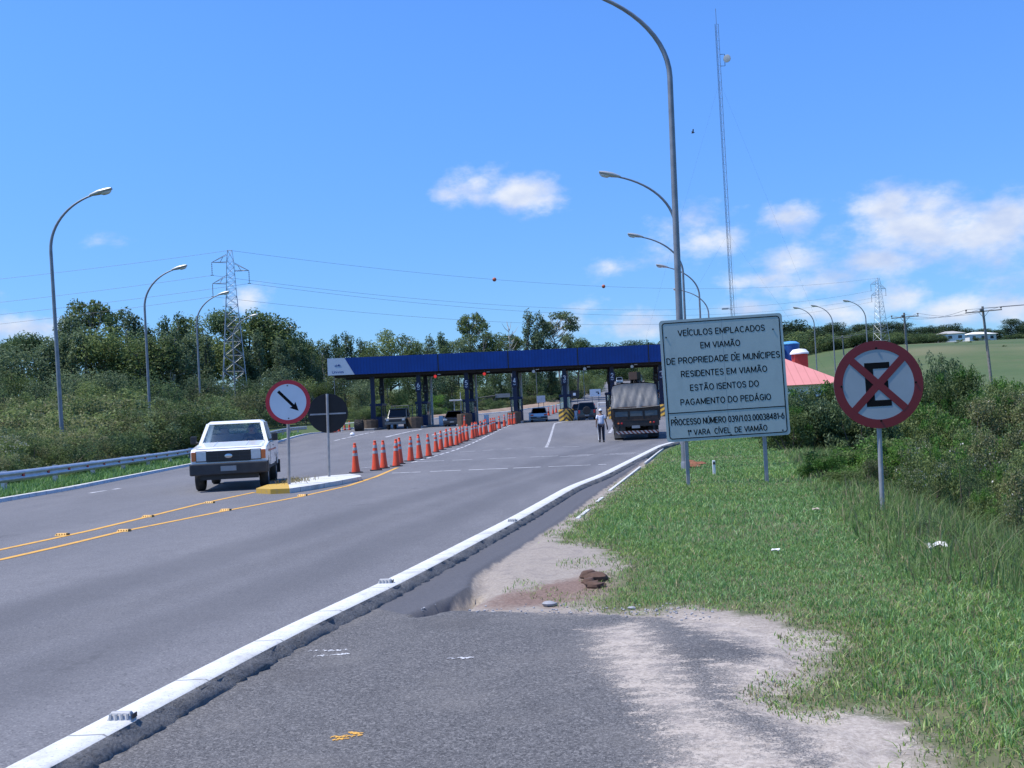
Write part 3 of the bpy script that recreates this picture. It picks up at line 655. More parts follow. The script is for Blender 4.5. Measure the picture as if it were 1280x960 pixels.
# ------------------------------------------------------------------ painted markings
def ribbon(mb, pts, w, off=.005, step=.6):
    pts = [np.asarray(p) for p in pts]; out = []
    for a, b in zip(pts[:-1], pts[1:]):
        n = max(1, int(np.linalg.norm(b - a) / step)); out += [a + (b - a) * k / n for k in range(n)]
    out.append(pts[-1]); vs = []
    for i, p in enumerate(out):
        t = out[min(i + 1, len(out) - 1)] - out[max(i - 1, 0)]; t = t[:2] / (np.linalg.norm(t[:2]) + 1e-9); nrm = np.array([-t[1], t[0]])
        for s in (-1, 1):
            q = p[:2] + nrm * s * w / 2; vs.append((q[0], q[1], float(zr(q[1])) + off))
    mb.add(vs, [(2 * i, 2 * i + 1, 2 * i + 3, 2 * i + 2) for i in range(len(out) - 1)])
def dashes(mb, a, b, w, on, gap, off=.005, seed=0):
    a, b = np.asarray(a), np.asarray(b); L_ = np.linalg.norm(b - a); s = 0; rg = random.Random(seed)
    while s < L_:
        e = min(L_, s + on * rg.uniform(.7, 1.2)); ribbon(mb, [a + (b - a) * s / L_, a + (b - a) * e / L_], w * rg.uniform(.8, 1.1), off); s = e + gap * rg.uniform(.6, 1.4)
def build_markings():
    y = MB()
    ribbon(y, [PR(-140, 712), PR(0, 687.5), PR(110, 664), PR(185, 646), PR(250, 630), PR(318, 615.5)], .13)
    ribbon(y, [PR(-140, 725), PR(0, 700), PR(75, 683), PR(150, 665), PR(280, 639), PR(375, 621), PR(435, 607.5), PR(470, 596), PR(497, 584.5)], .13)
    tag(y.build('centre_line', 'line_yellow'), kind='structure')
    w = MB()
    dashes(w, PR(490, 591.5), PR(758, 580.5), .16, 1.2, .25, seed=1)
    dashes(w, PR(452, 585), PR(486, 582), .12, .9, .3, seed=9)
    dashes(w, PR(515, 577.5), PR(795, 566), .14, 1.1, .5, seed=2)
    dashes(w, PR(545, 567), PR(640, 561), .12, .8, .6, seed=3); dashes(w, PR(655, 560), PR(730, 558), .12, .8, .5, seed=4)
    dashes(w, PR(700, 571), PR(815, 566.5), .12, 1.5, .4, seed=14)
    dashes(w, PR(683, 559), PR(693.5, 529), .15, .5, .35, seed=5)
    dashes(w, PR(515, 578), PR(640, 531), .12, 1.2, .6, seed=6)
    ribbon(w, [PR(693, 529.5), PR(722, 524)], .16)
    dashes(w, PR(418, 551), PR(470, 539.5), .16, 2.2, .5, seed=7)
    dashes(w, PR(482, 546.5), PR(528, 536.5), .2, 3, .3, seed=8); dashes(w, PR(540, 544), PR(592, 532), .16, 2, .5, seed=10)
    dashes(w, PR(762, 541), PR(769, 531), .2, 1, .6, seed=11)
    dashes(w, PR(112, 616.5), PR(150, 610.5), .16, .8, .7, seed=22)
    tag(w.build('lane_marking', 'line_white'), kind='structure')
    def smear(name, pts, mat, n, r, seed):
        """worn flecks of paint scattered along strokes"""
        rg = random.Random(seed); m = MB()
        for a, b in pts:
            A, B = ground_at(*a, -.075), ground_at(*b, -.075)
            for k in range(n):
                p = A + (B - A) * rg.random() + np.array([rg.gauss(0, r * .6), rg.gauss(0, r * .8), 0]); z = float(verge_z(np.array([p[0]]), np.array([p[1]]))[0]) + .0035 + .0002 * k / n
                q = r * rg.uniform(.25, 1.0); c = rg.randint(5, 7); a0 = rg.random() * 6
                m.add([(p[0] + q * rg.uniform(.6, 1.3) * math.cos(a0 + 6.283 * i / c), p[1] + q * rg.uniform(.5, 1.0) * math.sin(a0 + 6.283 * i / c), z) for i in range(c)], [tuple(range(c))])
        tag(m.build(name, mat), kind='structure')
    smear('chalk_mark', (((560, 826), (592, 825)), ((385, 815), (438, 812)), ((395, 820), (436, 817))), 'line_white', 40, .016, 3)
    smear('survey_mark', (((414, 926), (452, 923)), ((438, 920), (450, 921)), ((415, 929), (436, 927))), 'line_yellow', 34, .012, 4)
build_markings()

# traffic island: raised kerbed pavement with a yellow nose
def build_island():
    T = .12
    top = [ground_at(x, y, T) for x, y in ((320, 610.5), (338, 611.5), (362, 610.5), (390, 606.5), (420, 601.5), (452, 595.5), (449, 593.5), (438, 592.5), (410, 594.5), (384, 597.5), (360, 601), (335, 605.5))]
    nose = 3
    def skin(mb, idx):
        n = len(idx)
        for a, b in zip(idx[:-1], idx[1:]):
            p, q = top[a], top[b]
            mb.add([(p[0], p[1], zr(p[1]) - .02), (q[0], q[1], zr(q[1]) - .02), (q[0], q[1], zr(q[1]) + T), (p[0], p[1], zr(p[1]) + T)], [(0, 1, 2, 3)])
    m = MB(); skin(m, [2, 3, 4, 5, 6, 7, 8, 9, 10])
    m.add([(p[0], p[1], zr(p[1]) + T) for p in [top[i] for i in (2, 3, 4, 5, 6, 7, 8, 9, 10)]], [tuple(range(9))])
    tag(m.build('traffic_island', 'kerb_paint'), kind='structure')
    m = MB(); skin(m, [10, 11, 0, 1, 2]); m.add([(p[0], p[1], zr(p[1]) + T) for p in [top[i] for i in (10, 11, 0, 1, 2)]], [tuple(range(5))])
    t = NT('kerb_yellow'); v = t.coord(); t.base(t.mix(t.mr(t.noise(v, 9, 6, .7), .48, .7, 0, .6), (.50, .31, .045), (.26, .21, .15))); t.rough(.8)
    tag(m.build('traffic_island_nose', 'kerb_yellow'), kind='structure')
build_island()
# ================================================================== toll plaza
TOLL_Y, TOLL_RZ = 100.0, R(-2.7)
TC = thing('toll_canopy', 'long flat toll plaza canopy with blue metal fascia on blue columns', 'canopy', (0, TOLL_Y, 0), TOLL_RZ)
TM = Matrix.Translation((0, TOLL_Y, 0)) @ Matrix.Rotation(TOLL_RZ, 4, 'Z')
TZ = float(zr(TOLL_Y))
def tx(px): return X_at(px, TOLL_Y, 4.0)
def tw(x, y, z): return TM @ Vector((x, y, z))
ZB, ZT, DEP = 6.22, 7.90, 9.0
COLS = [tx(p) for p in (462, 521, 582, 643, 706, 766, 827, 888, 948)]
XL_, XR_ = tx(409), tx(975)
def toll_canopy():
    seg = [tx(p) for p in (437, 549, 637, 724, 812, 900)] + [XR_]
    s0 = tx(431); s1 = tx(443)
    # front cladding, joint by joint
    m = MB(); m.prism([(s0, ZT), (s1, ZB), (seg[1] - .06, ZB), (seg[1] - .06, ZT)], 0, .12, 'y')
    # prism on y gives (u, w, v): x = u, z = v
    m.build('fascia_panel', 'blue_cladding', TC)
    for a, b in zip(seg[1:-1], seg[2:]):
        MB().box(((a + b) / 2, .06, (ZT + ZB) / 2), (b - a - .12, .12, ZT - ZB)).build('fascia_panel', 'blue_cladding', TC)
        MB().box((a, .09, (ZT + ZB) / 2), (.11, .12, ZT - ZB - .02)).build('fascia_joint', 'trim_black', TC)
    lp = MB(); lp.prism([(XL_, ZT), (XL_, ZB), (s1 - .01, ZB), (s0 - .01, ZT)], -.02, .12, 'y'); lp = lp.build('logo_panel', 'logo_panel', TC)
    cx = (XL_ + s0) / 2 + .15
    mk = MB()
    for s in (-1, 1):
        for k, (a, r0, r1) in enumerate(((8, .02, .36), (34, .02, .30), (60, .02, .24))):
            ca, sa = math.cos(R(a)) * s, math.sin(R(a)); nx, nz = -sa * .05, math.cos(R(a)) * .05 * s
            mk.prism([(cx + ca * r0, 7.10 + sa * r0), (cx + ca * (r0 + r1) / 2 + nx, 7.10 + sa * (r0 + r1) / 2 + abs(nz)), (cx + ca * r1, 7.10 + sa * r1), (cx + ca * (r0 + r1) / 2 - nx, 7.10 + sa * (r0 + r1) / 2 - abs(nz))], -.034, -.021, 'y')
    mk.build('emblem', 'logo_ink', lp)
    FR = Matrix.Rotation(R(90), 4, 'X')
    text('lettering', 'Univias', 'logo_ink', lp, 1.15, .24, Matrix.Translation((cx, -.021, 6.80)) @ FR, .105)
    # sides, back, roof and soffit
    w = XR_ - XL_
    for x in (XL_ + .06, XR_ - .06): MB().box((x, DEP / 2 + .06, (ZB + ZT) / 2), (.12, DEP - .13, ZT - ZB - .004)).build('side_fascia', 'blue_cladding', TC)
    MB().box(((XL_ + XR_) / 2, DEP + .06, (ZB + ZT) / 2), (w, .12, ZT - ZB)).build('rear_fascia', 'blue_cladding', TC)
    MB().box(((XL_ + XR_) / 2, DEP / 2 + .06, ZT - .25), (w - .3, DEP - .15, .1)).build('roof_slab', 'concrete', TC)
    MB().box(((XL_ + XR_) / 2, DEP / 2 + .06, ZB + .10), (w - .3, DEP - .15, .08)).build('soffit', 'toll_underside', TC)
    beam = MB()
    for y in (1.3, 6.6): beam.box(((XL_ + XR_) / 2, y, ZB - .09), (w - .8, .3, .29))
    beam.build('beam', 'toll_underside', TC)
    for x in COLS:
        for y in (1.3, 6.6):
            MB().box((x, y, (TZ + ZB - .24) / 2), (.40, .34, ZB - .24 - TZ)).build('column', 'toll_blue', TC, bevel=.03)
    for x in COLS[1:7]:
        MB().tube([(x + .34, 8.3, TZ - .1), (x + .34, 8.3, ZB)], .13, 10).build('downpipe', 'galvanised', TC, smooth=True)
toll_canopy()
for ch in TC.children_recursive:                             # the long roof falls a little towards the right
    for v_ in ch.data.vertices:
        if v_.co.z > 5.5: v_.co.z += (14.0 - v_.co.x) * .0085

NAMES_LANE = ['the leftmost column', 'column six', 'column five', 'column four', 'column three', 'column two', 'column one', 'the column hidden by the notice board', 'the far right column']
def toll_lanes():
    # raised islands with booths
    for i, x in enumerate(COLS):
        c = tw(x, 4.5, 0)
        isl = MB().box((x, 4.6, TZ + .06), (1.5, 15, .30)).build('toll_island', 'concrete', None, bevel=.04)
        isl.matrix_world = TM; tag(isl, kind='structure')
        where = ['below the logo end of the canopy', 'behind the numeral six', 'behind the numeral five', 'behind the numeral four', 'behind the numeral three', 'behind the numeral two',
                 'behind the tarpaulin lorry', 'hidden behind the notice board', 'at the right end of the canopy'][i]
        b = thing('toll_booth', 'dark blue toll booth with windows ' + where, 'toll booth', tw(x, 4.0, TZ + .2), TOLL_RZ, 'toll booths')
        MB().box((0, 0, .52), (1.16, 2.5, 1.04)).build('base_panel', 'booth_panel', b, bevel=.03)
        MB().box((0, 0, 2.32), (1.28, 2.7, .24)).build('roof', 'booth_panel', b, bevel=.03)
        for sx in (-.54, .54):
            for sy in (-1.2, 0, 1.2): MB().box((sx, sy, 1.62), (.07, .07, 1.16)).build('post', 'booth_panel', b)
        for sx in (-.535, .535): MB().box((sx, 0, 1.62), (.02, 2.3, 1.10)).build('window', 'glass', b)
        for sy in (-1.2, 1.2): MB().box((0, sy, 1.62), (1.0, .02, 1.10)).build('window', 'glass', b)
        MB().box((.05, .3, 1.1), (.7, .5, .1)).build('desk', 'dash', b)
        # numeral board on the front column, dark lamp box on the rear one
        num = {1: '6', 2: '5', 3: '4', 4: '3', 5: '2', 6: '1'}.get(i)
        FR = Matrix.Rotation(R(90), 4, 'X')
        if num:
            t = thing('lane_number_sign', 'dark blue board with white numeral %s and chevron on a toll column' % num, 'sign', tw(x, 1.08, 5.0), TOLL_RZ, 'lane number signs')
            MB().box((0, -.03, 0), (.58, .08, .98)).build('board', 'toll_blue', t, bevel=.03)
            text('numeral', num, 'number_white', t, .28, .42, Matrix.Translation((0, -.074, .13)) @ FR, .085)
            MB().prism([(-.13, -.25), (0, -.33), (.13, -.25), (.13, -.19), (0, -.27), (-.13, -.19)], -.083, -.074, 'y').build('chevron', 'number_white', t)
        sb = thing('signal_box', 'black signal box on rear column ' + where, 'signal', tw(x, 6.42, 4.95), TOLL_RZ, 'rear signal boxes')
        MB().box((0, -.1, 0), (.56, .18, .90)).build('case', 'trim_black', sb, bevel=.03)
        for k in (-.2, .2): MB().lathe([(.13, 0), (.13, .06), (.10, .07)], 14, Matrix.Translation((0, -.19, k)) @ Matrix.Rotation(R(90), 4, 'X')).build('lens', 'glass_solid', sb)
    # lamp heads under the fascia
    t = NT('lamp_red'); t.base((.5, .01, .01)); t.b.inputs['Emission Color'].default_value = (1, .06, .04, 1); t.b.inputs['Emission Strength'].default_value = .45
    def lane_signal(px, lit, label, z=5.98):
        s = thing('lane_signal', label, 'signal', tw(tx(px), .55, z), TOLL_RZ, 'lane signals under the fascia')
        MB().box((0, .0, .16), (.05, .05, .32)).build('hanger', 'steel_dark', s)
        MB().lathe([(.17, 0), (.185, .03), (.185, .12), (.14, .15)], 18, Matrix.Translation((0, .08, -.08)) @ Matrix.Rotation(R(90), 4, 'X')).build('case', 'trim_black', s, smooth=True)
        MB().lathe([(.15, 0), (.15, .02), (.0, .03)], 18, Matrix.Translation((0, -.102, -.08)) @ Matrix.Rotation(R(90), 4, 'X'), cap=False).build('lens', 'lamp_red' if lit else 'lamp_lens', s)
        MB().box((.38, -.02, .1), (.3, .12, .07)).build('side_lamp', 'lamp_shell', s)
    lane_signal(544, True, 'lit red lane signal hanging between numerals six and five')
    lane_signal(606, True, 'lit red lane signal hanging between numerals five and four')
    lane_signal(668, False, 'unlit pale lane signal hanging between numerals four and three')
    lane_signal(732, False, 'unlit pale lane signal hanging between numerals three and two')
    lane_signal(791, False, 'unlit pale lane signal hanging above the tarpaulin lorry')
    # crash blocks at the heads of the islands
    def nose(x, mat, label, w=1.45, h=1.12, y=-3.2):
        b = thing('crash_block', label, 'barrier', tw(x, y, float(zr(TOLL_Y + y))), TOLL_RZ, 'crash blocks before the toll islands')
        m = MB(); m.prism([(-w / 2, 1.6), (w / 2, 1.6), (w / 2, .35), (w * .18, 0), (-w * .18, 0), (-w / 2, .35)], -.1, h, 'z')
        m.build('block', mat, b, bevel=.05)
        MB().box((0, 1.0, h + .05), (w * .5, .8, .1)).build('cap', 'brown_block', b)
    def tractor_tyre(x, label, y=-3.6):
        b = thing('tractor_tyre', label, 'tyre', tw(x, y, float(zr(TOLL_Y + y)) + .52), TOLL_RZ, 'old tractor tyres before the toll islands')
        RX90 = Matrix.Rotation(R(90), 4, 'Y')
        MB().lathe([(.26, -.30), (.44, -.40), (.51, -.36), (.53, 0), (.51, .36), (.44, .40), (.26, .30)], 26, RX90).build('carcass', 'tyre_rubber', b, smooth=True)
        m = MB()
        for k in range(18):
            a = 2 * math.pi * k / 18
            for s in (-1, 1):
                a2 = a + s * .09
                ro = Matrix.Rotation(a2, 4, 'X'); q = ro @ Matrix.Translation((s * .19, 0, .545)) @ Matrix.Rotation(s * .55, 4, 'Z')
                vs = [q @ Vector((i * .21, j * .035, kk * .03)) for kk in (-1, 1) for j in (-1, 1) for i in (-1, 1)]
                m.add(vs, [(0, 2, 3, 1), (4, 5, 7, 6), (0, 1, 5, 4), (2, 6, 7, 3), (0, 4, 6, 2), (1, 3, 7, 5)])
        m.build('lug', 'tyre_rubber', b)
    tractor_tyre(tx(455), 'old tractor tyre standing before the leftmost toll island')
    nose(COLS[0], 'brown_block', 'dark brown crash block behind the leftmost tractor tyre', 1.3, 1.0, -1.6)
    nose(COLS[1], 'brown_block', 'brown crash block at the foot of column six', 1.35, 1.05)
    nose(COLS[2], 'brown_block', 'brown crash block at the foot of column five', 1.35, 1.15)
    nose(COLS[3], 'brown_block', 'brown crash block at the foot of column four beside the cone line', 1.3, 1.1)
    nose(COLS[4], 'hazard_concrete', 'yellow and black striped crash block at the foot of column three')
    nose(COLS[5], 'hazard_concrete', 'yellow and black striped crash block at the left side of the tarpaulin lorry')
    nose(COLS[6], 'hazard_concrete', 'yellow and black striped crash block at the right side of the tarpaulin lorry')
    for px, lab, w, h in ((483, 'wide pale cabinet left of the dark lorry in lane six', .85, .75), (545, 'white cabinet between the dark lorry and the dark car', .46, .95), (603.5, 'white cabinet right of the dark car in lane five', .46, .85),
                          (661, 'white cabinet left of the silver car', .44, .82), (719, 'white cabinet left of the black car with a spare wheel', .36, .82)):
        b = thing('gate_cabinet', lab, 'cabinet', tw(tx(px), 3.2, float(zr(TOLL_Y + 3)) + .0), TOLL_RZ, 'white cabinets beside the lanes')
        MB().box((0, 0, h / 2 + .12), (w, .4, h)).build('case', 'white_panel', b, bevel=.02)
        MB().box((0, 0, .06), (w * .8, .34, .12)).build('plinth', 'concrete', b)
        MB().box((0, -.208, h / 2 + .15), (w * .8, .012, h * .8)).build('door', 'white_panel', b)
toll_lanes()

def plaza_extras():
    # white tubular barrier and small stone at the left edge
    t = thing('tube_barrier', 'white tubular barrier left of the tractor tyre', 'barrier', G(440, 97)); 
    MB().tube([(-.95, 0, 0), (-.95, 0, .95), (.8, 0, 1.0), (.8, 0, 0)], .035, 8).build('rail', 'white_panel', t, smooth=True)
    MB().tube([(-.95, .02, .5), (.8, .02, .5)], .025, 8).build('rail', 'white_panel', t)
    p = PR(440.5, 544.5)
    m = MB(); m.lathe([(.02, -.05), (.17, 0), (.2, .1), (.13, .22), (.0, .26)], 12); tag(m.build('painted_stone', 'white_panel', None, smooth=True, loc=p), 'white painted stone on the asphalt left of the toll lanes', 'stone')
    # direction board seen edge on, arm sign behind lane five
    p = G(597, 112); t = thing('arm_sign', 'grey direction board on a side arm behind column five', 'road sign', p)
    MB().tube([(0, 0, 0), (0, 0, 3.2)], .09, 10).build('post', 'galvanised', t, smooth=True)
    MB().tube([(0, 0, 2.75), (2.2, 0, 2.95)], .05, 8).build('arm', 'steel_dark', t); MB().tube([(0, 0, 2.35), (1.8, 0, 2.85)], .04, 8).build('brace', 'steel_dark', t)
    MB().box((2.9, 0, 2.9), (1.6, .05, .42)).build('board', 'galvanised', t)
    p = G(571, 116); t = thing('shelter', 'small white shelter roof on thin posts behind the dark car', 'shelter', p)
    MB().box((0, 0, 2.5), (1.4, 1.2, .14)).build('roof', 'white_panel', t, bevel=.03)
    for sx in (-.2, .55): MB().tube([(sx, 0, 0), (sx, 0, 2.45 if sx < 0 else 3.4)], .05, 8).build('post', 'galvanised', t)
    for px, Y, w, h, z, mat, lab in ((745, 140, 1.5, 1.0, 1.9, 'sign_white', 'blue grey road sign board with a dark arrow beyond column two'),
                                     (719, 136, 1.3, 1.0, 1.9, 'trim_black', 'dark road sign board with a white square beyond column three'),
                                     (677, 132, 1.1, .9, 1.6, 'galvanised', 'grey back of a road sign beyond the silver car')):
        p = G(px, Y); t = thing('road_sign', lab, 'road sign', p, 0, 'small road signs beyond the plaza')
        MB().box((0, 0, z + h / 2 - .3), (w, .04, h)).build('board', mat, t)
        for s in (-.3, .3): MB().tube([(s * w, .06, -.1), (s * w, .06, z + h - .4)], .04, 6).build('post', 'steel_dark', t)
        if mat == 'sign_white': MB().prism([(.1, z + .35), (.45, z + .35), (.55, z), (.3, z), (.42, z + .22), (.1, z + .22)], -.03, -.021, 'y').build('arrow', 'sign_black', t)
        if mat == 'trim_black': MB().box((0, -.03, z + .2), (.36, .015, .36)).build('symbol', 'white_panel', t)
    t = thing('tube_barrier', 'white tubular barrier across the verge beyond column two', 'barrier', G(755, 132))
    MB().tube([(-.75, 0, 0), (-.75, 0, .9), (.9, 0, .9), (.9, 0, 0)], .05, 8).build('rail', 'white_panel', t); MB().tube([(-.75, 0.02, .45), (.9, 0.02, .45)], .035, 8).build('rail', 'white_panel', t)
    # bare earth cutting along the left side of the far road
    ys = np.arange(112, 330, 4.); x0 = Xl(ys); V = np.stack([np.stack([x0 - .2 - a * np.clip((ys - 112) / 40, 0, 1), ys, np.maximum(gz(x0 - a, ys), zr(ys) - .05) + .06 + b], -1) for a, b in ((0, 0), (1.2, .25), (2.6, .3), (4.5, .12))], 1)
    ny, nx = V.shape[:2]; idx = np.arange(ny * nx).reshape(ny, nx); F = np.stack([idx[:-1, :-1], idx[:-1, 1:], idx[1:, 1:], idx[1:, :-1]], -1).reshape(-1, 4)
    tag(np_mesh('earth_bank', V.reshape(-1, 3), F, 'bank_soil', smooth=True), kind='structure')
plaza_extras()

# ================================================================== street lamps
def make_lamp(H=13.0, reach=2.0, seg=14, thick=1.):
    root = thing('street_lamp', '', 'street lamp')
    hb = H - 2.6; pts = [(0, 0, 0), (0, 0, hb * .5), (0, 0, hb)]; rs = [.100 * thick, .086 * thick, .072 * thick]
    for k in range(1, seg + 1):
        a = k / seg * R(72)
        pts.append((reach * (1 - math.cos(a)) / (1 - math.cos(R(72))) , 0, hb + 2.42 * math.sin(a) / math.sin(R(72)))); rs.append((.070 - .030 * k / seg) * thick)
    pole = MB().tube(pts, rs, 10).build('pole', 'steel_pole', root, smooth=True)
    MB().lathe([(.118, -.02), (.118, .30), (.103, .34)], 12).build('base_sleeve', 'steel_pole', pole, smooth=True)
    h = MB(); th = R(14); q = Matrix.Translation(pts[-1]) @ Matrix.Rotation(-th, 4, 'Y')
    prof = [(-.12, .05, .05), (.05, .09, .08), (.30, .15, .12), (.68, .16, .10), (.92, .12, .05)]
    rings = []
    for x, w, hh in prof:
        rings.append([q @ Vector((x, math.cos(a) * w, .03 + math.sin(a) * hh)) for a in [2 * math.pi * k / 12 for k in range(12)]])
    n = 12; h.add([p for r_ in rings for p in r_], [(i * n + k, i * n + (k + 1) % n, (i + 1) * n + (k + 1) % n, (i + 1) * n + k) for i in range(4) for k in range(n)] + [tuple(range(11, -1, -1)), tuple(48 + k for k in range(12))])
    head = h.build('lamp_head', 'lamp_shell', root, smooth=True)
    l = MB(); l.lathe([(.0, -.16), (.08, -.15), (.13, -.09), (.14, -.05)], 12, q @ Matrix.Translation((.62, 0, 0)) @ Matrix.Scale(1.9, 4, (1, 0, 0)), cap=False); l.build('lens', 'lamp_lens', head, smooth=True)
    return root
def street_lamps():
    protos = {'l': make_lamp(), 'r': make_lamp(reach=2.62)}; used = set()
    def put(px, Y, rz, lab, grp, lean=0., sc=1.):
        if px == 857: sc = 1.045
        k = 'r' if grp == g1 else 'l'
        o = copy_tree(protos[k]) if k in used else protos[k]; used.add(k)
        p = G(px, Y); o.location = (p[0], p[1], p[2] - .1); o.rotation_euler = (0, lean, rz); o.scale = (sc, sc, sc); tag(o, lab, 'street lamp', grp)
    g1 = 'street lamps along the right kerb'; g2 = 'street lamps behind the left guard rail'; g3 = 'street lamps beyond the toll canopy'; g4 = 'street lamps by the field'
    for px, Y, rz, lab, ln in ((857, 27.8, 183, 'nearest tall street lamp, its arm leaving the top of the photo above the notice board', -.014), (853, 48, 181, 'street lamp second from the camera on the right, its head left of the big pole', -.02),
                           (862, 66.6, 180, 'street lamp third from the camera on the right kerb', -.012), (881, 85, 182, 'street lamp fourth from the camera on the right kerb', -.01), (892, 104, 183, 'small street lamp last in the right kerb row', -.005)):
        put(px, Y, R(rz), lab, g1, ln)
    for px, Y, lab, ln in ((81, 46, 'leftmost and nearest street lamp behind the guard rail', -.026), (190.5, 67, 'street lamp second from the left behind the guard rail', -.012), (253, 87, 'street lamp third from the left, its head crossing the lattice pylon', -.008),
                           (296, 115, 'street lamp fourth from the left, standing at the pylon legs', -.004), (323, 138, 'street lamp fifth from the left, behind the round arrow sign', 0), (346, 144, 'street lamp sixth from the left, just above the round arrow sign', 0)):
        put(px, Y, R(2), lab, g2, ln)
    for px, Y, rz, sc, lab in ((500, 186, 0, .92, 'far street lamp rising over the canopy above column six'), (572, 190, 0, .9, 'far street lamp rising over the canopy above column five'), (532, 150, 0, .6, 'short pale street lamp seen under the canopy right of column six'),
                               (672, 165, 0, .62, 'pale lamp pole seen under the canopy behind the silver car'), (731, 180, 0, .62, 'pale lamp pole seen under the canopy beyond column three'), (821, 230, 180, .6, 'pale lamp pole at the far roadside above the lorry tarpaulin'),
                               (420, 128, 0, .55, 'pale lamp pole left of the leftmost toll column')):
        put(px, Y, R(rz), lab, g3, 0, sc)
    for px, Y, lab in ((1023, 142, 'leftmost of the three lamps before the green field'), (1046, 140, 'middle one of the three lamps before the green field'), (1088, 132, 'rightmost of the three lamps before the green field')):
        put(px, Y, R(180), lab, g4, 0, .97)
street_lamps()

# ================================================================== lattice pylons and wires
def make_pylon():
    root = thing('power_pylon', '', 'pylon'); H = 22.5
    def hw(z): return np.interp(z, [0, 16.5, 21.2, H], [1.85, .66, .42, .28])
    lv = [0, 2.6, 5.0, 7.2, 9.2, 11.0, 12.7, 14.2, 15.5, 16.6, 17.6, 18.5, 19.4, 20.3, 21.2, H]
    m = MB(); C4 = [(-1, -1), (1, -1), (1, 1), (-1, 1)]
    for a, b in zip(lv[:-1], lv[1:]):
        A, B = hw(a), hw(b); r = .05 if a < 16 else .035
        for k in range(4):
            c, d = C4[k], C4[(k + 1) % 4]
            m.tube([(c[0] * A, c[1] * A, a), (c[0] * B, c[1] * B, b)], r * .95, 5, False)
            m.tube([(c[0] * A, c[1] * A, a), (d[0] * B, d[1] * B, b)], r * .46, 4, False)
            m.tube([(d[0] * A, d[1] * A, a), (c[0] * B, c[1] * B, b)], r * .46, 4, False)
            m.tube([(c[0] * B, c[1] * B, b), (d[0] * B, d[1] * B, b)], r * .42, 4, False)
    m.build('tower_frame', 'lattice_steel', root)
    for s, z in ((-1, 21.0), (1, 19.9), (-1, 18.3)):
        a = MB(); w = hw(z); tip = (s * 2.25, 0, z)
        for y in (-1, 1):
            a.tube([(s * w, y * w, z), tip], .04, 5); a.tube([(s * w, y * w, z + .95), tip], .035, 5); a.tube([(s * (w + .8), y * w * .5, z), (s * (w + .45), y * w * .7, z + .65)], .02, 4)
        arm = a.build('cross_arm', 'lattice_steel', root)
        i = MB(); i.tube([tip, (tip[0], 0, z - 1.55)], .035, 6)
        for k in range(5): i.lathe([(.03, 0), (.1, .03), (.03, .07)], 8, Matrix.Translation((tip[0], 0, z - .3 - k * .26)))
        i.tube([(tip[0] - .18, 0, z - 1.62), (tip[0] + .18, 0, z - 1.62)], .04, 5); i.build('insulator', 'insulator', arm)
    return root
def catenary(a, b, sag, n=40):
    a, b = Vector(a), Vector(b)
    return [a.lerp(b, k / n) - Vector((0, 0, 4 * sag * (k / n) * (1 - k / n))) for k in range(n + 1)]
def pylons():
    p1 = make_pylon(); a = G(296, 120); p1.location = a; p1.scale = (.93, .93, .93); p1.rotation_euler = (0, 0, R(14)); tag(p1, 'tall lattice power pylon in front of the left treeline', 'pylon', 'lattice pylons')
    p2 = copy_tree(p1); b = G(1104, 232); p2.location = b; p2.rotation_euler = (0, 0, R(22)); tag(p2, 'distant lattice power pylon before the hilltop trees on the right', 'pylon', 'lattice pylons')
    def tip(o, s, z, top=False):
        rz = o.rotation_euler.z; x = 0 if top else s * 2.25
        return Vector(o.location) + Vector((x * math.cos(rz), x * math.sin(rz), z)) * .93
    names = ['topmost', 'upper', 'middle', 'lowest']
    for k, (s, z, t) in enumerate(((0, 22.5, True), (-1, 19.35, False), (1, 18.25, False), (-1, 16.65, False))):
        A, B = tip(p1, s, z, t), tip(p2, s, z, t)
        C_ = A + Vector((-125, -6, -2.5))
        o = MB().tube(catenary(A, B, 3.4 if t else 4.2), .015, 4, False).build('power_line', 'wire', None)
        tag(o, names[k] + ' thin power line crossing above the toll canopy between the pylons', 'power line', 'power lines')
        o = MB().tube(catenary(A, C_, 2.6), .015, 4, False).build('power_line', 'wire', None)
        tag(o, names[k] + ' thin power line running left from the left pylon', 'power line', 'power lines')
        if t:
            path = catenary(A, B, 3.4, 400)
            for px, lab in ((619, 'orange marker ball on the power line above the left part of the canopy'), (753.5, 'orange marker ball on the power line above column two')):
                q = min(path, key=lambda p: abs(proj(p)[0] - px)); m = MB()
                m.lathe([(0, -.3)] + [(.3 * math.cos(R(a)), .3 * math.sin(R(a))) for a in range(-70, 71, 20)] + [(0, .3)], 14, Matrix.Translation(q), cap=False)
                tag(m.build('marker_ball', 'ball_orange', None, smooth=True), lab, 'marker ball', 'marker balls on the power line')
pylons()

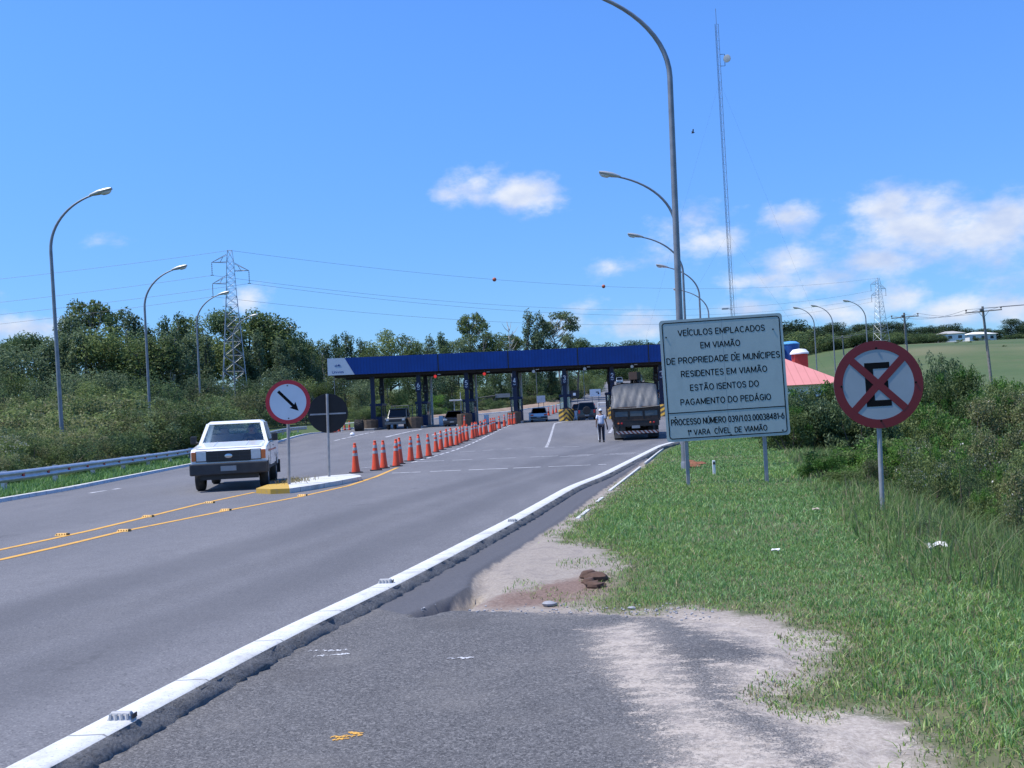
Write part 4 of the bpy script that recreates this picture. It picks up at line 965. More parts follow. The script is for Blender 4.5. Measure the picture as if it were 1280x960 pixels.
# ================================================================== radio mast
def radio_mast():
    p = G(922, 120); t = thing('radio_mast', 'very tall thin guyed lattice radio mast behind the notice board', 'mast', p); H = 46.2 - p[2] + .6
    m = MB(); r = .23; tri = [(r * math.cos(a), r * math.sin(a)) for a in (R(90), R(210), R(330))]; n = 46
    for c in tri: m.tube([(c[0], c[1], 0), (c[0], c[1], H)], .022, 5)
    for k in range(n):
        z0, z1 = H * k / n, H * (k + 1) / n
        for i in range(3):
            a, b = tri[i], tri[(i + 1) % 3]
            m.tube([(a[0], a[1], z0), (b[0], b[1], z1)], .009, 4, False); m.tube([(a[0], a[1], z1), (b[0], b[1], z1)], .009, 4, False)
    m.build('lattice', 'steel_dark', t)
    MB().tube([(0, 0, H), (0, 0, H + 1.9)], .025, 6).build('antenna', 'steel_dark', t)
    br = MB().tube([(.2, 0, H - 5.0), (.75, 0, H - 5.0), (.75, 0, H - 3.6), (.2, 0, H - 3.6)], .04, 6).build('bracket', 'steel_dark', t)
    d = MB(); d.lathe([(.0, .0), (.25, .03), (.42, .12), (.46, .26), (.42, .27), (.0, .24)], 20, Matrix.Translation((1.1, -.1, H - 4.2)) @ Matrix.Rotation(R(100), 4, 'X') @ Matrix.Rotation(R(-35), 4, 'Y'), cap=False); d.build('dish', 'lamp_shell', br, smooth=True)
    MB().tube([(0, 0, 11.4), (-.5, 0, 11.5)], .04, 6).build('lamp_arm', 'steel_dark', t)
    MB().box((-.85, 0, 11.52), (.75, .3, .2)).build('lamp_head', 'lamp_shell', t, bevel=.05)
    for k, a in enumerate((20, 140, 260)):
        g = MB()
        for z in (H * .45, H * .85): g.tube([(0, 0, z), (16 * math.cos(R(a)), 16 * math.sin(R(a)), -.5)], .0045, 4, False)
        g.build('guy_wire', 'steel_dark', t)
radio_mast()

# ================================================================== wooden utility poles
def utility_poles():
    def pole(px_base, px_top, ytop, Y, lab, w=2.2, zb=None, arm_rz=0):
        b = G(px_base, Y); top = at(px_top, ytop, Y); t = thing('utility_pole', lab, 'utility pole', b, 0, 'wooden utility poles')
        d = Vector(top) - Vector(b); m = MB().tube([Vector((0, 0, -.3)), d * .5, d], [.17, .15, .12], 10).build('pole', 'weathered_wood', t, smooth=True)
        u = d.normalized(); c = d - u * .55; ax = Vector((math.cos(R(arm_rz)), math.sin(R(arm_rz)), .05)).normalized()
        a = MB(); a.tube([c - ax * w / 2 - Vector((0, .16, 0)), c + ax * w / 2 - Vector((0, .16, 0))], .07, 6)
        a.tube([c + ax * .6 - Vector((0, .17, 0)), c - u * .7], .025, 5); a.tube([c - ax * .6 - Vector((0, .17, 0)), c - u * .7], .025, 5)
        arm = a.build('cross_arm', 'weathered_wood', t)
        for k in (-.48, .48):
            q = c + ax * w * k - Vector((0, .16, 0)); i = MB(); i.lathe([(.03, .05), (.03, .16), (.085, .18), (.10, .26), (.07, .34), (.03, .36)], 10, Matrix.Translation(q)); i.build('insulator', 'insulator', arm, smooth=True)
        MB().box(tuple(c + ax * -.25 + Vector((0, -.2, .12))), (.34, .25, .28)).build('switch_box', 'steel_dark', t, bevel=.03)
        return [Vector(b) + c + ax * w * k + Vector((0, -.16, .35)) for k in (-.48, 0, .48)]
    P1 = pole(1241.5, 1228, 383, 112, 'leaning wooden utility pole nearest the right edge of the photo', 4.1, arm_rz=3)
    P2 = pole(1138, 1130, 391, 128, 'wooden utility pole behind the round red sign', 3.5, arm_rz=3)
    P3 = pole(1057, 1053, 419, 215, 'far short utility pole left of the lattice pylon on the right', 3.6, arm_rz=3)
    names = ['left', 'middle', 'right']
    for a, b, s in ((P1, P2, 'between the two near wooden poles'), (P2, P3, 'from the wooden pole behind the round sign to the far pole')):
        for k in range(3): tag(MB().tube(catenary(a[k], b[k], .7, 20), .018, 4, False).build('power_line', 'wire', None), names[k] + ' wire strung ' + s, 'power line', 'wires of the utility poles')
    for k in range(3): tag(MB().tube(catenary(P1[k], P1[k] + Vector((45, -18, 2.2)), .6, 20), .018, 4, False).build('power_line', 'wire', None), names[k] + ' wire leaving the right edge of the photo', 'power line', 'wires of the utility poles')
    for px, Y, h, lab in ((1003, 150, 6.0, 'thin pale post before the field, leftmost'), (1196, 120, 1.7, 'short grey post in the scrub right of the round sign')):
        p = G(px, Y); tag(MB().tube([(0, 0, -.2), (0, 0, h)], .08, 8).build('marker_post', 'galvanised', None, loc=p), lab, 'post')
utility_poles()

# ================================================================== signs
def ring(mb, r0, r1, y0, y1, n=56):
    vs = []; 
    for k in range(n):
        a = 2 * math.pi * k / n; c, s = math.cos(a), math.sin(a)
        vs += [(r0 * c, y0, r0 * s), (r1 * c, y0, r1 * s), (r1 * c, y1, r1 * s), (r0 * c, y1, r0 * s)]
    fs = []
    for k in range(n):
        a, b = 4 * k, 4 * ((k + 1) % n); fs += [(a + i, a + (i + 1) % 4, b + (i + 1) % 4, b + i) for i in range(4)]
    mb.add(vs, fs); return mb
FRONT = Matrix.Rotation(R(90), 4, 'X')                    # text lying in xz, read from -y
def disc(mb, r, y0, y1, n=56): return mb.lathe([(r, 0), (r, y1 - y0)], n, Matrix.Translation((0, y1, 0)) @ Matrix.Rotation(R(90), 4, 'X'))
def bolt(x, z, y): return MB().lathe([(.017, 0), (.017, .008), (.008, .012)], 8, Matrix.Translation((x, y, z)) @ Matrix.Rotation(R(90), 4, 'X'))
def round_no_stopping():
    Y = 15.7; b = G(1104, Y); c = at(1098, 480.5, Y); Rr = 54.8 / FPX * Y
    t = thing('traffic_sign', 'round red bordered sign with a crossed out black letter E, standing in the grass', 'traffic sign', b, R(-4))
    d = Vector(c) - Vector(b); d = Matrix.Rotation(R(4), 3, 'Z') @ d
    MB().tube([(0, .045, -.4), (d.x * .5, d.y * .5 + .045, d.z * .5), (d.x, d.y + .045, d.z + Rr * .8)], .037, 12).build('post', 'sign_post', t, smooth=True)
    plate = disc(MB(), Rr, -.002, .003).build('plate', 'sign_white_shade', t, smooth=True); plate.matrix_local = Matrix.Translation(d) @ Matrix.Rotation(R(-.6), 4, 'Y')
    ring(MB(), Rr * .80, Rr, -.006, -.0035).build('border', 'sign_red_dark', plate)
    e = MB(); y0, y1 = -.0045, -.0028
    poly = [(-.29, .50), (.27, .50), (.27, .36), (-.10, .36), (-.10, .08), (.22, .08), (.22, -.09), (-.10, -.09), (-.10, -.36), (.27, -.36), (.27, -.50), (-.29, -.50)]
    e.prism([(u * Rr, v * Rr) for u, v in poly], y0, y1, 'y'); e.build('letter', 'sign_black', plate)
    x = MB()
    for s in (-1, 1):
        q = Matrix.Rotation(R(45 * s), 3, 'Y'); y = -.0062 - (.0012 if s > 0 else 0)
        x.box((0, y, 0), (Rr * 1.62, .0018, Rr * .165), q)
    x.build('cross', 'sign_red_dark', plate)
    for a in (0, 90, 180, 270): bolt(Rr * .83 * math.cos(R(a)), Rr * .83 * math.sin(R(a)), -.006).build('bolt', 'sign_black', plate)
    MB().box((0, .02, .25), (.5, .03, .05)).build('bracket', 'sign_post', plate)
round_no_stopping()
def round_arrow():
    Y = 26.3; b = PR(361, 605.5, .12); Y = b[1]; c = at(360, 502.5, Y); Rr = 27.6 / FPX * Y
    t = thing('traffic_sign', 'round red bordered sign with a black diagonal arrow, on the traffic island', 'traffic sign', b, R(6))
    d = Matrix.Rotation(R(-6), 3, 'Z') @ (Vector(c) - Vector(b))
    MB().tube([(0, .05, -.1), (d.x, d.y + .05, d.z + Rr * .7)], .04, 12).build('post', 'sign_post', t, smooth=True)
    plate = disc(MB(), Rr, -.002, .003).build('plate', 'sign_white', t, smooth=True); plate.matrix_local = Matrix.Translation(d)
    ring(MB(), Rr * .82, Rr, -.0065, -.0035).build('border', 'sign_red', plate)
    a = MB(); A = Vector((-.42, .50)); B = Vector((.46, -.42)); dr = (B - A).normalized(); n = Vector((-dr.y, dr.x)); sh = B - dr * .34
    w = .065; pts = [A + n * w, sh + n * w, sh - dr * .05 + n * .19, B, sh - dr * .05 - n * .19, sh - n * w, A - n * w]
    a.prism([(p.x * Rr, p.y * Rr) for p in pts], -.0055, -.0028, 'y'); a.build('arrow', 'sign_black', plate)
    bolt(0, -Rr * .74, -.004).build('bolt', 'sign_black', plate); bolt(0, Rr * .74, -.004).build('bolt', 'sign_black', plate)
round_arrow()
def round_back():
    b = PR(411.5, 595, .13); Y = b[1]; c = at(410, 516.5, Y); Rr = 24.6 / FPX * Y
    t = thing('traffic_sign', 'round sign seen from its black back, at the rear of the traffic island', 'traffic sign', b, R(8))
    d = Matrix.Rotation(R(-8), 3, 'Z') @ (Vector(c) - Vector(b))
    MB().tube([(0, -.06, -.1), (d.x, d.y - .06, d.z + Rr * .98)], .038, 12).build('post', 'sign_post', t, smooth=True)
    plate = disc(MB(), Rr, .0, .004).build('plate', 'sign_back', t, smooth=True); plate.matrix_local = Matrix.Translation(d)
    MB().box((0, -.014, -.02), (Rr * 1.8, .026, .045)).build('brace', 'sign_post', plate)
round_back()
def notice_board():
    Y = 22.3; W_, H_ = 153.5 / FPX * Y, 152.5 / FPX * Y
    c = at(905.5, 472, Y); t = thing('notice_board', 'large square white notice board with black Portuguese lettering on two grey posts', 'sign board', (c[0], c[1], float(gz(c[0], c[1]))), R(-1.5))
    zc = c[2] - float(gz(c[0], c[1]))
    rr = .07; out = []
    for sx, sy, a0 in ((1, 1, 0), (-1, 1, 90), (-1, -1, 180), (1, -1, 270)):
        for k in range(5): a = R(a0 + 90 * k / 4); out.append((sx * (W_ / 2 - rr) + rr * math.cos(a), sy * (H_ / 2 - rr) + rr * math.sin(a)))
    pl = MB(); pl.prism(out, 0, .012, 'y'); plate = pl.build('panel', 'sign_white_worn', t); plate.matrix_local = Matrix.Translation((0, 0, zc)) @ Matrix.Rotation(R(-.95), 4, 'Y')
    m = .055; b = MB(); w = .020; y0, y1 = -.003, .0005
    # rounded border line
    ro = []; ri = []
    for sx, sy, a0 in ((1, 1, 0), (-1, 1, 90), (-1, -1, 180), (1, -1, 270)):
        for k in range(6):
            a = R(a0 + 90 * k / 5)
            for L_, rad in ((ro, rr), (ri, rr - w)): L_.append((sx * (W_ / 2 - m - rr) + rad * math.cos(a), sy * (H_ / 2 - m - rr) + rad * math.sin(a)))
    n = len(ro); vs = [(p[0], y, p[1]) for y in (y0, y1) for L_ in (ro, ri) for p in L_]
    fs = []
    for k in range(n):
        j = (k + 1) % n; fs += [(k, j, n + j, n + k), (2 * n + k, 3 * n + k, 3 * n + j, 2 * n + j), (k, 2 * n + k, 2 * n + j, j), (n + k, n + j, 3 * n + j, 3 * n + k)]
    b.add(vs, fs); b.build('border', 'sign_black', plate)
    MB().box((0, -.0015, H_ * (.5 - .765)), (W_ - 2 * m - 2 * w - .002, .003, .020)).build('divider', 'sign_black', plate)
    for s, u0, u1, v, h in (('VEÍCULOS EMPLACADOS', .147, .855, .135, .046), ('EM VIAMÃO', .324, .647, .245, .046), ('DE PROPRIEDADE DE MUNÍCIPES', .040, .962, .362, .047), ('RESIDENTES EM VIAMÃO', .150, .850, .472, .046),
                            ('ESTÃO ISENTOS DO', .216, .775, .588, .046), ('PAGAMENTO DO PEDÁGIO', .130, .865, .703, .046), ('PROCESSO NÚMERO 039/1.03.00038481-6', .042, .962, .864, .046), ('1ª VARA  CÍVEL  DE VIAMÃO', .171, .817, .952, .042)):
        text('lettering', s, 'sign_black', plate, (u1 - u0) * W_, h * H_, Matrix.Translation(((.5 * (u0 + u1) - .5) * W_, -.0005, (.5 - v + h * .5) * H_)) @ FRONT, .088, .0022)
    MB().box((.02, -.0006, 0), (.006, .0012, H_ * .985)).build('seam', 'sign_post', plate)
    for x, z in ((-.45, .36), (.42, .37), (.44, -.46), (.1, .2), (-.42, -.3), (.02, -.47)): bolt(x * W_, z * H_, -.001).build('bolt', 'sign_black', plate)
    for zz in (.3, -.3): MB().box((0, .03, zz * H_), (W_ * .9, .035, .06)).build('brace', 'sign_post', plate)
    for px in (861.5, 959.5):
        g = G(px, Y); x = g[0] - c[0]; z = g[2] - float(gz(c[0], c[1]))
        q = MB(); q.box((x - .05 * 0, .085, (z - .5 + zc + H_ * .42) / 2), (.075, .07, zc + H_ * .42 - z + .5)); q.build('post', 'sign_post', t, bevel=.008)
notice_board()

# ================================================================== traffic cones
def cones():
    root = thing('traffic_cone', '', 'traffic cone')
    body = MB(); body.lathe([(.155, .03), (.125, .25), (.098, .55), (.075, .82), (.058, .97), (.045, .985), (.05, .99), (.05, 1.05), (.03, 1.06)], 18); body.build('body', 'orange_rubber', root, smooth=True)
    MB().box((0, 0, .018), (.42, .42, .036)).build('base', 'rubber_black', root, bevel=.01)
    for z0, z1, r0, r1 in ((.60, .70, .096, .088), (.80, .90, .0795, .0688)): MB().lathe([(r0 + .002, z0), (r1 + .002, z1)], 18, cap=False).build('band', 'band_white', root, smooth=True)
    line = [(445, 591), (470, 588), (480, 585.5), (495.5, 583), (500, 580), (513.5, 576.5), (524.5, 573.5), (536, 570.5)]
    for x in (545.5, 551.5, 558.5, 564.3, 571, 575.5, 579.5, 584, 591, 594, 596.5, 601, 606, 608, 614, 616, 619, 624.5, 630.8, 637, 639.8, 643.5): line.append((x, 577 - (x - 513) * .365 + random.Random(int(x * 10)).uniform(-.8, .8)))
    rg = random.Random(7)
    for i, (px, py) in enumerate(line):
        o = root if i == 0 else copy_tree(root); p = PR(px, py); o.location = p; o.rotation_euler = (rg.uniform(-.02, .02), rg.uniform(-.02, .03), rg.uniform(0, 3)); s = rg.uniform(.92, .99); o.scale = (s, s, s)
        tag(o, ('%s orange cone from the traffic island in the long slanting line' % nth(i + 1)) if i else 'nearest orange cone, standing alone at the rear end of the traffic island', 'traffic cone', 'cones in the line from the island to the toll booths')
    for i, (px, py) in enumerate(((415, 541), (419, 540.5), (424, 539.5), (431, 538), (437, 537.5))):
        o = copy_tree(root); p = PR(px, py); o.location = p; s = .9; o.scale = (s, s, s); tag(o, '%s orange cone from the left beside the black disc sign' % nth(i + 1), 'traffic cone', 'cones at the left edge of the plaza')
    for i, (px, Y) in enumerate(((581, 97), (686, 118), (691.5, 121), (695.5, 124), (734.5, 116), (737.5, 118), (740.5, 120), (743.5, 121), (717, 112))):
        o = copy_tree(root); p = (X_at(px, Y, float(zr(Y))), Y, float(zr(Y))); o.location = p; tag(o, ['lone orange cone before column five behind the cone line', 'first of three cones right of the silver car', 'second of three cones right of the silver car', 'third of three cones right of the silver car',
            'first from the left of four cones beyond the red car', 'second from the left of four cones beyond the red car', 'third from the left of four cones beyond the red car', 'rightmost of four cones beyond the red car', 'orange cone just left of the red car'][i], 'traffic cone', 'cones beyond the toll lanes')
cones()

# ================================================================== left guard rail
def guard_rail():
    t = thing('guard_rail', 'long galvanised guard rail with red reflectors along the left road edge', 'guard rail', (0, 0, 0))
    ys = np.arange(13, 98, 1.); x0 = Xl(ys) - 1.25
    prof = [(0, -.16), (.05, -.13), (.075, -.09), (.075, -.06), (.01, -.02), (.01, .02), (.075, .06), (.075, .09), (.05, .13), (0, .16)]
    V = np.stack([np.stack([x0 + a, ys, zr(ys) + .55 + b], -1) for a, b in prof], 1); ny, nx = V.shape[:2]; idx = np.arange(ny * nx).reshape(ny, nx)
    F = np.stack([idx[:-1, :-1], idx[:-1, 1:], idx[1:, 1:], idx[1:, :-1]], -1).reshape(-1, 4)
    np_mesh('beam', V.reshape(-1, 3), F, 'galvanised', t)
    for y in np.arange(14, 98, 4.):
        x = float(Xl(y)) - 1.36; MB().box((x, y, float(zr(y)) + .30), (.11, .16, .86)).build('post', 'galvanised', t)
    for y in np.arange(15, 90, 2.):
        x = float(Xl(y)) - 1.25 + .035; MB().box((x, y - .01, float(zr(y)) + .55), (.03, .12, .11)).build('reflector', 'reflector_red', t)
guard_rail()

# ================================================================== buildings on the right
def hip_house(name, lab, c, rz, w, d, h, rh, wall, roof, wins=3, over=.5, door=True):
    t = thing(name, lab, 'house', c, rz)
    MB().box((0, 0, h / 2 - .4), (w, d, h + .8)).build('wall', wall, t)
    a, b = w / 2 + over, d / 2 + over; rl = max(.2, w / 2 - d / 2)
    r_ = MB().add([(-a, -b, h), (a, -b, h), (a, b, h), (-a, b, h), (-rl, 0, h + rh), (rl, 0, h + rh)], [(0, 1, 5, 4), (1, 2, 5), (2, 3, 4, 5), (3, 0, 4), (3, 2, 1, 0)]).build('roof', roof, t)
    for k in range(wins):
        x = -w / 2 + w * (k + .5) / wins
        f = MB().box((x, -d / 2 - .02, h * .55), (min(1.4, w / wins * .55), .06, 1.2)).build('window', 'white_panel', t); MB().box((x, -d / 2 - .055, h * .55), (min(1.2, w / wins * .45), .02, 1.0)).build('pane', 'glass_solid', f)
    return t, r_
def buildings():
    p = G(960, 84); t, r_ = hip_house('office_building', 'low white toll office with pinkish red metal hip roof behind the notice board', (p[0] - .6, 84, p[2] - .85), R(-3), 10.2, 9, 3.2, 3.0, 'wall_white', 'red_roof', 4, .7)
    q = at(990, 452, 88); rf = MB(); z0 = q[2] - p[2] + .35 - .5
    x = q[0] - p[0] + .6; MB().box((x, 2.2, z0 + .45), (1.1, 1.1, 2.1)).build('chimney', 'cap_red', r_); MB().lathe([(.80, z0 + 1.5), (.80, z0 + 1.62), (.55, z0 + 1.9), (0, z0 + 1.98)], 12, Matrix.Translation((x, 2.2, 0)), cap=False).build('chimney_cap', 'white_panel', r_, smooth=True)
    p = G(992, 100); c = at(991, 440, 100); t = thing('water_tank', 'blue round water tank on a stand behind the red chimney', 'water tank', (p[0], 100, p[2])); z = c[2] - p[2] - .9
    MB().lathe([(.75, z), (.86, z + .9), (.90, z + 1.5), (.90, z + 1.62)], 24).build('tank', 'tank_blue', t, smooth=True); MB().lathe([(.93, z + 1.62), (.93, z + 1.7), (.6, z + 1.92), (0, z + 1.98)], 24, cap=False).build('lid', 'tank_lid', t, smooth=True)
    for sx in (-.6, .6):
        for sy in (-.6, .6): MB().tube([(sx, sy, -.2), (sx, sy, z)], .09, 8).build('leg', 'steel_dark', t)
    MB().box((0, 0, z - .06), (1.7, 1.7, .1)).build('platform', 'concrete', t)
    for px, Y, w, d, h, rh, rz, lab, roof in ((1187, 345, 11, 8, 3.6, 1.3, -18, 'long white farmhouse with grey gable roof on the hill, left of the two', 'concrete'), (1222, 352, 12, 8, 3.4, 1.2, 8, 'white hilltop house with bright roof, right of the two', 'wall_white'),
                                          (1031, 352, 6, 5, 3.0, 1.6, 5, 'small brick red house among the hilltop trees', 'tile_roof')):
        p = G(px, Y); hip_house('farmhouse', lab, (p[0], p[1], p[2]), R(rz), w * .82, d * .82, h * .72, rh * .8, 'wall_brick' if px == 1031 else 'wall_white', roof, 3)
buildings()
# ================================================================== vehicles (x right, y forward, z up, origin on the ground)
def arch_profile(top, zb, axles, ra, n=7):
    """side outline: top polyline from rear to front, then along the bottom back to the rear with wheel arches"""
    y0, y1 = top[0][0], top[-1][0]; bot = [(y1, zb)]
    for a in sorted(axles, reverse=True):
        h = math.sqrt(max(ra[1] ** 2 - (zb - ra[0]) ** 2, .01)); b = math.atan2(zb - ra[0], h)
        for k in range(n + 1):
            t = b + (math.pi - 2 * b) * k / n
            bot.append((a + ra[1] * math.cos(t), ra[0] + ra[1] * math.sin(t)))
    bot.append((y0, zb))
    return list(top) + bot
def wheel(parent, x, y, r, w, side, spokes=False):
    q = Matrix.Translation((x, y, r)) @ Matrix.Rotation(R(90), 4, 'Y')
    t = MB().lathe([(r * .60, -w / 2), (r * .93, -w / 2), (r, -w * .36), (r, w * .36), (r * .93, w / 2), (r * .60, w / 2)], 22, q, cap=False).build('wheel', 'tyre_rubber', parent, smooth=True)
    s = w / 2 * side
    MB().lathe([(r * .62, s * .9), (r * .60, s * .55), (r * .28, s * .62), (r * .25, s * .95), (0, s * .97)], 20, q, cap=False).build('rim', 'rim_grey', t, smooth=True)
    MB().lathe([(r * .6, -s * .5), (0, -s * .5)], 16, q, cap=False).build('hub_plate', 'trim_black', t)
    return t
def quad_plate(pts, th, name, mat, parent):
    """thin slab on four corner points"""
    p = [Vector(q) for q in pts]; n = (p[1] - p[0]).cross(p[3] - p[0]).normalized() * th
    return MB().hexa([tuple(q - n / 2) for q in p] + [tuple(q + n / 2) for q in p]).build(name, mat, parent)

def pickup():
    p = PR(291.5, 609); F = [PR(252, 613.5), PR(331, 608.5)]
    c = (np.array(F[0]) + F[1]) / 2
    head = R(180 + 9.5)                                     # travelling towards the camera
    t = thing('pickup_truck', 'old white pickup truck with black grille driving past the traffic island', 'pickup truck', (0, 0, 0), head)
    # place so that the middle of the front axle stands at c
    ya = 1.62; fw = Vector((-math.sin(head), math.cos(head), 0)); t.location = Vector((c[0], c[1], float(zr(c[1])))) - fw * ya
    RW = .37; AX = (ya, -1.72)
    top = [(-2.62, .84), (-.62, .84), (-.62, 1.24), (1.12, 1.24), (2.32, 1.13), (2.46, 1.06), (2.48, .86)]
    pr = arch_profile(top, .50, AX, (RW + .02, .47))
    body = MB().prism(pr, -.975, .975, 'x').build('body', 'car_white', t, bevel=.035)
    for s in (-1, 1): MB().box((s * .93, -1.61, 1.045), (.09, 2.0, .42)).build('bed_side', 'car_white', t, bevel=.025)
    MB().box((0, -2.58, 1.04), (1.86, .08, .42)).build('tailgate', 'car_white', t, bevel=.02)
    MB().box((0, -1.6, .852), (1.76, 1.9, .02)).build('bed_floor', 'trim_black', t)
    # hood panel with raised middle
    h = MB(); h.hexa([(-.88, 1.14, 1.242), (.88, 1.14, 1.242), (.86, 2.36, 1.128), (-.86, 2.36, 1.128), (-.80, 1.14, 1.285), (.80, 1.14, 1.285), (.74, 2.30, 1.165), (-.74, 2.30, 1.165)])
    hood = h.build('hood', 'car_white', t, bevel=.02)
    for s in (-.42, .42): MB().hexa([(s - .015, 1.2, 1.283), (s + .015, 1.2, 1.283), (s + .015, 2.25, 1.172), (s - .015, 2.25, 1.172), (s - .005, 1.2, 1.292), (s + .005, 1.2, 1.292), (s + .005, 2.25, 1.181), (s - .005, 2.25, 1.181)]).build('hood_crease', 'car_white', hood)
    # cab
    A0, A1, B0, B1 = (.89, 1.08, 1.24), (.735, .50, 1.80), (.89, -.56, 1.24), (.75, -.46, 1.80)
    for s in (-1, 1):
        for a, b, w in ((A0, A1, .045), (B0, B1, .06)):
            MB().hexa([(s * a[0] - w, a[1] - w, a[2]), (s * a[0] + w, a[1] - w, a[2]), (s * a[0] + w, a[1] + w, a[2]), (s * a[0] - w, a[1] + w, a[2]), (s * b[0] - w, b[1] - w, b[2]), (s * b[0] + w, b[1] - w, b[2]), (s * b[0] + w, b[1] + w, b[2]), (s * b[0] - w, b[1] + w, b[2])]).build('pillar', 'car_white', t)
    rf = MB(); rf.hexa([(-.80, -.54, 1.785), (.80, -.54, 1.785), (.79, .56, 1.775), (-.79, .56, 1.775), (-.70, -.46, 1.87), (.70, -.46, 1.87), (.68, .44, 1.862), (-.68, .44, 1.862)]); rf.build('roof', 'car_white', t, bevel=.03)
    quad_plate([(-.86, 1.05, 1.25), (.86, 1.05, 1.25), (.71, .50, 1.79), (-.71, .50, 1.79)], .012, 'windshield', 'glass', t)
    quad_plate([(-.84, -.53, 1.26), (.84, -.53, 1.26), (.72, -.45, 1.79), (-.72, -.45, 1.79)], .012, 'rear_window', 'glass', t)
    for s in (-1, 1):
        quad_plate([(s * .90, -.48, 1.26), (s * .90, .98, 1.26), (s * .745, .46, 1.785), (s * .755, -.40, 1.785)], .01, 'side_window', 'glass', t)
        d_ = MB().box((s * .979, .28, .90), (.012, 1.42, .62)).build('door', 'car_white', t, bevel=.008)
        for yy in (-.445, 1.005): MB().box((s * .9765, yy, .90), (.006, .02, .64)).build('door_gap', 'trim_black', d_)
        MB().box((s * .9765, .1, .56), (.005, 3.1, .10)).build('sill_grime', 'rubber_black', t)
        MB().box((s * .983, -.1, 1.12), (.02, .16, .035)).build('door_handle', 'trim_black', t)
        MB().box((s * .986, .15, 1.005), (.006, 2.9, .045)).build('side_stripe', 'stripe_red', t)
        m = MB(); m.box((s * 1.10, .86, 1.36), (.17, .09, .22)); mi = m.build('mirror', 'trim_black', t, bevel=.03); MB().tube([(s * .95, .92, 1.27), (s * 1.08, .87, 1.32)], .025, 6).build('mirror_arm', 'trim_black', mi)
        for y in AX: wheel(t, s * .84, y, RW, .23, s)
        MB().box((s * .80, -2.63, 1.0), (.22, .03, .3)).build('tail_light', 'tail_red', t)
        MB().box((s * .88, -2.35, .42), (.3, .02, .4)).build('mudflap', 'rubber_black', t)
    # front
    g = MB().box((0, 2.492, .925), (1.12, .03, .29)).build('grille', 'trim_black', t, bevel=.008)
    for k in (-.09, 0, .09): MB().box((0, 2.512, .925 + k), (1.10, .014, .016)).build('slat', 'bumper_grey', g)
    for k in (-.28, .28): MB().box((k, 2.511, .925), (.02, .014, .27)).build('bar', 'bumper_grey', g)
    e = MB(); e.lathe([(.058, 0), (.058, .012), (.05, .016), (0, .016)], 20, Matrix.Translation((0, 2.515, .925)) @ Matrix.Rotation(R(-90), 4, 'X') @ Matrix.Scale(1.7, 4, (1, 0, 0))); e.build('emblem', 'chrome', g, smooth=True)
    for s in (-1, 1):
        hl = MB().box((s * .70, 2.49, .935), (.25, .035, .25)).build('headlight', 'headlight', t, bevel=.012); MB().box((s * .70, 2.487, .935), (.28, .02, .285)).build('bezel', 'trim_black', hl)
        MB().box((s * .895, 2.47, .935), (.115, .07, .24)).build('turn_signal', 'amber', t, bevel=.012)
    fb = MB(); fb.hexa([(-.99, 2.46, .43), (.99, 2.46, .43), (.99, 2.61, .45), (-.99, 2.61, .45), (-.99, 2.46, .75), (.99, 2.46, .75), (.99, 2.62, .74), (-.99, 2.62, .74)]); bp = fb.build('front_bumper', 'bumper_grey', t, bevel=.03)
    for s in (-1, 1): MB().box((s * .985, 2.30, .60), (.05, .36, .28)).build('bumper_corner', 'bumper_grey', bp)
    MB().box((0, 2.622, .60), (.40, .015, .13)).build('number_plate', 'plate', bp)
    MB().box((0, 2.40, .38), (1.5, .05, .14)).build('valance', 'trim_black', t)
    # chassis, interior
    c_ = MB(); c_.box((-.45, 0, .46), (.12, 4.8, .16)); c_.box((.45, 0, .46), (.12, 4.8, .16)); c_.box((0, 1.62, .38), (1.4, .12, .12)); c_.box((0, -1.72, .37), (1.4, .12, .12)); c_.box((0, 1.2, .5), (.6, 1.2, .3)); c_.build('chassis', 'truck_dark', t)
    MB().box((0, .98, 1.22), (1.7, .34, .12)).build('dashboard', 'dash', t, bevel=.03)
    st = MB().box((0, -.20, .95), (1.5, .5, .24)).build('bench_seat', 'seat_cloth', t, bevel=.05); MB().box((0, -.43, 1.24), (1.5, .14, .5)).build('backrest', 'seat_cloth', st, bevel=.05)
    for x in (-.4, .4): MB().box((x, -.42, 1.56), (.24, .08, .17)).build('headrest', 'seat_cloth', st, bevel=.03)
    sw = MB(); n = 18
    q = Matrix.Translation((-.40, .62, 1.20)) @ Matrix.Rotation(R(65), 4, 'X')
    sw.tube([q @ Vector((.2 * math.cos(2 * math.pi * k / n), .2 * math.sin(2 * math.pi * k / n), 0)) for k in range(n + 1)], .014, 6); sw.tube([q @ Vector((0, 0, 0)), (-.40, .85, 1.12)], .02, 6); sw.tube([q @ Vector((-.2, 0, 0)), q @ Vector((.2, 0, 0))], .012, 6); sw.build('steering_wheel', 'trim_black', t)
    for s in (-.35, .25): MB().tube([(s - .3, 1.10, 1.262), (s + .25, 1.06, 1.285)], .009, 5).build('wiper', 'trim_black', t)
    return t
PICKUP = pickup()

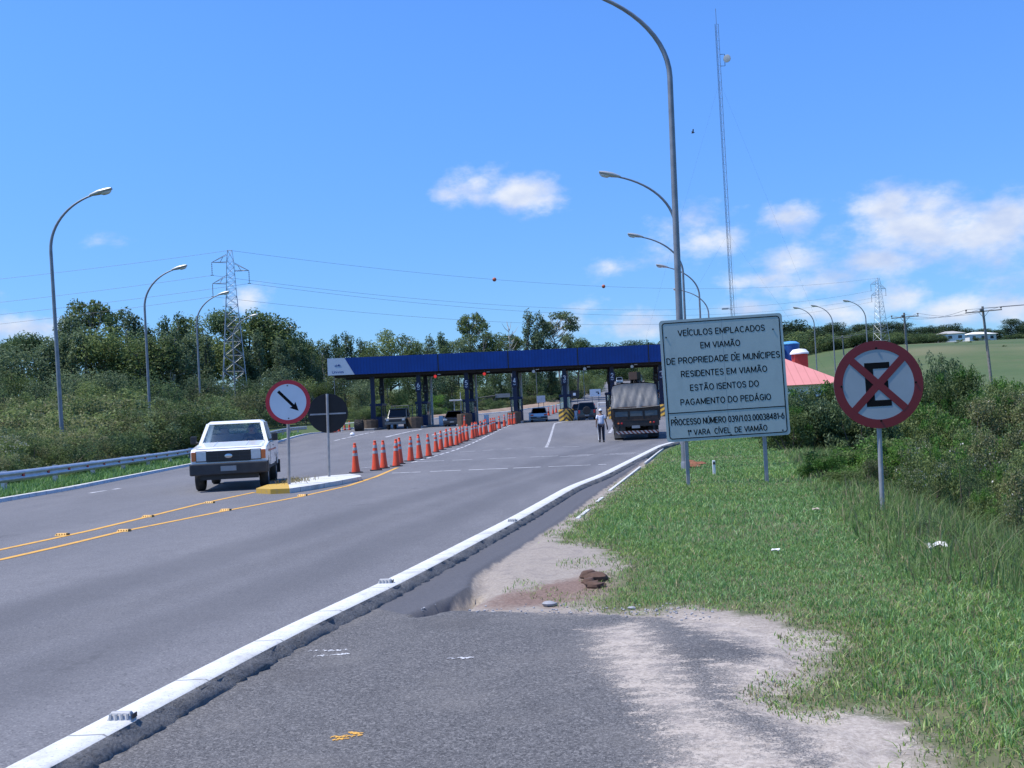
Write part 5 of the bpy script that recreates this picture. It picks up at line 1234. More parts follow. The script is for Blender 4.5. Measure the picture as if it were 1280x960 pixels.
def car(name, lab, cat, loc, rz, L_, W_, H_, paint_, kind='sedan', spare=False, front_lit=True):
    t = thing(name, lab, cat, loc, rz)
    h = L_ / 2; belt = H_ * .60; rw = .31 if kind != 'suv' else .35; AX = (h - .82, -h + .78); gc = .20 if kind != 'suv' else .28
    if kind == 'sedan':
        top = [(-h, .52), (-h + .04, belt * 1.0), (-h + .85, belt * 1.03), (h - 1.25, belt * 1.0), (h - .12, belt * .84), (h, belt * .70)]
        y = (-h + .55, -h + 1.25, h - 1.95, h - 1.15)
    else:
        top = [(-h, .5), (-h + .03, belt), (h - 1.15, belt), (h - .12, belt * .90), (h, belt * .72)]
        y = (-h + .04, -h + .22, h - 1.75, h - 1.1)
    body = MB().prism(arch_profile(top, gc, AX, (rw, rw + .07)), -W_ / 2, W_ / 2, 'x').build('body', paint_, t, bevel=.05)
    wb, wr = W_ / 2 - .06, W_ / 2 - .22; zr_ = H_ - .05
    cn = [(-wb, y[0], belt), (wb, y[0], belt), (wb, y[3], belt), (-wb, y[3], belt), (-wr, y[1], zr_), (wr, y[1], zr_), (wr, y[2], zr_), (-wr, y[2], zr_)]
    for a, b in ((0, 4), (1, 5), (2, 6), (3, 7)): MB().tube([cn[a], cn[b]], .045, 6).build('pillar', paint_, t)
    for s in (-1, 1): MB().tube([(s * wb, (y[0] + y[3]) / 2 - .1, belt), (s * wr, (y[1] + y[2]) / 2 - .05, zr_)], .04, 6).build('pillar', paint_, t)
    MB().hexa([(-wr - .05, y[1] - .06, zr_ - .02), (wr + .05, y[1] - .06, zr_ - .02), (wr + .05, y[2] + .08, zr_ - .02), (-wr - .05, y[2] + .08, zr_ - .02), (-wr + .05, y[1] + .05, H_), (wr - .05, y[1] + .05, H_), (wr - .05, y[2] - .06, H_), (-wr + .05, y[2] - .06, H_)]).build('roof', paint_, t, bevel=.02)
    q = lambda i: Vector(cn[i])
    quad_plate([q(1), q(0), q(4), q(5)], .01, 'rear_window', 'glass_dark', t); quad_plate([q(3), q(2), q(6), q(7)], .01, 'windshield', 'glass_dark', t)
    quad_plate([q(0), q(3), q(7), q(4)], .01, 'side_window', 'glass_dark', t); quad_plate([q(2), q(1), q(5), q(6)], .01, 'side_window', 'glass_dark', t)
    MB().box((0, (y[0] + y[3]) / 2, belt - .05), (W_ - .3, 1.9, .08)).build('seat', 'seat_cloth', t)
    for s in (-1, 1):
        for a in AX: wheel(t, s * (W_ / 2 - .10), a, rw, .18, s)
        MB().box((s * (W_ / 2 - .17), -h - .005, belt * .80), (.28 if kind == 'sedan' else .16, .05, .15 if kind == 'sedan' else .3)).build('tail_light', 'tail_red', t, bevel=.01)
        MB().box((s * (W_ / 2 - .22), h - .03, belt * .74), (.32, .06, .13)).build('headlight', 'headlight', t, bevel=.01)
        MB().box((s * (W_ / 2 + .09), y[3] - .25, belt + .07), (.18, .09, .13)).build('mirror', 'trim_black', t, bevel=.02)
        MB().box((s * (W_ / 2 + .003), .1, belt * .62), (.012, L_ * .42, .05)).build('side_trim', 'trim_black', t)
    rb = MB().box((0, -h - .04, .42), (W_ - .04, .16, .22)).build('rear_bumper', 'bumper_grey', t, bevel=.03); MB().box((0, -h - .126, .47), (.4, .012, .12)).build('number_plate', 'plate', rb)
    fb = MB().box((0, h + .02, .42), (W_ - .04, .16, .22)).build('front_bumper', 'bumper_grey', t, bevel=.03); MB().box((0, h + .106, .44), (.4, .012, .12)).build('number_plate', 'plate', fb)
    MB().box((0, h - .01, belt * .74), (W_ - .85, .05, .12)).build('grille', 'trim_black', t)
    MB().box((0, 0, gc + .02), (W_ - .3, L_ - .5, .12)).build('underbody', 'truck_dark', t)
    if spare:
        w = MB(); w.lathe([(.0, 0), (.33, 0), (.36, .04), (.36, .17), (.33, .21), (0, .21)], 24, Matrix.Translation((.0, -h - .02, .92)) @ Matrix.Rotation(R(90), 4, 'X'), cap=False); w = w.build('spare_wheel', 'rubber_black', t, smooth=True)
        m = MB(); ring(m, .10, .16, -h - .245, -h - .232, 24); m.build('emblem', 'rim_grey', w)
    return t
def road_pt(px, Y): z = float(zr(Y)); return (X_at(px, Y, z), Y, z)
# cars in the lanes
car('car', 'small silver car seen from behind in the lane right of numeral four', 'car', road_pt(674.5, 103.5), R(-3), 3.9, 1.66, 1.40, 'car_silver')
car('car', 'black off-road car with a spare wheel on its back, right of numeral three', 'car', road_pt(733.5, 97.5), R(-3), 4.0, 1.74, 1.68, 'car_black', 'suv', True)
car('car', 'red car just ahead of the black off-road car', 'car', road_pt(725, 106.5), R(-3), 3.9, 1.66, 1.55, 'car_red', 'suv')
car('car', 'dark car facing the camera in the lane left of numeral five', 'car', road_pt(569, 100.5), R(180 - 4), 4.3, 1.75, 1.52, 'car_navy', 'sedan')
car('van', 'small light van coming down the far hill road above the tarpaulin lorry', 'van', road_pt(774.5, 300), R(180 - 5), 4.6, 1.9, 2.0, 'car_silver', 'suv')

def lorry(name, lab, loc, rz, W_, L_, cab_mat, box_kind):
    """lorry with its origin at the rear end"""
    t = thing(name, lab, 'lorry', loc, rz)
    ch = MB(); ch.box((-.42, L_ / 2, .78), (.14, L_ - .4, .24)); ch.box((.42, L_ / 2, .78), (.14, L_ - .4, .24)); ch.box((0, 1.9, .50), (1.9, .16, .16)); ch.box((0, L_ - 1.3, .50), (1.9, .16, .16)); ch.build('chassis', 'truck_dark', t)
    for s in (-1, 1):
        for y in (1.55, 2.75): wheel(t, s * (W_ / 2 - .32), y, .50, .50, s)
        wheel(t, s * (W_ / 2 - .24), L_ - 1.3, .50, .28, s)
    # cab
    y0, y1 = L_ - 2.0, L_
    cab = MB(); cab.prism([(y0, .75), (y0, 2.55), (y1 - .45, 2.58), (y1 - .05, 1.65), (y1, 1.55), (y1, .6), (y1 - .75, .6)], -W_ / 2 + .08, W_ / 2 - .08, 'x'); cab = cab.build('cab', cab_mat, t, bevel=.06)
    quad_plate([(-W_ / 2 + .2, y1 - .02, 1.68), (W_ / 2 - .2, y1 - .02, 1.68), (W_ / 2 - .24, y1 - .37, 2.46), (-W_ / 2 + .24, y1 - .37, 2.46)], .03, 'windshield', 'glass_solid', cab)
    for s in (-1, 1):
        MB().box((s * (W_ / 2 - .075), y1 - 1.05, 1.98), (.02, .9, .65)).build('side_window', 'glass_solid', cab)
        m = MB(); m.box((s * (W_ / 2 + .16), y1 - .25, 2.0), (.16, .08, .52)); m.tube([(s * (W_ / 2 - .1), y1 - .2, 2.3), (s * (W_ / 2 + .16), y1 - .25, 2.22)], .02, 5); m.build('mirror', 'trim_black', cab)
        MB().box((s * (W_ / 2 - .4), y1 + .01, 1.0), (.36, .05, .2)).build('headlight', 'headlight', cab)
    MB().box((0, y1 + .06, .62), (W_ - .1, .2, .28)).build('front_bumper', 'bumper_grey', t, bevel=.03)
    MB().box((0, y1 + .008, 1.2), (W_ - .9, .03, .3)).build('grille', 'trim_black', cab)
    return t
def tarp_lorry():
    W_, L_ = 2.5, 9.2; p = PR(797, 550); t = lorry('lorry', 'loaded lorry seen from behind under a grey tarpaulin with a dark wooden tailgate', p, R(-5), W_, L_, 'car_green_dark', 'tarp')
    by1 = L_ - 2.25
    MB().box((0, by1 / 2, 1.06), (W_, by1, .14)).build('deck', 'truck_wood', t)
    for s in (-1, 1):
        sb = MB().box((s * (W_ / 2 - .03), by1 / 2, 1.44), (.06, by1, .60)).build('side_board', 'truck_wood', t)
        for k in range(7): MB().box((s * (W_ / 2 + .012), .12 + (by1 - .24) * k / 6, 1.43), (.03, .09, .66)).build('stake', 'truck_dark', sb)
    tg = MB().box((0, .03, 1.43), (W_ - .13, .05, .62)).build('tailgate', 'truck_wood', t)
    for x in (-.78, 0, .78): MB().box((x, -.006, 1.39), (.66, .02, .27)).build('panel', 'truck_panel', tg, bevel=.006)
    for x in (-1.17, -.40, .40, 1.17): MB().box((x, -.01, 1.42), (.07, .03, .64)).build('post', 'truck_dark', tg)
    MB().box((0, -.014, 1.56), (W_ - .2, .03, .05)).build('rail', 'truck_dark', tg)
    # tarpaulin: draped shell with folds
    rg = np.random.default_rng(11); nu, nv = 72, 46
    ph = rg.uniform(0, 6, 24)
    # cross-section runs up the left side, over the top, down the right; along from the rear face to the front
    V = []; 
    def fold(a, b): return .022 * np.sin(a * 9 + ph[0] + 1.5 * np.sin(b * 2.1 + ph[1])) + .010 * np.sin(a * 21 + 2 * b + ph[2]) + .012 * np.sin(a * 47 + ph[3] - 3 * b)
    prof = []                                             # (x, z) half superellipse
    for k in range(nu + 1):
        u = -1 + 2 * k / nu
        if u < -.45: f = (u + 1) / .55; x = -1.27 + .14 * f; z = 1.70 + f * 1.20
        elif u > .45: f = (1 - u) / .55; x = 1.27 - .14 * f; z = 1.70 + f * 1.20
        else: x = u / .45 * 1.13; z = 2.90 + .10 * (1 - (u / .45) ** 4)
        prof.append((x, z))
    ys = np.linspace(.42, by1 + .02, nv)
    for y in ys:
        for k, (x, z) in enumerate(prof):
            d = fold(k / nu * 6, y) * (.6 if z > 2.8 else 1); n = Vector((x * .8, 0, (z - 2.2))).normalized()
            V.append((x + n.x * d, y, z + n.z * d + (.05 * math.sin(y * 2.4 + 1) if z > 2.8 else 0)))
    m = MB(); w = nu + 1; m.add(V, [(j * w + k, j * w + k + 1, (j + 1) * w + k + 1, (j + 1) * w + k) for j in range(nv - 1) for k in range(nu)])
    # rear and front faces, gathered folds falling from the ridge to the tailgate
    for yt, yb, sgn in ((.42, -.03, -1), (by1 + .02, by1 + .05, 1)):
        nn = 26; V = []
        for j in range(nn + 1):
            f = j / nn
            for k, (x, z) in enumerate(prof):
                zt = V_z = z; zz = 1.70 + (zt - 1.70) * f
                a = x * 3.2; fd = (.030 * math.sin(a * 1.5 + 5.0 * f + ph[4]) + .026 * math.sin(a * 4.6 - 6 * f + ph[5]) * (.4 + .6 * math.sin(a * 1.1 + ph[7]) ** 2) + .016 * math.sin(a * 9 + 9 * f + ph[6]) * math.sin(a * .9 + 2 * f + ph[8])) * (1 - f ** 3) * sstep(0, .1, 1 - abs(x) / 1.28)
                V.append((x, yb + (yt - yb) * sstep(-.1, 1, f) + sgn * fd, zz))
        m.add(V, [(j * w + k, j * w + k + 1, (j + 1) * w + k + 1, (j + 1) * w + k) for j in range(nn) for k in range(nu)])
    m.build('tarpaulin', 'tarp', t, smooth=True)
    rp = MB(); rp.tube([(-1.24, -.06, 1.73), (-.5, -.085, 1.69), (.3, -.085, 1.70), (1.24, -.06, 1.76)], .022, 6); rp.build('rope', 'weathered_wood', t)
    MB().box((0, .02, 1.74), (W_ - .02, .1, .06)).build('tarp_hem', 'truck_wood', t, bevel=.02)
    # underrun, lights, flaps
    MB().box((0, .0, .86), (W_ - .14, .06, .26)).build('light_bar', 'truck_dark', t)
    for x, mt in ((-.78, 'tail_red'), (.72, 'amber'), (-.95, 'amber'), (.90, 'tail_red')):
        MB().lathe([(.055, 0), (.055, .03), (.03, .045)], 12, Matrix.Translation((x, -.03, .90)) @ Matrix.Rotation(R(90), 4, 'X')).build('tail_light', mt, t, smooth=True)
    MB().box((0, -.035, .42), (W_ - .28, .03, .15)).build('striped_bumper', 'chevron_board', t)
    for x in (-.9, .9): MB().box((x, .02, .62), (.09, .07, .5)).build('bumper_bracket', 'truck_dark', t)
    for s in (-1, 1): MB().box((s * .88, .75, .44), (.58, .02, .62)).build('mudflap', 'mudflap' if s < 0 else 'rubber_black', t)
    MB().box((-.05, -.034, .70), (.42, .015, .14)).build('number_plate', 'plate', t)
    MB().box((0, 3.5, .75), (1.9, 3.0, .4)).build('tank', 'truck_dark', t)
tarp_lorry()
def other_lorries():
    W_, L_ = 2.45, 7.5; t = lorry('lorry', 'far brown box lorry with a white side climbing the hill road', road_pt(791.5, 306), R(-20), W_, L_, 'car_white', 'box')
    MB().box((0, 2.6, 2.15), (W_, 5.2, 2.3)).build('cargo_box', 'truck_wood', t, bevel=.03)
    MB().box((-W_ / 2 - .02, 2.6, 2.15), (.03, 5.0, 2.1)).build('side_panel', 'white_panel', t)
    p = road_pt(500.5, 99.5); t = thing('lorry', 'small dark lorry facing the camera in the lane left of numeral six', 'lorry', p, R(180 - 4))
    # a forward bonnet, light cab and flat bed with a load frame
    MB().prism(arch_profile([(-2.6, .62), (-2.6, .95), (.0, .95), (.0, 1.18), (1.35, 1.18), (2.35, 1.10), (2.45, .98), (2.45, .70)], .55, (1.6, -1.6), (.42, .5)), -1.0, 1.0, 'x').build('body', 'car_green_dark', t, bevel=.04)
    for s in (-1, 1):
        MB().tube([(s * .9, 1.3, 1.18), (s * .78, .8, 1.92)], .05, 6).build('pillar', 'car_green_dark', t); MB().tube([(s * .9, .0, 1.18), (s * .8, .08, 1.92)], .05, 6).build('pillar', 'car_green_dark', t)
    MB().box((0, .42, 1.96), (1.72, .95, .09)).build('roof', 'car_green_dark', t, bevel=.03)
    quad_plate([(-.88, 1.28, 1.2), (.88, 1.28, 1.2), (.76, .82, 1.9), (-.76, .82, 1.9)], .012, 'windshield', 'glass_dark', t); quad_plate([(.88, .0, 1.2), (-.88, .0, 1.2), (-.78, .08, 1.9), (.78, .08, 1.9)], .012, 'rear_window', 'glass_dark', t)
    hb = MB().box((0, 1.85, 1.19), (1.35, .8, .06)).build('hood', 'car_navy', t, bevel=.02)
    MB().box((0, 2.46, .88), (1.1, .04, .2)).build('grille', 'trim_black', t); MB().box((0, 2.52, .58), (2.0, .16, .22)).build('front_bumper', 'truck_panel', t, bevel=.03)
    for s in (-1, 1):
        MB().box((s * .76, 2.46, .9), (.24, .04, .18)).build('headlight', 'headlight', t); MB().box((s * 1.12, 1.15, 1.4), (.2, .08, .26)).build('mirror', 'trim_black', t)
        for y in (1.6, -1.6): wheel(t, s * .82, y, .40, .26, s)
    r = MB()
    for s in (-1, 1): r.tube([(s * .85, -.25, .9), (s * .85, -.25, 2.28)], .035, 6); r.tube([(s * .85, -2.4, .9), (s * .85, -2.4, 2.28)], .035, 6); r.tube([(s * .85, -.25, 2.25), (s * .85, -2.4, 2.25)], .03, 6)
    r.tube([(-.85, -.25, 2.25), (.85, -.25, 2.25)], .03, 6); r.build('load_rack', 'steel_dark', t)
other_lorries()

# ================================================================== people
def skin_mesh(joints, edges, radii, sub=2):
    """joints: name -> xyz; first joint is the root. Returns an evaluated mesh"""
    names = list(joints); ix = {n: i for i, n in enumerate(names)}
    me = bpy.data.meshes.new('tmp'); me.from_pydata([joints[n] for n in names], [(ix[a], ix[b]) for a, b in edges], []); me.update()
    o = bpy.data.objects.new('tmp', me); COL.objects.link(o)
    mo = o.modifiers.new('s', 'SKIN'); mo.use_smooth_shade = True; mo.branch_smoothing = .6
    for i, n in enumerate(names):
        r = radii[n]; me.skin_vertices[0].data[i].radius = r if isinstance(r, tuple) else (r, r); me.skin_vertices[0].data[i].use_root = (i == 0)
    s = o.modifiers.new('u', 'SUBSURF'); s.levels = s.render_levels = sub
    dg = bpy.context.evaluated_depsgraph_get(); out = bpy.data.meshes.new_from_object(o.evaluated_get(dg))
    bpy.data.objects.remove(o); bpy.data.meshes.remove(me)
    return out
def part_mesh(name, me, mat, parent):
    me.name = name; me.materials.clear(); me.materials.append(MAT[mat]); return link(name, me, parent)
def head_parts(parent, c, rz, hair=None, cap=None, sc=1.):
    """face features, hair or cap on a head centred at c that looks along +y turned by rz"""
    M = Matrix.Translation(c) @ Matrix.Rotation(rz, 4, 'Z') @ Matrix.Scale(sc, 4)
    def ell(r, off, n=10):
        m = MB(); m.lathe([(0, -1)] + [(math.cos(R(a)), math.sin(R(a))) for a in range(-75, 76, 15)] + [(0, 1)], n, M @ Matrix.Translation(off) @ Matrix.Diagonal((*r, 1)), cap=False); return m
    for s in (-1, 1):
        ell((.012, .01, .008), (s * .032, .092, .012)).build('eye', 'trim_black', parent, smooth=True); ell((.012, .02, .032), (s * .079, -.005, .0)).build('ear', 'skin', parent, smooth=True)
    ell((.014, .02, .022), (0, .102, -.012)).build('nose', 'skin', parent, smooth=True); ell((.026, .008, .007), (0, .088, -.052)).build('mouth', 'tail_red', parent, smooth=True)
    if hair:
        m = MB(); m.lathe([(math.cos(R(a)), math.sin(R(a))) for a in range(-5, 81, 12)] + [(0, 1.02)], 16, M @ Matrix.Translation((0, -.012, .028)) @ Matrix.Rotation(R(12), 4, 'X') @ Matrix.Diagonal((.086, .104, .10, 1)), cap=False); m.build('hair', hair, parent, smooth=True)
    if cap:
        m = MB(); m.lathe([(1, -.15)] + [(math.cos(R(a)), math.sin(R(a))) for a in range(0, 81, 12)] + [(0, 1.02)], 16, M @ Matrix.Translation((0, -.005, .042)) @ Matrix.Diagonal((.092, .112, .095, 1)), cap=False)
        m.prism([(-.07, .085), (.07, .085), (.055, .17), (0, .19), (-.055, .17)], .035, .045, 'z') if False else None
        m.build('cap', cap, parent, smooth=True)
        b = MB(); b.hexa([tuple(M @ Vector(p)) for p in ((-.07, .08, .042), (.07, .08, .042), (.05, .18, .03), (-.05, .18, .03), (-.07, .08, .05), (.07, .08, .05), (.05, .18, .038), (-.05, .18, .038))]); b.build('cap_brim', cap, parent)
def hand(parent, wrist, d, palm_n, sc=1.):
    """five bent fingers on a palm; d: direction of the hand, palm_n: palm normal"""
    w = Vector(wrist); d = Vector(d).normalized(); n = Vector(palm_n).normalized(); s = d.cross(n)
    m = MB(); m.tube([w, w + d * .045 * sc, w + d * .09 * sc], [.026 * sc, .036 * sc, .033 * sc], 8)
    for k, ln in enumerate((.062, .075, .082, .074)):
        o = s * (.03 - .02 * k) * sc; a = w + d * .085 * sc + o
        m.tube([a, a + d * ln * .45 * sc + n * .01 * sc, a + d * ln * .8 * sc + n * .03 * sc, a + d * ln * .95 * sc + n * .05 * sc], [.0095 * sc, .009 * sc, .008 * sc, .006 * sc], 6)
    a = w + d * .03 * sc + s * .03 * sc; m.tube([a, a + d * .03 * sc + s * .025 * sc + n * .01 * sc, a + d * .065 * sc + s * .03 * sc + n * .025 * sc], [.012 * sc, .011 * sc, .008 * sc], 6)
    return m.build('hand', 'skin', parent, smooth=True)
def walker(lab, loc, rz, sc, top_mat, leg_mat, cap=None, hair=None, stripe=False, sleeve=True):
    t = thing('person', lab, 'person', loc, rz, None, sc)
    J = {'pel': (0, 0, .95), 'wai': (0, .0, 1.08), 'che': (0, .015, 1.28), 'upc': (0, .0, 1.40), 'nec': (0, .01, 1.50), 'hea': (0, .02, 1.60), 'crn': (0, .015, 1.68),
         'shL': (-.17, 0, 1.40), 'elL': (-.23, -.07, 1.14), 'wrL': (-.25, .03, .92), 'shR': (.17, 0, 1.40), 'elR': (.24, -.02, 1.14), 'wrR': (.29, .12, .93),
         'hiL': (-.09, 0, .90), 'knL': (-.10, .07, .50), 'anL': (-.10, -.10, .13), 'toL': (-.11, .02, .05), 'hiR': (.09, 0, .90), 'knR': (.09, .13, .50), 'anR': (.09, .17, .09), 'toR': (.10, .34, .04)}
    E = [('pel', 'wai'), ('wai', 'che'), ('che', 'upc'), ('upc', 'nec'), ('nec', 'hea'), ('hea', 'crn'), ('upc', 'shL'), ('shL', 'elL'), ('elL', 'wrL'), ('upc', 'shR'), ('shR', 'elR'), ('elR', 'wrR'),
         ('pel', 'hiL'), ('hiL', 'knL'), ('knL', 'anL'), ('anL', 'toL'), ('pel', 'hiR'), ('hiR', 'knR'), ('knR', 'anR'), ('anR', 'toR')]
    Rd = {'pel': (.15, .10), 'wai': (.14, .10), 'che': (.16, .11), 'upc': (.13, .09), 'nec': .055, 'hea': (.080, .095), 'crn': (.062, .075), 'shL': .06, 'elL': .043, 'wrL': .028, 'shR': .06, 'elR': .043, 'wrR': .028,
          'hiL': .085, 'knL': .058, 'anL': .040, 'toL': .034, 'hiR': .085, 'knR': .058, 'anR': .040, 'toR': .034}
    part_mesh('body', skin_mesh(J, E, Rd), 'skin', t)
    # shirt
    k = ['pel', 'wai', 'che', 'upc', 'shL', 'shR']; j2 = {n: J[n] for n in k}; j2['pel'] = (0, 0, .88); j2['slL'] = tuple(np.array(J['shL']) * .25 + np.array(J['elL']) * .75); j2['slR'] = tuple(np.array(J['shR']) * .25 + np.array(J['elR']) * .75)
    r2 = {n: (Rd[n][0] * 1.18 + .012, Rd[n][1] * 1.25 + .015) if isinstance(Rd[n], tuple) else Rd[n] + .022 for n in k}; r2['slL'] = r2['slR'] = .075; r2['pel'] = (.185, .14)
    part_mesh('shirt', skin_mesh(j2, [('pel', 'wai'), ('wai', 'che'), ('che', 'upc'), ('upc', 'shL'), ('shL', 'slL'), ('upc', 'shR'), ('shR', 'slR')], r2), top_mat, t)
    k = ['pel', 'hiL', 'knL', 'anL', 'hiR', 'knR', 'anR']; j3 = {n: J[n] for n in k}; r3 = {'pel': (.165, .12), 'hiL': .102, 'hiR': .102, 'knL': .078, 'knR': .078, 'anL': .066, 'anR': .066}
    tr = part_mesh('trousers', skin_mesh(j3, [('pel', 'hiL'), ('hiL', 'knL'), ('knL', 'anL'), ('pel', 'hiR'), ('hiR', 'knR'), ('knR', 'anR')], r3), leg_mat, t)
    if stripe:
        for s, h, kn, an in ((-1, 'hiL', 'knL', 'anL'), (1, 'hiR', 'knR', 'anR')):
            P = [Vector(J[q]) + Vector((s * off, 0, 0)) for q, off in ((h, .092), (kn, .068), (an, .056))]; MB().tube(P, .022, 6).build('side_stripe', 'cloth_white', tr, smooth=True)
    for a, b in (('anL', 'toL'), ('anR', 'toR')):
        A, B = Vector(J[a]), Vector(J[b]); m = MB(); m.tube([A + Vector((0, -.05, -.045)), A + Vector((0, .02, -.035)), B, B + Vector((0, .045, -.01))], [.042, .052, .045, .022], 8); m.build('shoe', 'shoe', t, smooth=True)
    hand(t, J['wrL'], (-.03, .1, -1), (1, .2, 0)); hand(t, J['wrR'], (.1, .35, -1), (-1, .2, 0))
    head_parts(t, (0, .012, 1.615), 0, hair, cap)
    return t
wp = PR(752.5, 553)
walker('person in striped shirt and white cap walking along the road beside the lorry', wp, R(-6), 1.0, 'shirt_striped', 'cloth_navy', 'cloth_white', 'hair', True)
sp = G(761.5, 118); walker('person in dark clothes standing far ahead, just left of the lorry', (sp[0], sp[1], float(zr(118))), R(170), .96, 'cloth_dark', 'cloth_navy', None, 'hair')
# bottle in the walker's right hand
q = Matrix.Translation(wp) @ Matrix.Rotation(R(-6), 4, 'Z'); b = MB(); b.lathe([(.0, -.14), (.03, -.135), (.032, 0), (.015, .05), (.012, .08), (0, .081)], 10, q @ Matrix.Translation((.315, .19, .78)), cap=False)
tag(b.build('bottle', 'trim_black', None, smooth=True), 'dark bottle carried in the right hand of the person in the striped shirt', 'bottle')
def driver():
    t = thing('person', 'driver in a dark shirt behind the windshield of the white pickup truck', 'person', PICKUP.matrix_world.to_translation() if False else PICKUP.location, PICKUP.rotation_euler.z)
    x = -.40; J = {'pel': (x, -.10, 1.10), 'che': (x, -.16, 1.34), 'upc': (x, -.15, 1.45), 'nec': (x, -.13, 1.53), 'hea': (x, -.10, 1.62), 'crn': (x, -.10, 1.68), 'shL': (x - .17, -.14, 1.44), 'elL': (x - .22, .12, 1.26), 'wrL': (x - .16, .48, 1.26), 'shR': (x + .17, -.14, 1.44), 'elR': (x + .22, .12, 1.26), 'wrR': (x + .16, .48, 1.26),
         'hiL': (x - .1, -.02, 1.08), 'knL': (x - .12, .42, 1.02), 'anL': (x - .12, .60, .68), 'hiR': (x + .1, -.02, 1.08), 'knR': (x + .12, .42, 1.02), 'anR': (x + .12, .60, .68)}
    E = [('pel', 'che'), ('che', 'upc'), ('upc', 'nec'), ('nec', 'hea'), ('hea', 'crn'), ('upc', 'shL'), ('shL', 'elL'), ('elL', 'wrL'), ('upc', 'shR'), ('shR', 'elR'), ('elR', 'wrR'), ('pel', 'hiL'), ('hiL', 'knL'), ('knL', 'anL'), ('pel', 'hiR'), ('hiR', 'knR'), ('knR', 'anR')]
    Rd = {'pel': (.15, .11), 'che': (.16, .11), 'upc': (.13, .09), 'nec': .055, 'hea': (.078, .092), 'crn': (.06, .07), 'shL': .06, 'shR': .06, 'elL': .045, 'elR': .045, 'wrL': .03, 'wrR': .03, 'hiL': .085, 'hiR': .085, 'knL': .06, 'knR': .06, 'anL': .045, 'anR': .045}
    part_mesh('body', skin_mesh(J, E, Rd), 'skin', t)
    k = ['pel', 'che', 'upc', 'shL', 'shR']; j2 = {n: J[n] for n in k}; j2['slL'] = J['elL']; j2['slR'] = J['elR']; r2 = {'pel': (.18, .14), 'che': (.19, .135), 'upc': (.15, .11), 'shL': .085, 'shR': .085, 'slL': .07, 'slR': .07}
    part_mesh('shirt', skin_mesh(j2, [('pel', 'che'), ('che', 'upc'), ('upc', 'shL'), ('shL', 'slL'), ('upc', 'shR'), ('shR', 'slR')], r2), 'cloth_dark', t)
    hand(t, J['wrL'], (.1, 1, .1), (.6, .3, -.5), .95); hand(t, J['wrR'], (-.1, 1, .1), (-.6, .3, -.5), .95)
    head_parts(t, (x, -.10, 1.62), 0, 'hair')
driver()
# ================================================================== vegetation
def unit(v): return v / (np.linalg.norm(v, axis=-1, keepdims=True) + 1e-9)
def leaf_cloud(rg, clumps, n, size, droop=.3, shell=.55, aspect=2.2, jitter=.9):
    """quads (rhombus leaves) spread through a set of ellipsoid clumps (x, y, z, rx, ry, rz)"""
    C = np.asarray(clumps, float); wgt = (C[:, 3] * C[:, 4] * C[:, 5]) ** (2 / 3); k = rg.choice(len(C), n, p=wgt / wgt.sum())
    d = unit(rg.normal(size=(n, 3))); rad = shell + (1.06 - shell) * rg.random(n) ** .6
    # uneven clump surface
    rad *= 1 + .16 * np.sin(d[:, 0] * 5 + k) * np.sin(d[:, 1] * 6 + 2 * k) + .10 * np.sin(d[:, 2] * 9 + k)
    P = C[k, :3] + d * C[k, 3:] * rad[:, None]
    nrm = unit(d * .7 + rg.normal(size=(n, 3)) * jitter + np.array([0, 0, .25]))
    t = unit(rg.normal(size=(n, 3)) + np.array([0, 0, -2.2 * droop]))
    t = unit(t - nrm * (t * nrm).sum(1, keepdims=True)); b = np.cross(nrm, t)
    L_ = size * rg.uniform(.6, 1.35, n)[:, None]; w = L_ / aspect
    V = np.stack([P - t * L_ * .5, P + b * w * .5, P + t * L_ * .5, P - b * w * .5], 1).reshape(-1, 3)
    return V, np.arange(4 * n).reshape(n, 4)
def merge(parts):
    V, F, I, o = [], [], [], 0
    for k, (v, f) in enumerate(parts):
        V.append(v); F.append(f + o); I.append(np.full(len(f), k)); o += len(v)
    return np.concatenate(V), np.concatenate(F), np.concatenate(I)
def twigs(mb, rg, clumps, base, trunk_r, limb_r, H, lean=(0, 0)):
    top = max(c[2] for c in clumps)
    pts = [(base[0], base[1], -.4)]; n = 6; x, y = base[0], base[1]
    for k in range(1, n + 1):
        f = k / n; x = base[0] + lean[0] * f + rg.normal() * .012 * H; y = base[1] + lean[1] * f + rg.normal() * .012 * H; pts.append((x, y, top * .96 * f))
    rs = [trunk_r * (1 - .82 * k / n) for k in range(n + 1)]; rs[0] *= 1.2
    mb.tube(pts, rs, 7, False)
    for c in clumps:
        f = np.clip((c[2] - (.10 + .12 * rg.random()) * H) / (top * .96), .12, .9) ; i = int(f * n); a = np.array(pts[min(i + 0, n)]) * (1 - (f * n - i)) + np.array(pts[min(i + 1, n)]) * (f * n - i)
        b = np.array(c[:3]); m_ = (a + b) / 2 + np.array([0, 0, -.03 * H]) + rg.normal(size=3) * .02 * H
        mb.tube([tuple(a), tuple(m_), tuple(b)], [limb_r * (1 - .55 * f), limb_r * .6, limb_r * .25], 5, False)
        for _ in range(3):
            d = unit(rg.normal(size=3)) * np.array(c[3:]) * .8; mb.tube([tuple(m_ * .3 + b * .7), tuple(b + d)], [limb_r * .25, limb_r * .1], 3, False)
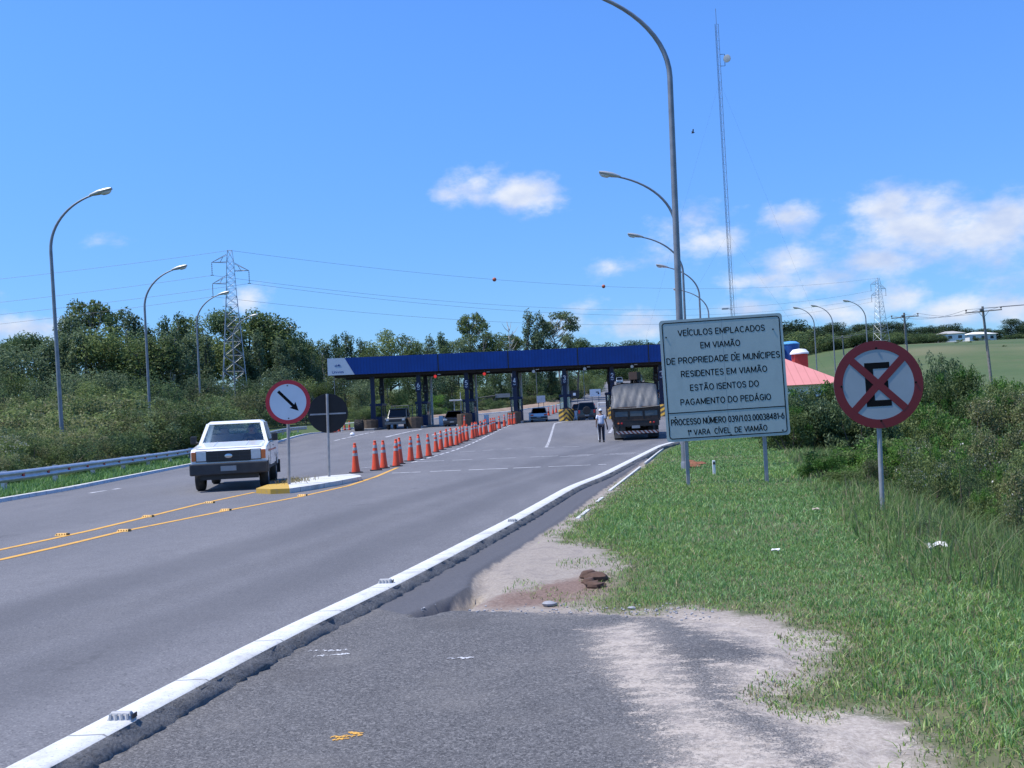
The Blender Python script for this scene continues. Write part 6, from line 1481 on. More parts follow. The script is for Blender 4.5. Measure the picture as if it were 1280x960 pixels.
def clumps_for(kind, rg, H):
    out = []
    if kind == 'eucalyptus':
        for k in range(18):
            h = .16 + .82 * (k + rg.random()) / 18; sp = .12 * math.sin(math.pi * np.clip((h - .04) / 1.0, 0, 1)) + .01; a = rg.random() * 6.28; r = rg.uniform(.048, .082) * (1.25 - .45 * h)
            q = sp * math.sqrt(rg.random()) * 1.3; out.append((q * math.cos(a) * H, q * math.sin(a) * H, (h - r * .9) * H, r * H, r * H, r * 1.5 * H))
    elif kind == 'airy':
        for k in range(34):
            e = rg.uniform(-1, 1); sp = .21 * math.sqrt(1 - e * e * .8); a = rg.random() * 6.28; q = sp * math.sqrt(rg.uniform(.1, 1)); r = rg.uniform(.032, .056)
            out.append((q * math.cos(a) * H, q * math.sin(a) * H, (.74 + .21 * e) * H, r * 1.25 * H, r * 1.25 * H, r * .95 * H))
    elif kind == 'broad':
        for k in range(17):
            a = rg.random() * 6.28; e = rg.uniform(-.1, 1.0); q = .30 * math.sqrt(max(0, 1 - max(e, 0) ** 2)) * math.sqrt(rg.uniform(.2, 1)); r = rg.uniform(.085, .14)
            out.append((q * math.cos(a) * H, q * math.sin(a) * H, (.46 + .40 * e) * H, r * H, r * H, r * .85 * H))
    elif kind == 'under':                                            # leafy to the ground
        for k in range(19):
            h = rg.uniform(.06, .84); sp = .30 * (1 - .55 * h); a = rg.random() * 6.28; q = sp * math.sqrt(rg.random()); r = rg.uniform(.10, .16)
            out.append((q * math.cos(a) * H, q * math.sin(a) * H, h * H, r * H, r * H, r * 1.1 * H))
    return out
def tree_proto(kind, seed, leaf_mat, H=14., n=5200, size=.36, bark='bark', name=None):
    rg = np.random.default_rng(seed); cl = clumps_for(kind, rg, H); t = thing(name or {'eucalyptus': 'eucalyptus_tree', 'airy': 'eucalyptus_tree', 'broad': 'broad_tree', 'under': 'leafy_tree'}[kind], '', 'tree')
    m = MB(); twigs(m, rg, cl, (0, 0), .018 * H if kind != 'airy' else .014 * H, .0075 * H, H, (rg.normal() * .03 * H, rg.normal() * .03 * H)); m.build('trunk', bark, t, smooth=True)
    V, F = leaf_cloud(rg, cl, n, size, .5 if kind in ('eucalyptus', 'airy') else .15, .35); 
    np_mesh('crown', V, F, leaf_mat, t); t['top'] = float(V[:, 2].max()); return t
class Grove:
    """copies of a few prototypes; labels are given from left to right once all are planted"""
    def __init__(s): s.items = []; s.used = set()
    def put(s, proto, px, ytop, Y, rg, group, look, wide=1., H=None):
        p = G(px, Y); top = at(px, ytop, Y)[2] if H is None else p[2] + H; sc = max(.15, (top - p[2]) / proto['top'])
        o = proto if proto.name not in s.used else copy_tree(proto); s.used.add(proto.name)
        o.location = (p[0], p[1], p[2] - .05); w = wide * rg.uniform(.9, 1.12); o.scale = (sc * w, sc * w, sc); o.rotation_euler = (0, 0, rg.uniform(0, 6.28)); s.items.append((group, px, o, look)); o['group'] = group
        return o
    def label(s, ctx):
        for g in {i[0] for i in s.items}:
            for k, (_, px, o, look) in enumerate(sorted([i for i in s.items if i[0] == g], key=lambda q: q[1])): o['label'] = '%s, %s from the left %s' % (look, nth(k + 1), ctx[g])
def trees():
    rg = np.random.default_rng(5); gv = Grove()
    E = [tree_proto('eucalyptus', 11, 'leaf_eucalyptus'), tree_proto('eucalyptus', 12, 'leaf_eucalyptus', bark='bark_pale'), tree_proto('eucalyptus', 13, 'leaf_dark'), tree_proto('eucalyptus', 15, 'leaf_eucalyptus')]
    A = [tree_proto('airy', 21, 'leaf_eucalyptus', n=4200, size=.34, bark='bark_pale'), tree_proto('airy', 27, 'leaf_olive', n=4600, size=.34, bark='bark_pale')]
    B = [tree_proto('broad', 31, 'leaf_olive', n=6500), tree_proto('broad', 32, 'leaf_dark', n=6500), tree_proto('broad', 33, 'leaf_eucalyptus', n=6500)]
    U = [tree_proto('under', 41, 'leaf_olive', n=6500), tree_proto('under', 42, 'leaf_eucalyptus', n=6500), tree_proto('under', 43, 'leaf_dark', n=6500)]
    BR = tree_proto('under', 44, 'leaf_bright', n=6000)
    UF = [tree_proto('under', 45, 'leaf_far', n=7500, size=.42), tree_proto('under', 46, 'leaf_far', n=7500, size=.42)]
    looks = {'e': 'slender grey green eucalyptus', 'd': 'slender very dark eucalyptus', 'a': 'tall airy eucalyptus', 'b': 'round crowned olive tree', 'k': 'round crowned dark tree', 'u': 'low bushy tree', 'w': 'broad dark tree'}
    def row(lst, group):
        for px, yt, Y, k in lst:
            pr = {'e': E[rg.integers(0, 2)] if rg.random() < .7 else E[3], 'd': E[2], 'a': A[rg.integers(0, 2)], 'b': B[0 if rg.random() < .6 else 2], 'k': B[1], 'u': U[rg.integers(0, 3)], 'w': UF[rg.integers(0, 2)]}[k]
            gv.put(pr, px, yt, Y, rg, group, looks[k], {'b': 1.0, 'k': 1.05, 'u': 1.15, 'w': 2.1}.get(k, 1.08))
    g = 'front row of tall trees on the left'
    row([(-62, 412, 122, 'e'), (-25, 420, 118, 'k'), (14, 417, 126, 'k'), (47, 412, 122, 'k'), (77, 398, 126, 'e'), (97, 386, 122, 'e'), (120, 373, 128, 'a'), (146, 390, 124, 'd'), (168, 381, 122, 'e'), (190, 402, 126, 'd'),
         (211, 393, 124, 'd'), (232, 387, 128, 'd'), (254, 392, 132, 'b'), (284, 380, 136, 'k'), (316, 384, 138, 'b'), (343, 388, 140, 'k'), (363, 408, 144, 'b')], g)
    g2 = 'lower leafy trees in front of the left treeline'
    row([(x, y + (22, -6, 26, 4)[int(x) % 4], Y, 'ueud'[int(x) % 4]) for x, y, Y in ((-50, 440, 96), (-12, 448, 92), (28, 440, 100), (60, 446, 92), (92, 434, 104), (118, 446, 94), (142, 432, 106), (166, 444, 98), (194, 436, 106), (220, 446, 98), (246, 438, 108), (272, 446, 110), (302, 440, 116), (330, 444, 118), (356, 432, 122), (382, 444, 126), (404, 452, 128))] + [(x, y, Y, 'euee'[int(x) % 4]) for x, y, Y in ((-40, 424, 108), (2, 428, 112), (33, 424, 110), (62, 416, 112), (87, 412, 114), (108, 404, 113), (133, 402, 114), (157, 402, 115), (181, 414, 114), (202, 410, 116), (222, 408, 116), (243, 410, 118), (264, 412, 124), (300, 408, 126), (328, 410, 128), (352, 416, 132), (371, 428, 136), (392, 438, 140))], g2)
    g3 = 'trees rising behind the toll canopy'
    row([(378, 422, 156, 'b'), (396, 429, 160, 'k'), (409, 422, 156, 'e'), (424, 417, 162, 'd'), (439, 412, 156, 'd'), (456, 420, 164, 'd'), (471, 430, 158, 'b'), (487, 410, 166, 'b'), (505, 416, 160, 'b'), (521, 424, 170, 'b'), (540, 416, 164, 'e'), (557, 413, 168, 'd'),
         (574, 421, 172, 'b'), (592, 390, 176, 'a'), (612, 411, 172, 'b'), (629, 414, 176, 'b'), (646, 416, 178, 'a'), (663, 384, 172, 'e'), (678, 387, 176, 'e'), (703, 387, 178, 'a'), (723, 420, 190, 'k')], g3)
    g4 = 'leafy trees seen under the toll canopy'
    row([(x, y, Y, 'u') for x, y, Y in ((432, 452, 138), (458, 458, 146), (486, 450, 140), (512, 456, 150), (538, 446, 148), (566, 452, 154), (594, 444, 152), (620, 450, 160), (646, 452, 162), (668, 448, 170), (690, 452, 178), (712, 458, 196), (732, 464, 214))] + [(x + 13, y, Y, 'u') for x, y, Y in ((440, 474, 134), (468, 470, 172), (498, 472, 176), (522, 468, 180), (552, 470, 176), (580, 466, 184), (606, 466, 190), (633, 464, 192), (655, 464, 198), (676, 466, 202), (697, 470, 210))], g4)
    g5 = 'far trees along the hill beyond the plaza'
    looks['u'] = 'round dark tree'
    row([(x, y, Y, 'w') for x, y, Y in ((742, 432, 352), (758, 428, 360), (776, 432, 366), (795, 424, 358), (812, 427, 364), (830, 424, 360), (850, 426, 364), (872, 424, 362), (898, 420, 358), (925, 418, 356), (950, 412, 352))], g5)
    g6 = 'round dark trees along the hilltop on the right'
    row([(x, y, Y, 'w') for x, y, Y in ((968, 404, 350), (985, 400, 352), (1004, 406, 348), (1024, 405, 358), (1044, 402, 354), (1068, 404, 350), (1092, 403, 358), (1112, 401, 352), (1128, 402, 348), (1148, 408, 356), (1168, 406, 362), (1188, 404, 372), (1204, 413, 376), (1240, 411, 372), (1266, 397, 346), (1292, 399, 352), (1330, 402, 350), (976, 414, 342), (995, 416, 340), (1014, 413, 342), (1034, 415, 340), (1057, 412, 344), (1080, 414, 340), (1101, 411, 344), (1120, 412, 342), (1138, 415, 342), (1158, 416, 344), (1180, 408, 382), (1206, 409, 384), (1222, 410, 388), (1252, 411, 380), (1280, 406, 374))], g6)
    o = gv.put(BR, 548, 492, 134, rg, 'bright green tree by the lane', 'light bright green bush under the canopy behind numeral six', 1.7)
    gv.label({g: 'in the tall left treeline', g2: 'in the low row before the left treeline', g3: 'rising over the toll canopy', g4: 'seen under the toll canopy', g5: 'in the far row beyond the plaza', g6: 'in the right hilltop row', 'bright green tree by the lane': ''})
    o['label'] = 'light bright green bush seen under the canopy beside column six'; del o['group']
    # bare dead tree
    m = MB(); r2 = np.random.default_rng(3); p = G(641, 160); H = at(641, 405, 160)[2] - p[2]
    m.tube([(0, 0, -.3), (.1, 0, H * .5), (-.1, 0, H * .98)], [.2, .12, .03], 6)
    for k in range(16):
        z = H * r2.uniform(.5, .95); a = r2.random() * 6.28; l = r2.uniform(.8, 1.8); m.tube([(0, 0, z), (l * .6 * math.cos(a), l * .6 * math.sin(a), z + l * .5), (l * math.cos(a), l * math.sin(a), z + l * 1.1)], [.06, .04, .015], 4)
    tag(m.build('dead_tree', 'bark_pale', None, loc=p), 'bare leafless dead tree just left of the two tallest trees over the canopy', 'tree')
trees()

def shrub_proto(seed, leaf, n, size, W_=2.4, H=2.0, flowers=0, dry=0, name='shrub', leaf2=None, stalk=True):
    rg = np.random.default_rng(seed); cl = []
    for k in range(13):
        a = rg.random() * 6.28; q = W_ * .40 * math.sqrt(rg.random()); h = rg.uniform(.12, .82) * H * (1 - .45 * (q / (W_ * .5)) ** 2); r = rg.uniform(.13, .22) * W_
        cl.append((q * math.cos(a), q * math.sin(a), h, r, r, r * .8))
    P = [leaf_cloud(rg, cl, n, size, .0, .3)]; mats = [leaf]
    # upright sprigs that break the outline
    sp = [(c[0] + rg.normal() * c[3] * .5, c[1] + rg.normal() * c[4] * .5, c[2] + c[5] * rg.uniform(.6, 1.05), c[3] * .34, c[4] * .34, c[5] * .42) for c in cl for _ in range(3)]
    P.append(leaf_cloud(rg, sp, n // 5, size, -.3, .1)); mats.append(leaf2 or leaf)
    if flowers:
        fl = [(c[0], c[1], c[2] + c[5] * .45, c[3] * .85, c[4] * .85, c[5] * .65) for c in cl if c[2] > H * .4] or cl[:4]; P.append(leaf_cloud(rg, fl, flowers, size * .7, 0, .85, 1.2)); mats.append('leaf_flower')
    if dry: P.append(leaf_cloud(rg, cl, dry, size * 1.1, -.5, .6, 3.5)); mats.append('leaf_dry')
    V, F, I = merge(P); o = np_mesh(name, V, F, mats); o.data.polygons.foreach_set('material_index', I.astype(np.int32)); 
    st = MB()
    for c in cl: st.tube([(c[0] * .15, c[1] * .15, -.3), (c[0] * .6, c[1] * .6, c[2] * .5), tuple(c[:3])], [.03 * W_ / 2.4, .022, .008], 5, False)
    st.build('stems', 'twig', o); o['top'] = float(np.percentile(V[:, 2], 99.3)); o['wid'] = W_
    return o
def shrubs():
    rg = np.random.default_rng(17); used = set(); items = []
    def put(pr, px, yt, Y, group, look, wide=1., width=None):
        p = G(px, Y); h = at(px, yt, Y)[2] - p[2]; sc = max(.2, h / pr['top']); o = pr if pr.name not in used else copy_tree(pr); used.add(pr.name)
        w = sc * wide * rg.uniform(.92, 1.12) if width is None else width / pr['wid']
        o.location = (p[0], p[1], p[2] - .05); o.scale = (w, w, sc); o.rotation_euler = (0, 0, rg.uniform(0, 6.28)); tag(o, None, 'shrub', group); items.append((group, px, o, look)); return o
    # ---- near the camera on the right
    Nd = shrub_proto(1, 'leaf_dark', 9000, .085, leaf2='leaf_eucalyptus'); Ng = shrub_proto(2, 'leaf_olive', 9000, .08, leaf2='leaf_bright'); Nb = shrub_proto(3, 'leaf_bright', 8000, .08, leaf2='leaf_olive')
    Nf = shrub_proto(4, 'leaf_olive', 8500, .07, flowers=260, leaf2='leaf_scrub'); Ns = shrub_proto(6, 'leaf_scrub', 8000, .07, flowers=40, dry=800, leaf2='leaf_olive')
    Nk = shrub_proto(7, 'leaf_dark', 6000, .05, leaf2='leaf_olive', dry=300)
    gR = 'shrubs in the ditch on the right'
    K = {'d': (Nd, 'dark green shrub'), 'g': (Ng, 'olive green shrub'), 'b': (Nb, 'fresh green shrub'), 'f': (Nf, 'shrub dotted with white flowers'), 's': (Ns, 'dry grey brown scrub'), 'k': (Nk, 'small dark clump')}
    for px, yt, Y, w, k in ((990, 508, 36, 2.4, 'g'), (1008, 488, 37, 2.6, 'd'), (1028, 480, 38, 3.0, 'g'), (1050, 476, 39, 2.8, 'd'), (1078, 492, 36, 2.8, 'd'), (1030, 562, 22.5, 1.15, 'b'), (1052, 584, 21, .9, 'g'), (1092, 545, 25, 2.0, 'b'), (1118, 548, 24, 1.7, 'b'), (1080, 572, 21.5, 1.0, 's'),
                            (1140, 550, 25, 1.7, 'f'), (1168, 558, 23, 1.4, 'f'), (1185, 556, 20.5, 1.2, 'g'), (1160, 578, 18.5, 1.0, 'f'), (1205, 570, 18.5, 1.1, 'k'), (1150, 458, 62, 3.2, 'd'), (1176, 447, 64, 4.0, 'd'), (1200, 462, 60, 3.2, 'g'), (1215, 496, 48, 3.4, 's'), (1240, 492, 50, 3.6, 'g'),
                            (1266, 474, 54, 3.2, 'g'), (1288, 488, 50, 3.6, 's'), (1312, 486, 48, 4, 's'), (1225, 540, 32, 2.2, 'b'), (1190, 520, 34, 2.4, 'g'), (1120, 512, 40, 2.8, 'g'), (1255, 534, 30, 2.2, 's'), (1284, 532, 30, 2.4, 's'), (1234, 570, 24, 1.5, 'f'), (1262, 582, 22, 1.4, 'g'), (1292, 580, 21, 1.5, 's'),
                            (1240, 612, 17.5, .8, 'g'), (1278, 620, 16.5, .8, 's'), (1164, 640, 12.7, .75, 'k'), (1240, 672, 11.9, .55, 'k'), (1290, 690, 11, .6, 'k'), (1130, 470, 58, 3.4, 'g'), (1100, 500, 48, 3.2, 'g'), (975, 520, 44, 2.6, 'd'), (955, 518, 50, 2.6, 'g'), (1145, 508, 38, 2.8, 'g'), (1330, 545, 26, 2.4, 'g'), (1340, 610, 17, 1.5, 's')):
        put(K[k][0], px, yt, Y, gR, K[k][1], 1, w)
    # ---- left bank behind the guard rail
    Ml = [(shrub_proto(51, 'leaf_scrub', 9500, .085, 3.4, 2.8, leaf2='leaf_olive', dry=500), 'grey olive scrub bush'), (shrub_proto(52, 'leaf_olive', 9500, .085, 3.4, 2.8, leaf2='leaf_eucalyptus'), 'olive green bush'), (shrub_proto(53, 'leaf_dark', 9500, .085, 3.4, 2.8, leaf2='leaf_olive'), 'dark green bush'),
          (shrub_proto(54, 'leaf_olive', 9500, .085, 3.4, 2.8, flowers=500, leaf2='leaf_scrub'), 'bush with whitish flower heads'), (shrub_proto(55, 'leaf_scrub', 8500, .08, 3.4, 2.8, dry=1500), 'dry brownish bush')]
    gL = 'bushes on the bank behind the left guard rail'
    for Y, yt, a, b, st in ((34, 566, -40, 80, 24), (39, 553, -30, 140, 24), (45, 540, -30, 200, 24), (53, 526, -20, 240, 25), (63, 514, -20, 280, 26), (76, 506, -20, 325, 28)):
        px = a
        while px < b:
            k = rg.choice(5, p=[.3, .25, .17, .13, .15]); o = put(Ml[k][0], px + rg.uniform(-5, 5), yt + rg.uniform(-17, 14) - .03 * px, Y + rg.uniform(-2, 2), gL, Ml[k][1], rg.uniform(1.0, 1.35)); px += st
            x, y = o.location[0], o.location[1]; lim = float(Xl(y)) - 3.2
            if x > lim: o.location.x = lim - rg.random()
    # ---- under the canopy and along the far road
    gM = 'bushes beyond the toll lanes'
    for px, yt, Y in ((432, 492, 150), (446, 489, 158), (460, 492, 150), (474, 488, 162), (490, 490, 156), (506, 488, 166), (522, 490, 160), (540, 487, 170), (556, 489, 166), (572, 487, 174), (588, 488, 170), (604, 486, 178), (620, 487, 176), (636, 485, 184), (652, 486, 184), (425, 505, 130), (450, 508, 128), (475, 500, 132), (505, 505, 134), (535, 508, 130), (590, 500, 136), (615, 498, 146), (640, 500, 152), (662, 494, 158), (684, 490, 166), (705, 486, 178), (722, 488, 190), (740, 480, 215), (748, 474, 240), (752, 468, 262), (700, 470, 200), (725, 474, 232)):
        k = rg.choice(3, p=[.25, .5, .25]); put(Ml[k][0], px, yt, Y, gM, Ml[k][1], rg.uniform(1.3, 1.8))
    gF = 'dark hedge clumps on the far fields'
    for px, yt, Y in ((815, 446, 330), (835, 452, 318), (1002, 436, 326), (1022, 437, 330), (1050, 434, 332), (1075, 432, 330), (1140, 424, 336), (1160, 420, 338), (1180, 428, 332), (1196, 432, 306), (1212, 431, 306), (1150, 430, 330), (1225, 421, 342), (1250, 424, 342), (1256, 432, 268), (1120, 428, 334), (765, 450, 342), (988, 418, 338), (1006, 420, 337), (1020, 416, 338), (1036, 419, 337), (1052, 415, 338), (1066, 418, 337), (1084, 414, 338), (1100, 417, 338), (1114, 415, 338), (1130, 417, 338), (1146, 416, 339), (1160, 416, 339), (1172, 420, 336), (1200, 424, 337), (1236, 424, 340), (1264, 418, 341), (1284, 416, 341)):
        put(Ml[2][0], px, yt, Y, gF, 'dark hedge clump', 1.9)
    ctx = {gR: 'in the ditch on the right', gL: 'on the bank behind the guard rail', gM: 'beyond the toll lanes', gF: 'on the far fields'}
    for g in ctx:
        for k, (_, px, o, look) in enumerate(sorted([i for i in items if i[0] == g], key=lambda q: q[1])): o['label'] = '%s, %s from the left %s' % (look, nth(k + 1), ctx[g])
shrubs()

# ================================================================== grass and weeds (uncountable)
def blades(rg, X, Y, Z, h, w, bend=.5):
    n = len(X); a = rg.random(n) * 6.28; dirx, diry = np.cos(a), np.sin(a); lean = rg.normal(0, 1, n) * bend * h; la = rg.random(n) * 6.28
    base = np.stack([X, Y, Z], -1); side = np.stack([dirx, diry, np.zeros(n)], -1) * (w / 2)[:, None]; ln = np.stack([np.cos(la), np.sin(la), np.zeros(n)], -1) * lean[:, None]
    up = np.zeros((n, 3)); up[:, 2] = h
    mid = base + up * .6 + ln * .35; tip = base + up * (1 - .25 * np.abs(rg.normal(0, .5, n)))[:, None] + ln
    V = np.stack([base - side, base + side, mid + side * .8, mid - side * .8, tip + side * .08, tip - side * .08], 1).reshape(-1, 3); i = np.arange(n) * 6
    F = np.concatenate([np.stack([i, i + 1, i + 2, i + 3], -1), np.stack([i + 3, i + 2, i + 4, i + 5], -1)]); return V, F
def patch(X, Y): return .5 + .25 * np.sin(X * 1.1 + 2 * np.sin(Y * .5)) + .25 * np.sin(Y * .8 + 1.7 * np.sin(X * .9 + 1))
def grass():
    rg = np.random.default_rng(9)
    # right verge
    Xs, Ys = [], []
    for y0, y1, dens in ((3.6, 8, 4600), (8, 13, 2900), (13, 20, 1500), (20, 32, 700), (32, 60, 260)):
        d1 = 9.0; n = int((y1 - y0) * d1 * dens); Yq = rg.uniform(y0, y1, n); D = rg.uniform(.62, .62 + d1, n); Xs.append(Xr(Yq) + D); Ys.append(Yq)
    X, Y = np.concatenate(Xs), np.concatenate(Ys)
    vis = np.abs(X - 0) < Y * .60 + 1.2; X, Y = X[vis], Y[vis]
    b = sdf_poly(BARE, X, Y); g = sdf_poly(GUT, X, Y)
    nz = .20 * np.sin(X * 4.1 + Y * 1.3) * np.sin(Y * 3.3 - X * 1.9) + .14 * np.sin(X * 9.7 + 2) * np.sin(Y * 8.3) + .06 * rg.normal(size=len(X))
    strag = (patch(X * 3.1 + 5, Y * 2.7) > .74) & (b < .85) & (sdf_poly(ASPH, X, Y) < -.10) & (rg.random(len(X)) < .5)
    keep = (b + nz < 0) | strag; keep &= g < -.02; keep &= (Xr(Y) + .55 < X)
    thin = rg.random(len(X)) < (.42 + .58 * sstep(.05, .5, -b + nz)) * (.62 + .38 * sstep(.25, .6, patch(X, Y))); keep &= thin
    X, Y, b = X[keep], Y[keep], b[keep]; Z = verge_z(X, Y); D = X - Xr(Y)
    tall = sstep(4.6, 6.6, D); edge = sstep(0, .7, -b)
    lush = patch(X * .6 + 2, Y * .7)
    cl_ = .45 + .9 * (.5 + .5 * np.sin(X * 13 + 4 * np.sin(Y * 5.3)) * np.sin(Y * 11 - 3 * np.sin(X * 6.1))) ** 1.5
    h = (.022 + .042 * rg.random(len(X)) ** 1.6) * cl_ * (.55 + .55 * edge) * (.7 + .7 * lush) * (1 + 1.6 * tall * rg.random(len(X))) + .02
    far = np.clip(Y / 10, 1, 3.2); w = .0075 * far * rg.uniform(.6, 1.3, len(X)) * (1 + .5 * tall)
    dry = rg.random(len(X)) < .05 + .12 * (1 - lush) + .25 * (1 - edge)
    lime = (~dry) & (rg.random(len(X)) < .08 + .5 * sstep(.9, .1, -b) + .28 * sstep(.55, .85, patch(X * 1.4 + 9, Y * 1.1)))
    parts = []
    for m_ in ((~dry) & (~lime), dry, lime): parts.append(blades(rg, X[m_], Y[m_], Z[m_] - .01, h[m_] * far[m_] ** .25, w[m_], .75))
    V, F, I = merge(parts); o = np_mesh('grass', V, F, ['grass_blade', 'grass_dry', 'grass_lime']); o.data.polygons.foreach_set('material_index', I.astype(np.int32)); tag(o, 'short green verge grass around the sign posts', 'grass', kind='stuff')
    # tall weeds down the ditch slope
    n = 150000; Y = rg.uniform(9, 62, n) ; Y = 9 + (Y - 9) * rg.random(n) ** .35; D = rg.uniform(5.0, 17, n); X = Xr(Y) + D; vis = X < Y * .64 + 1.5
    X, Y, D = X[vis], Y[vis], D[vis]; cl = patch(X * .9 + 3, Y * .6); k = rg.random(len(X)) < .25 + .75 * sstep(.35, .7, cl); X, Y, D = X[k], Y[k], D[k]; Z = gz(X, Y)
    f = np.clip(Y / 14, 1, 3.0); h = (.18 + .46 * rg.random(len(X)) ** 1.4) * (.45 + .75 * sstep(5.0, 7.5, D)); w = .010 * f * rg.uniform(.6, 1.4, len(X)); dry = rg.random(len(X)) < .2
    parts = [blades(rg, X[m_], Y[m_], Z[m_] - .02, h[m_], w[m_], .5) for m_ in (~dry, dry)]
    V, F, I = merge(parts); o = np_mesh('tall_weeds', V, F, ['weed_blade', 'grass_dry']); o.data.polygons.foreach_set('material_index', I.astype(np.int32)); tag(o, 'tall weeds growing down the ditch slope on the right', 'weeds', kind='stuff')
    # left strip between kerb and guard rail, and the bank foot
    n = 42000; Y = 20 + 70 * rg.random(n) ** 1.8; D = rg.uniform(.2, 3.6, n); X = Xl(Y) - D; vis = X > -Y * .62 - 1; X, Y, D = X[vis], Y[vis], D[vis]
    Z = zr(Y) + .08 - .3 * sstep(2.2, 3.6, D); f = np.clip(Y / 14, 1.4, 3.2); h = .10 + .20 * rg.random(len(X)) ** 1.6 + .35 * sstep(2.0, 3.4, D) * rg.random(len(X)); w = .011 * f
    V, F = blades(rg, X, Y, Z, h, w, .5); o = np_mesh('grass', V, F, 'grass_blade'); tag(o, 'bright grass strip along the left kerb below the guard rail', 'grass', kind='stuff')
    # tuft on the traffic island
    c = PR(366, 602, .12); n = 260; X = c[0] + rg.normal(0, .22, n); Y = c[1] + rg.normal(0, .5, n); V, F = blades(rg, X, Y, np.full(n, .11), rg.uniform(.05, .16, n), np.full(n, .02), .7); tag(np_mesh('grass', V, F, 'grass_dry'), 'sparse dry tuft around the post on the traffic island', 'grass', kind='stuff')
grass()
# ================================================================== small things on the ground
def lump(rg, r, flat=.6, n=10):
    m = MB(); V = [(0, 0, -1)] + [(math.cos(R(a)) * math.cos(2 * math.pi * k / n), math.cos(R(a)) * math.sin(2 * math.pi * k / n), math.sin(R(a))) for a in (-50, -15, 20, 55) for k in range(n)] + [(0, 0, 1)]
    V = [tuple(np.array(v) * r * (1 + rg.uniform(-.22, .22)) * np.array([1.2, 1, flat])) for v in V]
    F = [(0, 1 + (k + 1) % n, 1 + k) for k in range(n)] + [(1 + j * n + k, 1 + j * n + (k + 1) % n, 1 + (j + 1) * n + (k + 1) % n, 1 + (j + 1) * n + k) for j in range(3) for k in range(n)] + [(1 + 3 * n + k, 1 + 3 * n + (k + 1) % n, 1 + 4 * n) for k in range(n)]
    return m.add(V, F)
def vz(x, y): return float(verge_z(np.array([x]), np.array([y]))[0])
def small_things():
    rg = random.Random(2)
    def on_verge(px, py): p = ground_at(px, py, -.11); return (p[0], p[1], vz(p[0], p[1]))
    # road studs on the kerb and on the yellow lines
    def stud(p, rz, mat, lab, grp, L_=.30, w=.13, h=.05):
        t = thing('road_stud', lab, 'road stud', p, rz, grp)
        m = MB(); m.hexa([(-L_ / 2, -w / 2, -.01), (L_ / 2, -w / 2, -.01), (L_ / 2, w / 2, -.01), (-L_ / 2, w / 2, -.01), (-L_ / 2 + .02, -w / 2 + .03, h), (L_ / 2 - .02, -w / 2 + .03, h), (L_ / 2 - .02, w / 2 - .03, h), (-L_ / 2 + .02, w / 2 - .03, h)]); m.build('body', mat, t, bevel=.006)
        for k in range(4): MB().box((-L_ * .33 + k * L_ * .22, -w / 2 + .012, h * .5), (.012, .012, h * .7)).build('rib', mat, t)
        MB().box((L_ / 2 + .001, 0, h * .45), (.006, w * .6, h * .6)).build('reflector', 'trim_black', t)
    for k, (px, py, lab) in enumerate(((152, 899, 'worn white road stud on the kerb nearest the camera'), (482, 729, 'white road stud on the kerb beside the middle of the shoulder'), (640, 652, 'white road stud on the kerb before its bend'))):
        p = ground_at(px, py, .02); stud((p[0], p[1], .022), R(-4), 'stud_white', lab, 'white studs on the kerb', .15, .085, .042)
    for px, py, lab in ((78, 669.5, 'yellow road stud on the far yellow line, leftmost'), (185, 646.5, 'yellow road stud on the far yellow line, second from the left'), (262, 629, 'yellow road stud on the far yellow line, nearest the island'),
                        (155, 664.5, 'yellow road stud on the near yellow line, leftmost'), (282, 638.5, 'yellow road stud on the near yellow line, right of the middle'), (378, 620, 'yellow road stud on the near yellow line, beside the island nose')):
        p = PR(px, py); stud((p[0], p[1], .012), R(-12), 'stud_yellow', lab, 'yellow studs on the centre lines', .22, .12, .03)
    # clods of brown earth
    for k, (px, py, r) in enumerate(((738, 724, .085), (746, 728, .10), (742, 736, .075), (735, 731, .06), (751, 735, .05))):
        p = on_verge(px, py); o = lump(rg, r).build('earth_clod', 'clod', None, smooth=True, loc=(p[0], p[1], p[2] + r * .3)); tag(o, ['dark brown clod at the back of the small heap on the sand', 'largest dark brown clod in the middle of the small heap on the sand', 'brown clod at the front of the small heap on the sand', 'brown clod at the left of the small heap on the sand', 'smallest brown clod at the right of the heap on the sand'][k], 'clod', 'clods in the heap')
    for k, (px, py, r) in enumerate(((866, 586, .20), (872, 583, .22), (862, 580, .17))):
        p = on_verge(px, py); o = lump(rg, r, .5).build('earth_mound', 'earth_red', None, smooth=True, loc=(p[0], p[1], p[2] + .02)); tag(o, ['front red earth mound at the foot of the big lamp pole', 'larger red earth mound right of the foot of the big lamp pole', 'red earth mound behind the foot of the big lamp pole'][k], 'earth mound', 'earth mounds at the lamp pole')
    for px, py, r, lab, mt in ((687, 760, .055, 'flat pale grey stone at the edge of the sand', 'stone'), (673, 771, .025, 'small dark stone on the asphalt edge', 'trim_black'), (617, 770, .022, 'tiny pale stone left of the flat stone', 'stone'), (790, 765, .03, 'small grey stone at the turf edge', 'stone')):
        p = on_verge(px, py); tag(lump(rg, r, .5).build('stone', mt, None, smooth=True, loc=(p[0], p[1], p[2] + r * .3)), lab, 'stone')
    # loose gravel along the broken asphalt edge
    m = MB(); r2 = random.Random(8)
    for _ in range(150):
        px = r2.uniform(520, 900); py = 768 + r2.gauss(0, 5) + max(0, px - 800) * .12; p = on_verge(px, py); r = r2.uniform(.004, .011)
        a = r2.random() * 3; m.box((p[0], p[1], p[2] + r * .4), (r * 2, r * 1.6, r * 1.2), Matrix.Rotation(a, 3, 'Z') @ Matrix.Rotation(r2.random(), 3, 'X'))
    tag(m.build('gravel', 'stone', None), 'fine loose gravel along the broken asphalt edge', 'gravel', kind='stuff')
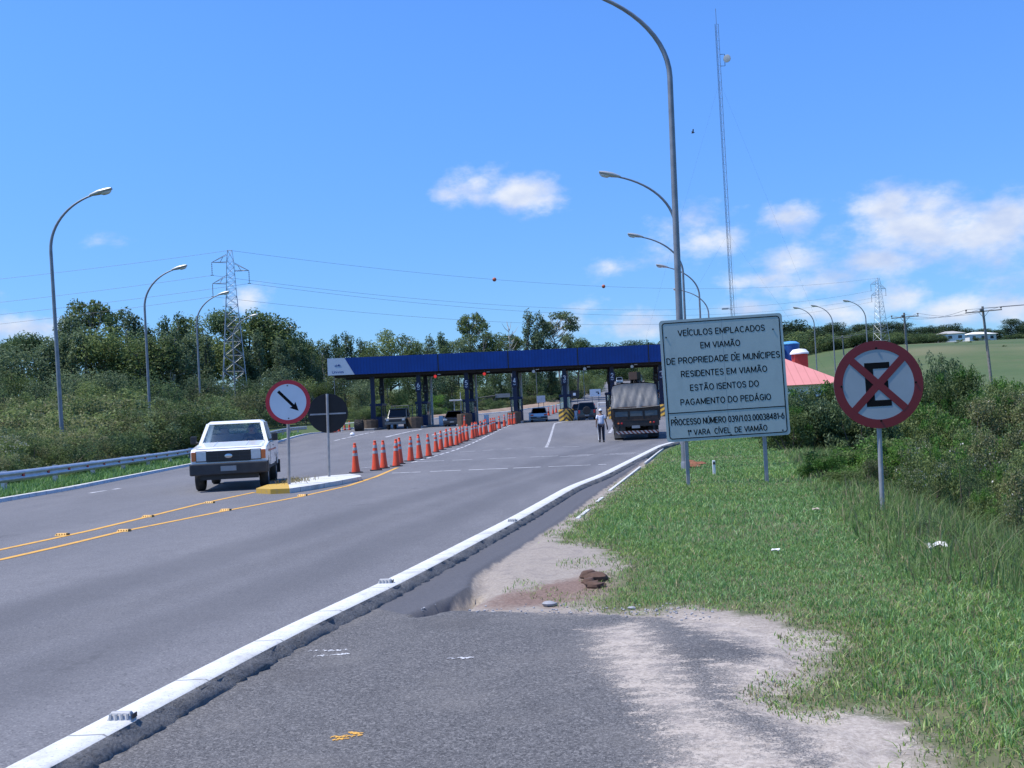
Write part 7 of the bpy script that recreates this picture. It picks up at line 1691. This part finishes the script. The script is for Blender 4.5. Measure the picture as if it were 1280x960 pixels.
    # litter
    def crumple(px, py, w, d, h, mat, lab):
        p = on_verge(px, py); n = 9; r3 = random.Random(int(px)); V = [((i / (n - 1) - .5) * w, (j / (n - 1) - .5) * d, .03 + h * (r3.random() * .25 + .5 * math.sin(i * .38 + j * .3) ** 2)) for j in range(n) for i in range(n)]
        V += [(x, y, z - .008) for x, y, z in V]; F = []
        for j in range(n - 1):
            for i in range(n - 1): q = j * n + i; F += [(q, q + 1, q + n + 1, q + n), (q + n * n, q + n + n * n, q + n + 1 + n * n, q + 1 + n * n)]
        o = MB().add(V, F).build('litter', mat, None, loc=(p[0], p[1], p[2] + .02)); o.rotation_euler = (.1, 0, r3.uniform(-.6, .3)); tag(o, lab, 'litter')
    crumple(1171, 684, .22, .16, .08, 'litter_white', 'crumpled white litter in the grass right of the round sign'); crumple(970, 691, .09, .07, .012, 'litter_white', 'small white scrap in the middle of the verge'); crumple(1020, 641, .10, .08, .03, 'litter_tan', 'small tan scrap in the grass left of the round sign post')
    # small white post in the grass behind the notice board
    p = G(893, 25.5); t = thing('marker_post', 'low white marker post in the grass below the notice board', 'post', p); MB().box((0, 0, .12), (.07, .05, .5)).build('post', 'white_panel', t, bevel=.01); MB().box((0, -.027, .30), (.05, .006, .06)).build('reflector', 'sign_back', t)
    # bird
    p = at(866, 166, 90); b = MB(); b.lathe([(0, -.16), (.045, -.08), (.06, .03), (.04, .12), (0, .19)], 10, Matrix.Translation(p) @ Matrix.Rotation(R(80), 4, 'Y'), cap=False)
    for s in (-1, 1): b.hexa([tuple(Vector(p) + Vector(q)) for q in ((-.06, s * .02, 0), (.08, s * .02, 0), (.02, s * .42, .22), (-.07, s * .40, .22), (-.06, s * .02, .015), (.08, s * .02, .015), (.02, s * .42, .23), (-.07, s * .40, .23))])
    tag(b.build('bird', 'trim_black', None), 'small dark bird flying high between the lamp pole and the radio mast', 'bird')
    # kerbstones showing along the turf edge
    for k, (a, b_) in enumerate((((722, 645), (736, 634)), ((746, 625), (753, 619.5)), ((762, 611), (800, 582)), ((806, 577), (833, 556)))):
        A, B = ground_at(*a, -.05), ground_at(*b_, -.05); d = B - A; L_ = np.linalg.norm(d[:2]); o = MB().box((0, 0, 0), (.065, L_, .15)).build('edge_kerb', 'kerb_paint', None, bevel=.012, loc=((A + B) / 2)); o.location.z -= .10; o.rotation_euler.z = -math.atan2(d[0], d[1]); tag(o, kind='structure')
small_things()
